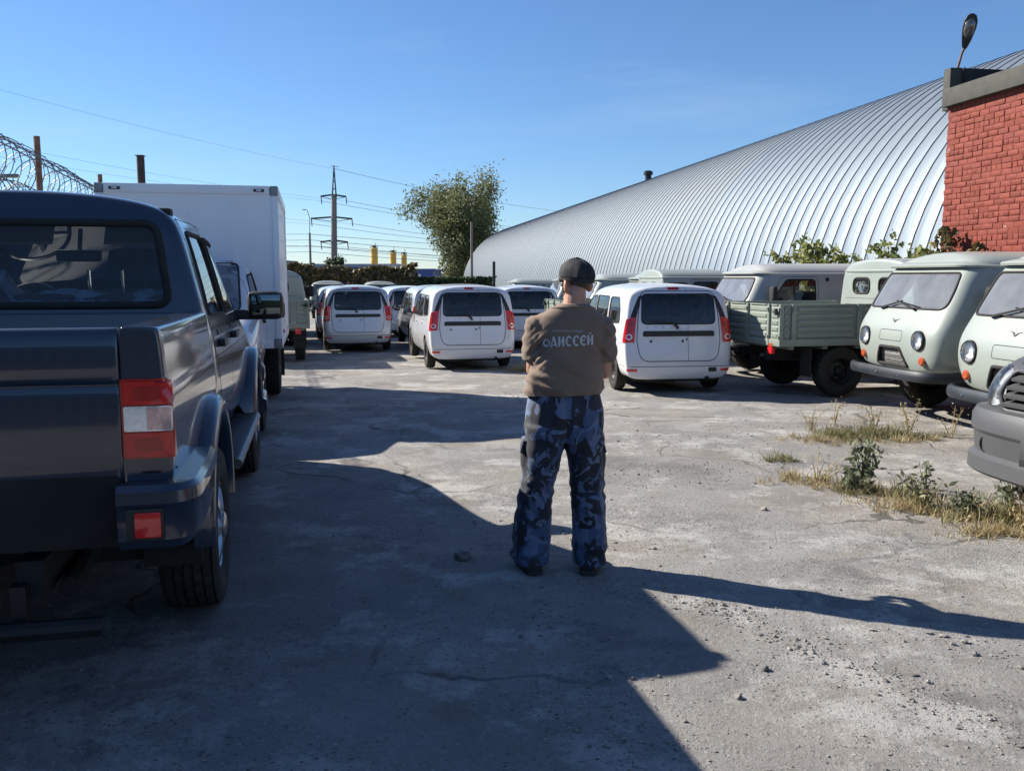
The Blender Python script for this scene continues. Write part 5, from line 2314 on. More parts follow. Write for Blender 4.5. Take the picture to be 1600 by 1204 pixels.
def limbs(mb, rng, p, d, r, ln, depth, tips, spread=.55, k=3):
    pts = [V(p)]
    rs = [r]
    q = V(p)
    dd = V(d).normalized()
    n = 4
    for i in range(n):
        dd = (dd + V((rng.gauss(0, .10), rng.gauss(0, .10), rng.gauss(0, .05) + .04))).normalized()
        q = q + dd * ln / n
        pts.append(q.copy())
        rs.append(r * (1 - .45 * (i + 1) / n))
        if depth <= 4:
            tips.append((q.copy(), dd.copy()))
    mb.tube(pts, rs, 6 if r > .05 else 4, caps=False)
    if depth > 0:
        for i in range(k):
            a = rng.uniform(0, 6.28)
            side = dd.cross(V((math.cos(a), math.sin(a), .3))).normalized()
            nd_ = (dd + side * rng.uniform(spread * .6, spread * 1.4)).normalized()
            st = pts[-1] if i < 2 else pts[rng.randint(2, n)]
            limbs(mb, rng, st, nd_, rs[-1] * rng.uniform(.6, .85), ln * rng.uniform(.6, .85), depth - 1, tips, spread, k)

def make_tree(name, loc, h, seed, lm, leafs, size, label, cat='tree', group=None, spread=.55, trunk=.28, tall=.26, depth=4, sx=1.0, stems=1):
    rng = random.Random(seed)
    o = empty(name, loc)
    tr = MB()
    tips = []
    for q in range(stems):
        a = 2 * math.pi * q / stems + rng.uniform(-.3, .3)
        ln = .33 if stems > 1 and q else 0.04
        limbs(tr, rng, (.25 * math.cos(a) * (stems > 1), .25 * math.sin(a) * (stems > 1), 0), (ln * math.cos(a), ln * math.sin(a), 1), trunk, h * tall * (1 if q == 0 else rng.uniform(.7, .95)), depth, tips, spread, 3)
    mx_ = max(p.z for p, d in tips)
    k = h * .97 / mx_
    tr.v = [(x * sx * k, y * k, z * k) for x, y, z in tr.v]
    tr.build('trunk', 'bark', o, angle=60)
    lf = MB()
    tips = [(V((p.x * sx * k, p.y * k, p.z * k)), d) for p, d in tips]
    dens = [max(.15, .55 + .9 * noise.noise(p * .55 + V((seed, 0, 0)))) for p, d in tips]
    tot = sum(dens)
    cl = h * .042
    for (p, d), w_ in zip(tips, dens):
        m = int(leafs * w_ / tot) + 1
        for _ in range(m):
            c = p + V((rng.gauss(0, cl), rng.gauss(0, cl), rng.gauss(0, cl * .8)))
            leaf(lf, c, rng, size * rng.uniform(.6, 1.3), .5)
    if stems > 1:
        for _ in range(leafs // 4):
            a, z = rng.uniform(0, 6.28), rng.uniform(.06, .55) * h
            rr = h * sx * (.10 + .16 * math.sin(min(1, z / h / .5) * 1.57)) * math.sqrt(rng.random()) * (1 + .5 * noise.noise(V((math.cos(a) * 1.5, math.sin(a) * 1.5, z * .3))))
            leaf(lf, V((rr * math.cos(a), rr * math.sin(a), z)), rng, size * rng.uniform(.6, 1.3), .5)
    lf.build('crown', lm, o, smooth=False)
    tag(o, label, cat, group)
    return o

make_tree('willow_tree', (-8.3, 141, gz(141)), 19.4, 3, 'leaf_willow', 34000, .42, 'tall loose-crowned tree left of the hangar beyond the hedge', spread=.5, trunk=.16, tall=.30, depth=4, stems=6, sx=.80)
make_tree('distant_tree', (-27.5, 142, gz(142)), 5.6, 9, 'leaf_dark', 1500, .5, 'small far tree standing beside the power pylon', trunk=.15, depth=3)

def make_hedge(name, a, b, h, th, n, lm, label, seed, size=.2, top=.25):
    rng = random.Random(seed)
    a, b = V(a), V(b)
    L_ = (b - a).length
    d = (b - a).normalized()
    s = V((-d.y, d.x, 0))
    o = empty(name, (a.x, a.y, gz(a.y)))
    st = MB()
    k = int(L_ / .9)
    for i in range(k):
        p = d * (L_ * (i + .5) / k)
        st.tube([p, p + V((rng.gauss(0, .1), rng.gauss(0, .1), h * .6)), p + V((rng.gauss(0, .2), rng.gauss(0, .2), h * .85))], [.05, .035, .015], 5)
    st.build('stems', 'bark', o)
    lf = MB()
    for _ in range(n):
        u = rng.random() * L_
        hh = h * (1 - top + 2 * top * (.5 + .5 * noise.noise(V((u * .45, seed, 0))))) + .35 * h * top * noise.noise(V((u * 1.6, seed, 7)))
        z = hh * rng.random() ** .6
        w_ = th * (.75 + .5 * noise.noise(V((u * .8, z * .8, seed)))) * (1 - .35 * (z / hh) ** 3)
        # mostly on the skin of the mass
        off = w_ * (rng.choice((-1, 1)) * rng.uniform(.55, 1.0) if rng.random() < .75 else rng.uniform(-1, 1))
        leaf(lf, d * u + s * off + V((rng.gauss(0, .04), rng.gauss(0, .04), z)), rng, size * rng.uniform(.6, 1.3), .75)
    lf.build('foliage', lm, o, smooth=False)
    tag(o, label, 'hedge')

make_hedge('creeper_hedge', (-15.5, 60, 0), (-6.2, 58.5, 0), 3.0, .7, 9000, 'leaf_creeper', 'brownish creeper-covered hedge behind the parked cars', 5, .24, .16)
make_hedge('clipped_hedge', (-6.1, 58.4, 0), (-1.2, 57.2, 0), 2.25, .7, 6500, 'leaf_dark', 'dark green level hedge between the tree and the hangar', 8, .2, .05)

# saplings by the hangar wall
def make_sapling(loc, h, seed, n, label):
    rng = random.Random(seed)
    o = empty('maple_sapling', loc)
    st = MB()
    lf = MB()
    for i in range(n):
        a = rng.uniform(0, 6.28)
        tip = V((math.cos(a) * rng.uniform(.1, .75), math.sin(a) * rng.uniform(.1, .4), h * rng.uniform(.80, 1.0)))
        st.tube([(0, 0, 0), tip * .5 + V((0, 0, .1)), tip], [.018, .012, .004], 5)
        for j in range(13):
            u = rng.uniform(.5, 1.0)
            c = tip * u
            b_ = V((rng.gauss(0, 1), rng.gauss(0, 1), rng.gauss(.1, .4))).normalized() * .26
            st.tube([c, c + b_], [.005, .002], 3, caps=False)
            for q in range(9):
                leaf(lf, c + b_ * rng.uniform(.35, 1.1) + V((rng.gauss(0, .05), rng.gauss(0, .05), rng.gauss(0, .05))), rng, rng.uniform(.11, .20), .6)
    st.build('stem', 'bark', o)
    lf.build('foliage', 'leaf_maple', o, smooth=False)
    tag(o, label, 'sapling', 'saplings along the hangar wall')

for (D_, u, ytop, nn, lab) in ((25.38, 12.4, 2.36, 4, 'leftmost small sapling showing over the grey minibus roof'), (23.67, 12.4, 2.80, 8, 'leafy sapling against the hangar above the grey minibus roof'),
                          (22.29, 12.4, 2.42, 5, 'slim sapling against the hangar just left of the flatbed cab'), (19.93, 12.4, 2.52, 7, 'sapling behind the flatbed cab at the foot of the hangar'),
                          (18.64, 12.4, 2.32, 4, 'small sapling beside the corner of the brick annex')):
    p = hp(u, D_)
    make_sapling((p.x, p.y, gz(p.y)), ytop - gz(p.y) + .22, int(D_ * 10), nn + 3, lab)

def make_vine(D_, zt_, zb, n, seed, label, wd):
    rng = random.Random(seed)
    p = hp(10.9, D_)
    o = empty('wall_vine', (p.x, p.y, 0))
    st, lf = MB(), MB()
    for i in range(5):
        x = rng.uniform(-wd, wd)
        st.tube([(0, 0, 0), HA * x * .5 + V((0, 0, zb)), HA * x + V((0, 0, zt_ - abs(x)))], [.015, .010, .004], 4)
    for i in range(n):
        z = rng.uniform(zb, zt_)
        k = wd * math.sqrt(max(.05, 1 - ((z - zb) / (zt_ - zb)) ** 2))
        leaf(lf, HA * rng.uniform(-k, k) - HR * rng.uniform(.02, .28) + V((0, 0, z)), rng, rng.uniform(.09, .16), .7)
    st.build('stem', 'bark', o)
    lf.build('foliage', 'leaf_creeper', o, smooth=False)
    tag(o, label, 'vine', 'creepers on the brick annex')

make_vine(15.45, 2.62, 1.5, 330, 4, 'larger creeper climbing the corner of the red brick annex', .34)
make_vine(14.6, 2.28, 1.5, 150, 6, 'small creeper low on the red brick annex', .22)

# ------------------------------------------------------------------ weeds
def grass_tuft(mb, x, y, rng, n, h, r):
    z = ground_h(x, y)
    for _ in range(n):
        a, q = rng.uniform(0, 6.28), r * math.sqrt(rng.random())
        p = V((x + q * math.cos(a), y + q * math.sin(a), z - .01))
        hh = h * rng.uniform(.45, 1.1)
        d = V((rng.gauss(0, .6), rng.gauss(0, .6), 1)).normalized()
        e = V((rng.gauss(0, 1), rng.gauss(0, 1), 0)).normalized() * .0035
        m = p + d * hh * .55
        t_ = p + d * hh + V((rng.gauss(0, .3), rng.gauss(0, .3), -.1)) * hh * .4
        o = len(mb.v)
        mb.v += [tuple(p - e), tuple(p + e), tuple(m + e * .8), tuple(m - e * .8), tuple(t_)]
        mb.face((o, o + 1, o + 2, o + 3))
        mb.face((o + 3, o + 2, o + 4))

def build_grass():
    rng = random.Random(31)
    for nm, mt, lab, spots in (
        ('dry_grass', 'leaf_dry', 'straw-coloured dry grass in patches across the yard',
         [((2.95, 9.25), (4.5, 9.5), .16, 46, .09), ((2.35, 7.5), (2.9, 7.0), .14, 34, .09), ((2.75, 6.6), (3.7, 6.1), .17, 44, .15), ((3.0, 5.85), (3.5, 5.7), .10, 22, .11), ((3.25, 5.35), (3.5, 5.3), .06, 9, .06), ((-.1, 16.6), (.5, 16.9), .15, 12, .2)]),
        ('green_grass', 'leaf_olive', 'olive green grass growing among the dry patches',
         [((3.35, 9.55), (4.1, 9.7), .16, 40, .18), ((2.44, 8.2), (2.60, 8.2), .05, 9, .13), ((2.75, 7.05), (3.05, 6.8), .10, 16, .14), ((3.1, 6.3), (3.9, 6.15), .16, 28, .19), ((4.0, 9.6), (4.6, 9.6), .14, 16, .13)])):
        mb = MB()
        for a, b, wd, n, h in spots:
            for _ in range(int(n * 1.7)):
                u = rng.random()
                k = rng.choice((.45, .7, 1.0, 1.0, 1.5))
                grass_tuft(mb, a[0] + (b[0] - a[0]) * u + rng.gauss(0, wd), a[1] + (b[1] - a[1]) * u + rng.gauss(0, wd * .8), rng, int(rng.uniform(10, 40)), h * k * .85, rng.uniform(.03, .13))
        o = mb.build(nm, mt, smooth=False)
        tag(o, lab, 'grass', kind='stuff')

build_grass()

def make_weed(x, y, h, seed, n, mt, label, ls=.06, spread=.3):
    rng = random.Random(seed)
    o = empty('weed_plant', (x, y, ground_h(x, y)))
    st, lf = MB(), MB()
    for i in range(n):
        a = rng.uniform(0, 6.28)
        tip = V((math.cos(a) * spread * rng.uniform(.2, 1) * h, math.sin(a) * spread * rng.uniform(.2, 1) * h, h * rng.uniform(.6, 1.0)))
        st.tube([(0, 0, -.02), tip * .5 + V((0, 0, h * .08)), tip], [.006, .004, .002], 4)
        for j in range(16):
            u = rng.uniform(.15, 1.0)
            c = tip * u
            leaf(lf, c + V((rng.gauss(0, .03), rng.gauss(0, .03), rng.gauss(0, .02))), rng, ls * rng.uniform(.6, 1.4), .42, .6)
    st.build('stem', 'leaf_weed' if mt != 'leaf_dry' else 'leaf_dry', o)
    lf.build('foliage', mt, o, smooth=False)
    tag(o, label, 'weed', 'weeds growing in the yard')

make_weed(2.86, 7.15, .44, 1, 10, 'leaf_weed', 'tall bushy green weed in the middle of the weed strip', .075, .35)
make_weed(2.72, 7.0, .20, 2, 8, 'leaf_weed', 'low bright green weed at the foot of the tall bushy one', .06, .6)
make_weed(3.28, 6.95, .28, 3, 4, 'leaf_weed', 'thin single weed between the bushy one and the grey bumper', .05, .3)
make_weed(3.25, 6.25, .24, 4, 8, 'leaf_weed', 'leafy weed low in front of the grey bumper', .06, .6)
make_weed(3.62, 6.32, .28, 5, 8, 'leaf_weed', 'weed tangle beside the tyre of the grey vehicle', .06, .6)
make_weed(4.0, 9.75, .42, 6, 5, 'leaf_dry', 'dry upright weed stalks in front of the van wheel', .035, .35)
make_weed(4.45, 9.9, .42, 7, 6, 'leaf_dry', 'dead brown weed to the right of the far grass patch', .035, .6)
make_weed(3.75, 10.3, .34, 8, 3, 'leaf_dry', 'short dry stalks beside the far grass patch', .035, .35)
for k, (x, y, h) in enumerate(((3.35, 9.9, .30), (4.75, 9.55, .34))):
    make_weed(x, y, h, 20 + k, 5, 'leaf_dry', ('wiry dry weed at the left end of the far grass patch', 'wiry dry weed at the right end of the far grass patch')[k], .03, .7)
make_weed(2.55, 7.35, .26, 23, 6, 'leaf_dry', 'flattened dry stalks left of the tall bushy weed', .03, 1.2)
make_weed(3.05, 6.45, .30, 24, 8, 'leaf_olive', 'dense olive weed at the near edge of the weed strip', .05, .8)
make_weed(3.45, 5.9, .30, 10, 6, 'leaf_dry', 'brown seeding weed nearest the right edge', .04, .5)

# ------------------------------------------------------------------ power line and far buildings
plain('concrete_pole', (0.22, 0.19, 0.165), 0.9, var=0.15)
plain('steel_dark', (0.03, 0.032, 0.036), 0.6, 0.4)
PY = V((-29.6, 150, gz(150)))

def build_pylon():
    o = empty('power_pylon', PY)
    m = MB()
    m.tube([(0, 0, 0), (.15, 0, 8), (.35, 0, 15.9)], [.62, .52, .42], 12)
    m.build('mast', 'concrete_pole', o)
    t_ = MB()
    for sx, sy in ((-.3, -.25), (.3, -.25), (-.3, .25), (.3, .25)):
        t_.tube([(.36 + sx * 1.1, sy, 15.4), (.42, 0, 20.6)], .085, 4)
    for z, k in ((16.6, .8), (17.8, .55), (18.9, .35)):
        t_.tube([(.36 - .3 * k - .05, -.2 * k, z), (.36 + .3 * k + .05, .2 * k, z + .5)], .04, 4)
        t_.tube([(.36 + .3 * k + .05, -.2 * k, z), (.36 - .3 * k - .05, .2 * k, z + .5)], .04, 4)
    t_.tube([(-.1, 0, 20.5), (1.2, 0, 20.4)], .04, 4)
    t_.build('lattice_top', 'steel_dark', o)
    for z, a, c in ((15.6, -1.8, 2.3), (12.0, -3.5, 3.2), (8.2, -2.0, 2.4)):
        x = MB()
        x.tube([(a, -.4, z), (.2, 0, z + .3), (c, .3, z)], .14, 5)
        x.tube([(a, -.4, z), (.2, 0, z - .5)], .05, 4)
        x.tube([(c, .3, z), (.2, 0, z - .5)], .05, 4)
        x.build('cross_arm', 'steel_dark', o)
        for e in (a, c):
            i = MB()
            i.tube([(e, 0, z), (e + .1, 0, z - 1.2)], .08, 5)
            i.build('insulator', 'steel_dark', o)
    tag(o, 'concrete power pylon with lattice tip and three cross arms', 'pylon')
    l = empty('lamp_pole', (PY.x - 1.6, 140, gz(140)))
    m = MB()
    m.tube([(0, 0, 0), (0, 0, 9.2)], [.22, .15], 10)
    m.build('pole', 'concrete_pole', l)
    m = MB()
    m.tube([(0, 0, 9.2), (.05, 0, 11.5), (-.3, 0, 12.6)], .05, 5)
    m.build('lamp_arm', 'steel_dark', l)
    m = MB()
    m.box((-.7, 0, 12.7), (.7, .3, .16), bev=.06)
    m.build('lamp_head', 'alloy', l)
    m = MB()
    m.box((.35, 0, 4.2), (.6, .4, .9), bev=.1)
    m.build('transformer', 'steel_dark', l)
    tag(l, 'thinner lamp pole just left of the power pylon', 'pole')
    p = MB()
    p.tube([(0, 0, 0), (0, 0, 5.7)], [.10, .075], 10)
    q = p.build('concrete_pole', 'concrete_pole')
    q.location = (-2.56, 57.5, gz(57))
    tag(q, 'grey concrete pole in front of the tall tree', 'pole')
    p = MB()
    p.tube([(0, 0, 0), (0, 0, 3.15)], .09, 8)
    q = p.build('steel_post', 'steel_dark')
    q.location = (-1.10, 55, gz(55))
    tag(q, 'short dark post at the end of the clipped hedge', 'post')

build_pylon()

def cable(a, b, sag, r):
    a, b = V(a), V(b)
    return [a + (b - a) * u + V((0, 0, -sag * 4 * u * (1 - u))) for u in [i / 24 for i in range(25)]]

def build_cables():
    o = empty('power_cables', PY)
    def add(a, b, sag, r=.045):
        m = MB()
        m.tube([p - PY for p in cable(a, b, sag, r)], r, 4, caps=False)
        m.build('cable', 'wire_far', o)
    arms = [(-1.8, 15.2), (2.3, 15.2), (-3.5, 11.5), (3.2, 11.5), (-2.0, 7.7), (2.4, 7.7), (.4, 20.4)]
    for i, (dx, z) in enumerate(arms):
        s = PY + V((dx, 0, z - .3))
        add(s, V((-66 + dx * 2, 62, z + 1.2 + (1.5 if i == 6 else 0))), 1.2, .013)
        e = V((60 + dx * 1.5, 330, z + 4.5))
        add(s, e, 3.5, .032)
    lamp = V((PY.x - 1.6, 140, 8.3))
    for k in range(4):
        add(lamp + V((0, 0, -.9 * k)), V((-80, 100, 7.6 - .9 * k)), .5, .025)
        add(lamp + V((0, 0, -.9 * k)), V((40, 240, 9.4 - 1.4 * k)), 1.2, .035)
    tag(o, 'thin power cables strung from the pylon across the sky', 'cables')

plain('wire_far', (0.17, 0.19, 0.23), 0.6)
build_cables()

paint('wall_blue', (0.03, 0.075, 0.30), 0.5, 0, .1, .1, (.3, .3, .3), .1)
plain('wall_pale', (0.42, 0.45, 0.50), 0.7, var=0.1)
plain('roof_grey', (0.30, 0.33, 0.37), 0.6, 0.2, var=0.1)
plain('silo_yellow', (0.62, 0.36, 0.045), 0.55, var=0.15, vscale=1)
plain('sign_white', (0.8, 0.8, 0.8), 0.6)

def far_building(name, x0, x1, y, h, dep, mt, label, roof='roof_grey', band=None, marks=()):
    z = gz(y)
    o = empty(name, ((x0 + x1) / 2, y, z))
    w_ = x1 - x0
    m = MB()
    m.box((0, dep / 2, h / 2), (w_, dep, h))
    wall = m.build('wall', mt, o, smooth=False)
    r = MB()
    r.box((0, dep / 2, h + .15), (w_ + .6, dep + .6, .3))
    r.build('roof', roof, o, smooth=False)
    n = max(3, int(w_ / 3.5))
    for i in range(n):
        q = MB()
        q.box((-w_ / 2 + (i + .5) * w_ / n, -.03, h * .42), (w_ / n * .55, .08, h * .25))
        q.build('window', 'glass_dark', wall, smooth=False)
    for a, b, zc, hh in marks:
        k = int((b - a) / .5)
        q = MB()
        rng = random.Random(int(a * 10))
        for i in range(k):
            q.box((a + (i + .5) * (b - a) / k, -.06, zc), (.30, .05, hh * rng.uniform(.8, 1)))
        q.build('sign_marks', 'sign_white', wall, smooth=False)
    tag(o, label, 'building')

far_building('blue_shed', -22.6, -10.5, 120, 3.2, 14, 'wall_blue', 'low blue shed with white sign marks behind the hedge', 'wall_blue', marks=((-2.3, .6, 2.55, .7), (2.6, 4.6, 2.5, .7)))
far_building('pale_shed', -52, -25.0, 165, 4.6, 20, 'wall_pale', 'long pale shed with grey roof far behind the pylon foot', 'roof_grey')
far_building('dark_blue_kiosk', -36.4, -31.4, 125, 4.4, 6, 'wall_blue', 'dark blue kiosk beside the edge of the white cargo box', 'wall_blue')
far_building('bright_blue_shed', -31.2, -22.0, 135, 3.9, 10, 'wall_blue', 'blue fronted shed at the foot of the pylon', 'roof_grey')
far_building('grey_office', -38.0, -33.0, 260, 6.2, 12, 'wall_pale', 'small pale building below the yellow silos')

def make_silo(px, top, wd, label):
    y = 300
    x = (px - 800) / 1400 * y
    h = 1.7 + (433 - top) / 1400 * y - gz(y)
    r = wd / 1400 * y / 2
    o = empty('yellow_silo', (x, y, gz(y)))
    m = MB()
    m.lathe([(r * .9, 0), (r, .4), (r, h * .30), (r * 1.02, h * .31), (r, h * .32), (r, h * .62), (r * 1.02, h * .63), (r, h * .64), (r, h - .5), (r * .3, h), (.01, h + .02)], 20, 'z')
    m.build('tank', 'silo_yellow', o)
    t_ = MB()
    t_.box((0, 0, h + .25), (r * .9, r * .9, .5))
    t_.tube([(r * .3, 0, h), (r * .3, 0, h + 1.6)], .08, 5)
    for a in range(8):
        t_.tube([(r * math.cos(a * .785), r * math.sin(a * .785), h - .4), (r * math.cos(a * .785), r * math.sin(a * .785), h + .5)], .06, 4)
    t_.build('top_platform', 'steel_dark', o)
    tag(o, label, 'silo', 'yellow silos on the horizon')

make_silo(587, 387, 11, 'tallest yellow silo, leftmost of the three')
make_silo(616, 394, 10, 'middle yellow silo of the three on the horizon')
make_silo(633, 397, 8.5, 'smallest yellow silo, rightmost of the three')
# ------------------------------------------------------------------ the man
def skin_mat():
    m, t, b = new_mat('skin')
    f = noise_fac(t, 14, .3, .7, detail=5)
    t.links.new(mixc(t, f, (0.40, 0.205, 0.135), (0.52, 0.285, 0.195)), b.inputs['Base Color'])
    b.inputs['Roughness'].default_value = 0.5
    b.inputs['Subsurface Weight'].default_value = 0.12
    b.inputs['Subsurface Radius'].default_value = (0.012, 0.004, 0.002)

def cloth_mat():
    m, t, b = new_mat('tshirt_brown')
    f = noise_fac(t, 5, .3, .7, detail=6)
    t.links.new(mixc(t, f, (0.170, 0.118, 0.084), (0.21, 0.148, 0.106)), b.inputs['Base Color'])
    b.inputs['Roughness'].default_value = 0.9
    b.inputs['Sheen Weight'].default_value = 0.25
    n = nd(t, 'ShaderNodeTexNoise', i_Scale=420.0, i_Detail=2.0)
    t.links.new(nd(t, 'ShaderNodeTexCoord').outputs['Object'], n.inputs['Vector'])
    bp = nd(t, 'ShaderNodeBump', i_Strength=0.25, i_Distance=0.002)
    t.links.new(n.outputs['Fac'], bp.inputs['Height'])
    t.links.new(bp.outputs['Normal'], b.inputs['Normal'])

def camo_mat():
    """blue city camouflage: rounded blotches outlined by darker and paler shapes"""
    m, t, b = new_mat('camo_blue')
    tcn = nd(t, 'ShaderNodeTexCoord')
    def layer(scale, off, lo, hi, dist=1.2):
        mp_ = nd(t, 'ShaderNodeMapping')
        mp_.inputs['Location'].default_value = off
        mp_.inputs['Scale'].default_value = (1.0, 1.0, 0.8)
        t.links.new(tcn.outputs['Object'], mp_.inputs['Vector'])
        n = nd(t, 'ShaderNodeTexNoise', i_Scale=scale, i_Detail=1.5, i_Roughness=0.4, i_Distortion=dist)
        t.links.new(mp_.outputs[0], n.inputs['Vector'])
        r = nd(t, 'ShaderNodeMapRange')
        r.inputs['From Min'].default_value = lo
        r.inputs['From Max'].default_value = hi
        t.links.new(n.outputs['Fac'], r.inputs['Value'])
        return r.outputs['Result']
    c = mixc(t, layer(6.5, (0, 0, 0), .49, .503), (0.052, 0.085, 0.165), (0.014, 0.019, 0.034))
    c = mixc(t, layer(6.5, (3, 1, 7), .575, .585, 1.6), c, (0.105, 0.150, 0.255))
    c = mixc(t, layer(8, (9, 4, 2), .56, .57, 1.0), c, (0.010, 0.012, 0.020))
    c = mixc(t, layer(10, (1, 8, 5), .635, .645, 2.5), c, (0.125, 0.16, 0.235))
    t.links.new(c, b.inputs['Base Color'])
    b.inputs['Roughness'].default_value = 0.75
    b.inputs['Sheen Weight'].default_value = 0.15

skin_mat()
cloth_mat()
camo_mat()
plain('hair_short', (0.085, 0.062, 0.050), 0.85, var=0.3, vscale=60, bump=0.5, bscale=300)
plain('cap_black', (0.018, 0.019, 0.022), 0.8, var=0.25, vscale=10, bump=0.2, bscale=300)
plain('shoe_black', (0.016, 0.015, 0.015), 0.6, var=0.3, vscale=20)
plain('sole_brown', (0.05, 0.04, 0.035), 0.8)
plain('print_grey', (0.55, 0.57, 0.60), 0.8, var=0.12, vscale=50)


def caps(mb, a, b, ra, rb, n=16):
    """tapered limb with round ends"""
    a, b = V(a), V(b)
    d = (b - a)
    L_ = d.length
    d.normalize()
    pts, rs = [], []
    for k in range(5):
        t = math.pi / 2 * (k / 5)
        pts.append(a - d * ra * math.cos(t))
        rs.append(max(.001, ra * math.sin(t)))
    for k in range(5):
        u = k / 4
        pts.append(a + d * L_ * u)
        rs.append(ra + (rb - ra) * u)
    for k in range(1, 6):
        t = math.pi / 2 * (k / 5)
        pts.append(b + d * rb * math.sin(t))
        rs.append(max(.001, rb * math.cos(t)))
    mb.tube(pts, rs, n)

def ell(mb, c, r, rot=None, n=20, m=12):
    rings = []
    for i in range(m + 1):
        t = math.pi * i / m
        ring = []
        for k in range(n):
            p = 2 * math.pi * k / n
            q = V((r[0] * max(.01, math.sin(t)) * math.cos(p), r[1] * max(.01, math.sin(t)) * math.sin(p), r[2] * math.cos(t)))
            ring.append((rot @ q if rot else q) + V(c))
        rings.append(ring)
    mb.loft(rings)

def eloft(mb, rows, n=28, e=2.0):
    """rows: (cx, cy, z, rx, ry) elliptical sections"""
    rings = []
    for cx, cy, z, rx, ry in rows:
        ring = []
        for k in range(n):
            p = 2 * math.pi * k / n
            c, s = math.cos(p), math.sin(p)
            q = (abs(c) ** e + abs(s) ** e) ** (-1 / e)
            ring.append((cx + rx * c * q, cy + ry * s * q, z))
        rings.append(ring)
    mb.loft(rings)

def fuse(mb, voxel, smooth=6, name='tmp'):
    """one continuous skin over everything in mb"""
    me = bpy.data.meshes.new(name)
    me.from_pydata(mb.v, [], mb.f)
    fix_normals(me)
    ob = bpy.data.objects.new(name, me)
    COL.objects.link(ob)
    md = ob.modifiers.new('r', 'REMESH')
    md.mode = 'VOXEL'
    md.voxel_size = voxel
    md.use_smooth_shade = True
    s = ob.modifiers.new('s', 'SMOOTH')
    s.iterations = smooth
    s.factor = 0.5
    dg = bpy.context.evaluated_depsgraph_get()
    out = bpy.data.meshes.new_from_object(ob.evaluated_get(dg))
    bpy.data.objects.remove(ob)
    return out

def finish(me, name, mat, parent, angle=180):
    me.name = name
    me.materials.clear()
    me.materials.append(MATS[mat])
    me.polygons.foreach_set('use_smooth', [True] * len(me.polygons))
    me.update()
    return link(bpy.data.objects.new(name, me), parent)

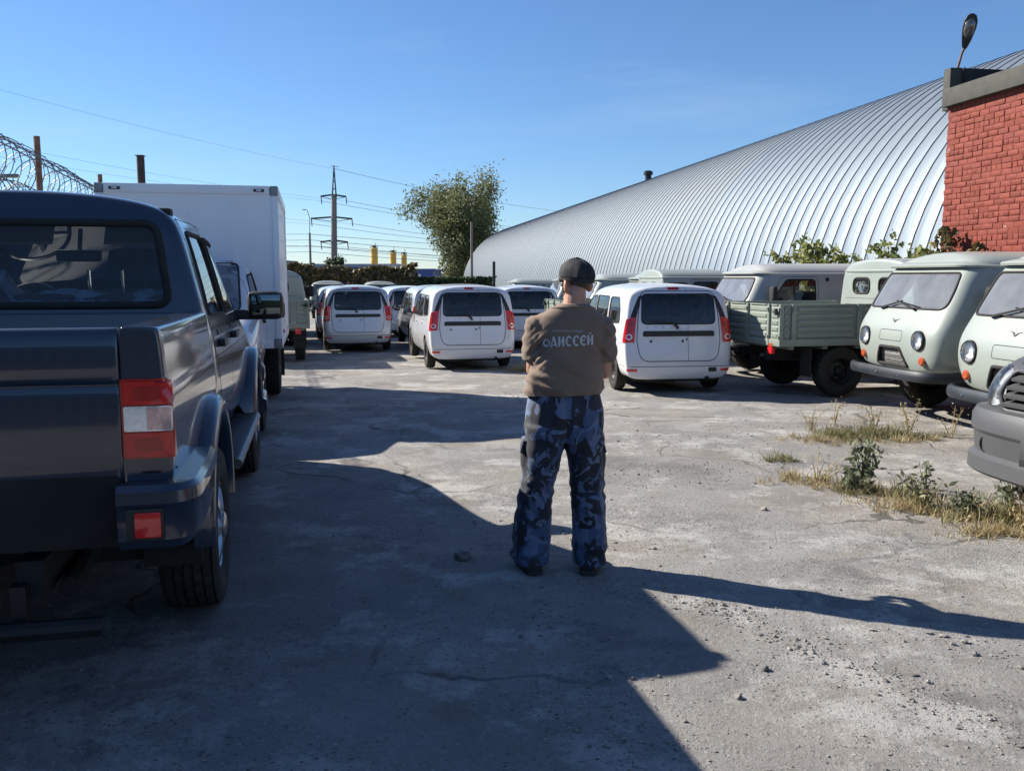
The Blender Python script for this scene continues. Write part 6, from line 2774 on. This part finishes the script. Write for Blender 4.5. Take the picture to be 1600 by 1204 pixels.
def make_man():
    t = empty('person')
    HX, HZ = .062, 1.685
    turn = Matrix.Rotation(R(32), 3, 'Z')
    hc = V((HX, .015, HZ))
    def hl(p):
        return hc + turn @ V(p)
    b = MB()
    # head: skull, jaw, nose, ears, neck
    ell(b, hl((0, -.006, .025)), (.074, .092, .092), turn)
    ell(b, hl((0, .028, -.035)), (.062, .072, .085), turn)
    caps(b, hl((0, .098, .005)), hl((0, .118, -.028)), .010, .015, 8)
    ell(b, hl((0, .092, -.058)), (.026, .012, .010), turn, 12, 8)
    ell(b, hl((0, .085, -.100)), (.026, .022, .022), turn, 12, 8)
    for s in (1, -1):
        ell(b, hl((s * .084, -.010, -.030)), (.013, .027, .038), turn @ Matrix.Rotation(R(s * 30), 3, 'Z'), 12, 8)
        ell(b, hl((s * .032, .088, .022)), (.017, .010, .010), turn, 10, 6)
    caps(b, (HX * .9, -.008, 1.62), (.045, -.012, 1.50), .060, .070)
    # trunk, arms bent to the front, legs
    ell(b, (.025, 0, 1.36), (.165, .095, .18))
    ell(b, (.01, 0, 1.10), (.155, .095, .20))
    ell(b, (0, 0, .93), (.165, .105, .13))
    sh = {-1: V((-.160, -.005, 1.432)), 1: V((.208, -.005, 1.428))}
    el = {-1: V((-.178, .020, 1.175)), 1: V((.228, .020, 1.165))}
    wr = {-1: V((-.075, .205, 1.225)), 1: V((.115, .205, 1.22))}
    hips = {-1: V((-.095, 0, .90)), 1: V((.095, 0, .90))}
    kn = {-1: V((-.150, .012, .49)), 1: V((.128, .012, .49))}
    an = {-1: V((-.195, -.02, .09)), 1: V((.150, -.02, .09))}
    for s in (-1, 1):
        caps(b, sh[s], el[s], .058, .045)
        caps(b, el[s], wr[s], .045, .030)
        # palm and five curled fingers
        hd_ = (wr[s] - el[s]).normalized()
        pc = wr[s] + hd_ * .055
        inw = V((-s, 0, 0))
        ell(b, pc, (.022, .045, .040), None, 14, 8)
        up = V((0, 0, 1))
        for k, ln in enumerate((.070, .078, .072, .058)):
            base = pc + hd_ * .038 + up * (.030 - .020 * k)
            mid = base + (hd_ * .55 + inw * .5).normalized() * ln * .5
            tip = mid + (inw * .9 - hd_ * .25).normalized() * ln * .45
            caps(b, base, mid, .0095, .0088, 8)
            caps(b, mid, tip, .0088, .0075, 8)
        th0 = pc + up * .030 - hd_ * .015
        th1 = th0 + (up * .7 + hd_ * .5 + inw * .3).normalized() * .04
        caps(b, th0, th1, .012, .010, 8)
        caps(b, th1, th1 + (hd_ * .8 + inw * .5).normalized() * .032, .010, .0085, 8)
        caps(b, hips[s], kn[s], .080, .055)
        caps(b, kn[s], an[s], .055, .038)
        ell(b, an[s] + V((s * .01, .05, -.035)), (.042, .11, .035))
    me = fuse(b, .0055, 3)
    body = finish(me, 'body', 'skin', t)
    # close-cropped hair showing below the cap
    hm = MB()
    rings = []
    for i in range(9):
        z = -.075 + .115 * i / 8
        ring = []
        for k in range(25):
            a = R(-168 + 156 * k / 24) if False else R(180 + 14 + 152 * k / 24)
            rr = 1.012
            zz = (z - .03) / .098
            q = math.sqrt(max(.12, 1 - min(.93, zz * zz)))
            ring.append(hl((.0765 * rr * q * math.cos(a), -.006 + .0965 * rr * q * math.sin(a), z)))
        rings.append(ring)
    hm.loft(rings, closed=False, caps=False)
    hm.build('hair', 'hair_short', t)
    # cap: six panels, button, adjuster folds, brim
    cm = MB()
    rings = []
    for i in range(12):
        u = i / 11
        th = R(90 - 88 * u)
        ring = []
        for k in range(48):
            a = 2 * math.pi * k / 48
            back = max(0, -math.sin(a))
            fold = .0035 * math.cos(a * 6) * math.sin(th) + .004 * noise.noise(V((math.cos(a) * 3, math.sin(a) * 3, u * 4)))
            fold -= .012 * math.exp(-((a - R(262)) / .10) ** 2) * (1 - u) + -.008 * math.exp(-((a - R(275)) / .06) ** 2) * (1 - u * .6)
            r_ = 1 + fold / .09
            zz = .022 - .010 * back + .106 * math.cos(th) ** .9 if th < R(90) else .022 - .010 * back
            ring.append(hl((.097 * math.sin(th) * math.cos(a) * r_, -.004 + .114 * math.sin(th) * math.sin(a) * r_, zz + .002)))
        rings.append(ring)
    cm.loft(rings, closed=True, caps=False)
    cm.face([len(cm.v) - 48 + k for k in range(48)])
    low = [hl((.097 * math.cos(a), -.004 + .114 * math.sin(a), .020 - .010 * max(0, -math.sin(a)))) for a in [2 * math.pi * k / 48 for k in range(48)]]
    lo2 = [hl((.097 * .985 * math.cos(a), -.004 + .114 * .985 * math.sin(a), .004 - .020 * max(0, -math.sin(a)) ** 2)) for a in [2 * math.pi * k / 48 for k in range(48)]]
    cm.loft([low, lo2], closed=True, caps=False)
    cap = cm.build('cap', 'cap_black', t, angle=70)
    bm_ = MB()
    top, bot = [], []
    for j in range(5):
        v = j / 4
        for k in range(17):
            a = R(22 + 136 * k / 16)
            ro = 1 + .62 * v * math.sin(a) ** .7
            x, y = .094 * math.cos(a) * (1 + .10 * v), -.004 + .112 * math.sin(a) * ro
            z = .010 - .045 * (x / .09) ** 2 * v - .012 * v
            top.append(hl((x, y, z + .003)))
            bot.append(hl((x, y, z - .002)))
    fs = [(j * 17 + k, j * 17 + k + 1, (j + 1) * 17 + k + 1, (j + 1) * 17 + k) for j in range(4) for k in range(16)]
    bm_.add(top, fs)
    bm_.add(bot, fs)
    bm_.build('cap_brim', 'cap_black', cap, angle=70)
    bt_ = MB()
    ell(bt_, hl((0, -.004, .127)), (.009, .009, .005), None, 10, 6)
    bt_.build('cap_button', 'cap_black', cap)
    # T-shirt
    s = MB()
    eloft(s, [(-.005, 0, .985, .205, .125), (-.006, -.002, 1.03, .222, .135), (-.008, -.006, 1.065, .231, .145), (-.004, -.006, 1.12, .222, .142), (.005, -.004, 1.20, .208, .136),
              (.018, -.004, 1.30, .205, .126), (.025, -.006, 1.38, .215, .122), (.027, -.006, 1.44, .215, .112), (.030, -.006, 1.485, .190, .098), (.036, -.008, 1.518, .140, .086), (.042, -.009, 1.538, .105, .080), (.046, -.010, 1.556, .084, .078)], 40, 2.3)
    for sgn in (-1, 1):
        a, e = sh[sgn], el[sgn]
        d = (e - a).normalized()
        s.tube([a - d * .035 + V((-sgn * .05, 0, .0)), a - d * .005, a + d * .08, a + d * .17, a + d * .205], [.045, .076, .080, .080, .078], 20)
    me = fuse(s, .0075, 7)
    cos_, nos_ = [v.co.copy() for v in me.vertices], [v.normal.copy() for v in me.vertices]
    for vi, p in enumerate(cos_):
        lowm = min(1, max(0, (1.36 - p.z) / .20))
        side = 1 if p.x < .02 else .75
        # long slack folds running down from the shoulder blades to the left hip, and a roll above the waistband
        q = p.x * .55 + p.z * 1.0
        f1 = noise.noise(V((q * 19, (p.x - p.z) * 2.4, p.y * 3))) * .030 * lowm * side
        f2 = noise.noise(V((p.z * 34 + p.x * 9, p.x * 4.5, p.y * 5 + 3))) * .016 * min(1, max(0, (1.24 - p.z) / .12))
        arm = min(1, max(0, (abs(p.x - .025) - .17) / .05))
        f3 = noise.noise(V((p.z * 22 - abs(p.x) * 26, p.y * 6, 7))) * .018 * arm
        pit = math.exp(-(((abs(p.x - .025) - .185) / .045) ** 2)) * math.exp(-(((p.z - 1.30) / .10) ** 2))
        f4 = noise.noise(V((p.z * 30 + abs(p.x) * 30, 2, p.y * 4))) * .026 * pit
        f5 = noise.noise(p * 8) * .003
        cos_[vi] = p + nos_[vi] * (f1 + f2 + f3 + f4 + f5)
    me.vertices.foreach_set('co', [c for q in cos_ for c in q])
    me.update()
    bm2 = bmesh.new()
    bm2.from_mesh(me)
    bmesh.ops.bisect_plane(bm2, geom=bm2.verts[:] + bm2.edges[:] + bm2.faces[:], plane_co=(0, 0, 1.042), plane_no=(.03, 0, -1), clear_outer=True)
    bm2.to_mesh(me)
    bm2.free()
    bv = BVHTree.FromPolygons([v.co.copy() for v in me.vertices], [list(p.vertices) for p in me.polygons])
    shirt = finish(me, 't_shirt', 'tshirt_brown', t)
    col = MB()
    ring = []
    for k in range(36):
        a = 2 * math.pi * k / 36
        d = V((math.cos(a), math.sin(a), 0))
        c0 = V((.046, -.010, 1.528 + .010 * -math.sin(a)))
        h = bv.ray_cast(c0 + d * .5, -d)[0]
        ring.append(h if h is not None else c0 + d * .09)
    col.tube(ring, .008, 7, closed=True)
    col.build('collar', 'tshirt_brown', shirt)
    # lettering on the back
    def onback(x, z, off=.0025):
        h = bv.ray_cast(V((x, -1, z)), V((0, 1, 0)))
        return (h[0] + h[1] * off) if h[0] is not None else V((x, -.14, z))
    def stroke(mb, pts, wd, taper=None):
        """flat brush stroke following the cloth"""
        fine_ = dense(pts, .006, False)
        n = len(fine_)
        o = len(mb.v)
        for i, (x, z) in enumerate(fine_):
            a, c = fine_[max(0, i - 1)], fine_[min(n - 1, i + 1)]
            dx, dz = c[0] - a[0], c[1] - a[1]
            l = math.hypot(dx, dz) or 1
            w_ = wd if taper is None else wd * (taper[0] + (taper[1] - taper[0]) * i / max(1, n - 1))
            nx, nz = -dz / l * w_ / 2, dx / l * w_ / 2
            mb.v += [tuple(onback(x + nx, z + nz)), tuple(onback(x - nx, z - nz))]
        for i in range(n - 1):
            mb.face((o + 2 * i, o + 2 * i + 1, o + 2 * i + 3, o + 2 * i + 2))
    H_, Wd = .052, .012
    glyphs = {
        'O': [([(.5, 0), (.05, .28), (.0, .5), (.05, .72), (.5, 1.0)], 1.0), ([(.5, 1.0), (.95, .72), (1.0, .5), (.95, .28), (.5, 0)], .55)],
        'D': [([(.05, .12), (.38, 1.0)], .55), ([(.42, 1.0), (.86, .12)], 1.1), ([(-.02, .12), (1.04, .12)], .5), ([(.02, .12), (-.04, -.14)], .5), ([(.98, .12), (1.06, -.14)], .5), ([(.25, 1.0), (.6, 1.0)], .4)],
        'I': [([(.12, 0), (.12, 1.0)], 1.1), ([(.85, 0), (.85, 1.0)], 1.1), ([(.16, .16), (.82, .88)], .5), ([(-.02, 0), (.28, 0)], .4), ([(-.02, 1), (.28, 1)], .4), ([(.72, 0), (1.0, 0)], .4), ([(.72, 1), (1.0, 1)], .4)],
        'S': [([(.85, .92), (.5, 1.0), (.12, .75), (.05, .5), (.12, .25), (.5, 0), (.9, .10)], 1.0), ([(.85, .98), (.88, .70)], .6), ([(.15, .52), (.48, .52)], .45)],
        'E': [([(.85, .92), (.5, 1.0), (.12, .75), (.05, .5), (.12, .25), (.5, 0), (.9, .10)], 1.0), ([(.10, .50), (.78, .54)], .7), ([(.85, .98), (.90, .72)], .6)],
        'J': [([(.12, 0), (.12, 1.0)], 1.1), ([(.85, 0), (.85, 1.0)], 1.1), ([(.16, .16), (.82, .88)], .5), ([(-.02, 0), (.28, 0)], .4), ([(.72, 0), (1.0, 0)], .4), ([(-.02, 1), (.28, 1)], .4), ([(.72, 1), (1.0, 1)], .4), ([(.28, 1.28), (.5, 1.16), (.72, 1.28)], .5)],
    }
    word = 'ODISSEJ'
    xs0, step = -.130, .0405
    zb = 1.318
    for i, ch in enumerate(word):
        lm = MB()
        x0 = xs0 + i * step
        zz = zb + .012 * (i / 6)
        for pts, k in glyphs[ch]:
            stroke(lm, [(x0 + px_ * .031, zz + pz_ * H_ * (.8 if ch == 'O' else 1.0)) for px_, pz_ in pts], Wd * .78 * k)
        lm.build('printed_letter', 'print_grey', shirt, smooth=False)
    # small line above: the word for a private security organisation
    tx = bpy.data.curves.new('tx', 'FONT')
    tx.body = 'ЧАСТНАЯ ОХРАННАЯ ОРГАНИЗАЦИЯ'
    tx.size = .0125
    to_ = bpy.data.objects.new('tx', tx)
    COL.objects.link(to_)
    dg = bpy.context.evaluated_depsgraph_get()
    tm = bpy.data.meshes.new_from_object(to_.evaluated_get(dg))
    bpy.data.objects.remove(to_)
    bmt = bmesh.new()
    bmt.from_mesh(tm)
    xsv = [v.co.x for v in bmt.verts] or [0, 1]
    k = .168 / max(.01, (max(xsv) - min(xsv)))
    for v in bmt.verts:
        v.co = onback(-.083 + (v.co.x - min(xsv)) * k, 1.401 + v.co.y * 1.0 + .0, .0025)
    bmt.to_mesh(tm)
    bmt.free()
    tm.materials.append(MATS['print_grey'])
    tm.name = 'printed_line'
    link(bpy.data.objects.new('printed_line', tm), shirt)
    # trousers
    p = MB()
    eloft(p, [(0, 0, .76, .205, .130), (0, 0, .84, .222, .140), (0, 0, .92, .225, .142), (-.002, 0, 1.0, .212, .132), (-.004, 0, 1.07, .198, .120)], 36, 2.3)
    for sgn, rows in ((-1, [(-.112, 0, .86, .112, .135), (-.120, .0, .72, .112, .128), (-.142, .004, .60, .106, .115), (-.160, .008, .48, .104, .108), (-.178, .004, .34, .108, .108), (-.192, -.004, .20, .112, .112), (-.196, -.006, .10, .108, .118), (-.192, -.004, .045, .100, .115)]),
                      (1, [(.112, 0, .86, .112, .135), (.118, .0, .72, .112, .128), (.128, .004, .60, .104, .115), (.136, .008, .48, .099, .108), (.145, .004, .34, .100, .108), (.150, -.004, .20, .102, .112), (.150, -.006, .10, .102, .118), (.146, -.004, .045, .094, .112)])):
        eloft(p, rows, 28, 2.2)
    for sgn in (-1, 1):
        ell(p, (sgn * .215 + (-.012 if sgn < 0 else -.004), .02, .67), (.030, .085, .11))
    me = fuse(p, .008, 6)
    cos_, nos_ = [v.co.copy() for v in me.vertices], [v.normal.copy() for v in me.vertices]
    for vi, q in enumerate(cos_):
        leg = -1 if q.x < -.01 else 1
        hem = min(1, max(0, (.24 - q.z) / .18))
        knee = math.exp(-((q.z - .46) / .14) ** 2)
        seat_ = math.exp(-((q.z - .80) / .12) ** 2)
        f = noise.noise(V((q.z * 24 + q.x * 5 * leg, q.x * 5, q.y * 5 + leg * 3))) * (.026 * hem + .014 * knee)
        f += noise.noise(V((q.z * 13 - q.x * 12 * leg, q.x * 4, q.y * 4 + 9))) * .017 * seat_
        f += noise.noise(V((q.x * 16, q.z * 3.2, q.y * 16 + leg))) * .009
        f += noise.noise(q * 12) * .003
        crease = math.exp(-(q.x / .022) ** 2) * (1 if q.y < 0 and q.z > .76 else 0)
        cos_[vi] = q + nos_[vi] * (f - .010 * crease)
    me.vertices.foreach_set('co', [c for q in cos_ for c in q])
    me.update()
    bm2 = bmesh.new()
    bm2.from_mesh(me)
    bmesh.ops.bisect_plane(bm2, geom=bm2.verts[:] + bm2.edges[:] + bm2.faces[:], plane_co=(0, 0, .062), plane_no=(0, .12, -1), clear_outer=True)
    bm2.to_mesh(me)
    bm2.free()
    tr = finish(me, 'trousers', 'camo_blue', t)
    for sgn in (-1, 1):
        f = MB()
        x = sgn * .226 + (-.016 if sgn < 0 else -.006)
        f.add([(x - sgn * .02, -.065, .775), (x - sgn * .02, .10, .775), (x + sgn * .002, .10, .715), (x + sgn * .010, -.06, .700), (x + sgn * .0, -.062, .775), (x + sgn * .0, .10, .775), (x + sgn * .012, .10, .72), (x + sgn * .018, -.055, .706)],
              [(0, 1, 2, 3), (4, 7, 6, 5), (0, 3, 7, 4), (1, 5, 6, 2), (3, 2, 6, 7), (0, 4, 5, 1)])
        f.build('pocket_flap', 'camo_blue', tr)
    bl = MB()
    bl.tube([(.205 * math.cos(a) - .004, .125 * math.sin(a), 1.052) for a in [2 * math.pi * k / 40 for k in range(40)]], .014, 8, closed=True)
    bl.build('waistband', 'camo_blue', tr)
    # shoes
    for sgn in (-1, 1):
        c = an[sgn]
        ang = Matrix.Rotation(R(-sgn * 12), 3, 'Z')
        def F(pp):
            return V((c.x + (-.004 if sgn < 0 else 0), c.y, 0)) + ang @ V(pp)
        sh_ = MB()
        rings = []
        for y, wd, h in ((-.115, .022, .06), (-.106, .042, .10), (-.07, .052, .12), (0, .054, .12), (.06, .054, .095), (.12, .057, .072), (.17, .050, .06), (.20, .030, .05), (.208, .010, .03)):
            rings.append([F((wd * math.cos(a), y, .020 + (h - .020) * (max(0, math.sin(a)) ** .8) if math.sin(a) > 0 else .020)) for a in [2 * math.pi * k / 18 for k in range(18)]])
        sh_.loft(rings)
        so = sh_.build('shoe', 'shoe_black', t, angle=50)
        sl = MB()
        out = []
        for y, wd in ((-.119, .024), (-.11, .045), (-.07, .055), (0, .056), (.06, .057), (.12, .060), (.17, .053), (.20, .034), (.212, .012)):
            out.append((wd, y))
        poly = out + [(-a, y) for a, y in reversed(out)]
        m_ = len(poly)
        sl.add([F((a, y, 0)) for a, y in poly] + [F((a, y, .024)) for a, y in poly], [list(range(m_))[::-1], [m_ + i for i in range(m_)]] + [(i, (i + 1) % m_, m_ + (i + 1) % m_, m_ + i) for i in range(m_)])
        sl.build('sole', 'sole_brown', so, angle=40)
    return t

man = make_man()
man.location = (.305, 5.12, ground_h(.305, 5.12) + .004)
man.rotation_euler = (0, 0, R(2))
tag(man, 'man from behind in brown T-shirt, black cap and blue camouflage trousers', 'person')
# ------------------------------------------------------------------ vehicles on their places
pk = make_pickup('pickup_truck')
place(pk, -2.28, 3.08, hd(12.5), 1.08)
tag(pk, 'dark blue double-cab pickup seen from behind in the left foreground', 'pickup')
index_children()
gp_ = copy_tree(pk, swap={'paint_blue_grey': 'paint_flat_grey', 'glass': 'glass_dusty_sheen'})
gp_.name = 'pickup_truck'
place(gp_, 3.24 + 5.1 * .97, 5.12 + 5.1 * .243, (-.97, -.243), 1.0)
tag(gp_, 'dull grey vehicle with slatted grille nosing in at the right edge', 'pickup')

bt = make_box_truck('box_truck')
hdg = (math.sin(R(12.5)), -math.cos(R(12.5)))
# front right edge of the box (as seen) at (-2.93, 11.3); box front at local x 2.25, left side y +1.04
fx, fy = hdg
lx, ly = -fy, fx
place(bt, -2.96 - fx * 2.25 - lx * 1.04, 11.42 - fy * 2.25 - ly * 1.04, hdg, 1.0, 0)
tag(bt, 'white box truck facing the camera behind the dark pickup', 'truck')

wg = make_wagon('estate_car')
index_children()
cars = [  # rear centre x, y, heading, paint, label
    (2.44, 13.0, 8, 'paint_white', 'white estate car nearest the flatbed, right of the man'),
    (-.72, 16.75, 12.5, 'paint_white', 'white estate car parked left of the man, left front wheel showing'),
    (-3.70, 21.6, 13, 'paint_silver', 'silver estate car just right of the white cargo box'),
    (.46, 22.6, 10, 'paint_white', 'white estate car half hidden behind the man\'s left shoulder'),
    (-1.62, 22.0, 13, 'paint_silver', 'silver estate car directly ahead of the white one left of the man'),
    (-3.15, 28.3, 13, 'paint_white', 'white estate car showing between the two silver ones'),
    (-4.95, 26.6, 13, 'paint_silver', 'silver estate car peeking out first behind the left silver one'),
    (-6.0, 31.4, 13, 'paint_white', 'estate car peeking out second behind the left silver one'),
    (-4.0, 33.2, 13, 'paint_silver', 'far estate car roof between the two rows'),
    (-.9, 33.0, 12, 'paint_white', 'farthest white estate car, roof only, in front of the clipped hedge'),
]
for i, (x, y, h_, pm_, lab) in enumerate(cars):
    o = wg if i == 0 else copy_tree(wg, swap=None if pm_ == 'paint_white' else {'paint_white': pm_})
    o.name = 'estate_car'
    place(o, x, y, hd(h_), .95)
    o.scale.z = .98
    tag(o, lab, 'car', 'estate cars parked in rows')

vn = make_van('van')
fb_ = make_flatbed('flatbed_truck')
index_children()
def nose(o, x, y, h_, sc, L_):
    """put the vehicle so that the middle of its nose is at x, y"""
    h_ = V((h_[0], h_[1], 0)).normalized()
    place(o, x - h_.x * L_ * sc, y - h_.y * L_ * sc, h_, sc)
W = (-.99, -.14)
vans = [  # nose x, y, heading, scale, paint, label
    (4.60, 10.95, W, .98, 'paint_protective', 'pale green van with plastic-wrapped seat, left of the two facing fronts'),
    (4.58, 8.28, W, .98, 'paint_protective', 'pale green van nearest the camera, partly behind the grey bumper'),
    (3.66, 16.2, (-.985, -.17), .97, 'paint_protective_grey', 'dusty grey minibus behind the flatbed truck'),
    (2.62, 21.8, (-.985, -.17), .95, 'paint_protective', 'van roof and windscreen directly above the white car right of the man'),
    (1.72, 24.4, (-.985, -.17), .95, 'paint_protective', 'van windscreen showing right of the man\'s neck'),
    (.98, 27.6, (-.985, -.17), .95, 'paint_protective', 'van windscreen showing left of the man\'s neck'),
    (-.50, 36.5, (-.985, -.17), .95, 'paint_protective', 'far van seen side on at the end of the clipped hedge'),
    (-9.3, 45.5, (.2, -1), .95, 'paint_protective', 'far van facing the camera left of the middle cars'),
    (-7.0, 48.5, (.2, -1), .95, 'paint_protective', 'far van facing the camera above the silver estate roof'),
]
for i, (x, y, h_, sc, pm_, lab) in enumerate(vans):
    o = vn if i == 0 else copy_tree(vn, swap=None if pm_ == 'paint_protective' else {'paint_protective': pm_})
    o.name = 'van'
    nose(o, x, y, h_, sc, 4.36)
    tag(o, lab, 'van', 'vans parked along the hangar')
F_ = V((.97, .24, 0)).normalized()
flats = [  # tail centre x, y, heading, label
    (3.55, 13.35, (.97, .24), .97, 'green flatbed truck with ribbed sides, tailgate towards the white car'),
    (.95, 19.1, (.985, .17), .95, 'flatbed cab showing between the white car roof and the minibus'),
    (-5.0, 18.0, hd(14), .95, 'flatbed truck just beyond the white cargo box'),
    (-6.35, 23.4, hd(14), .95, 'second flatbed truck beyond the white cargo box'),
    (-7.7, 28.8, hd(14), .95, 'third flatbed truck beyond the white cargo box'),
]
for i, (x, y, h_, sc, lab) in enumerate(flats):
    o = fb_ if i == 0 else copy_tree(fb_)
    o.name = 'flatbed_truck'
    place(o, x, y, V((h_[0], h_[1], 0)).normalized(), sc)
    tag(o, lab, 'truck', 'flatbed trucks in the yard')
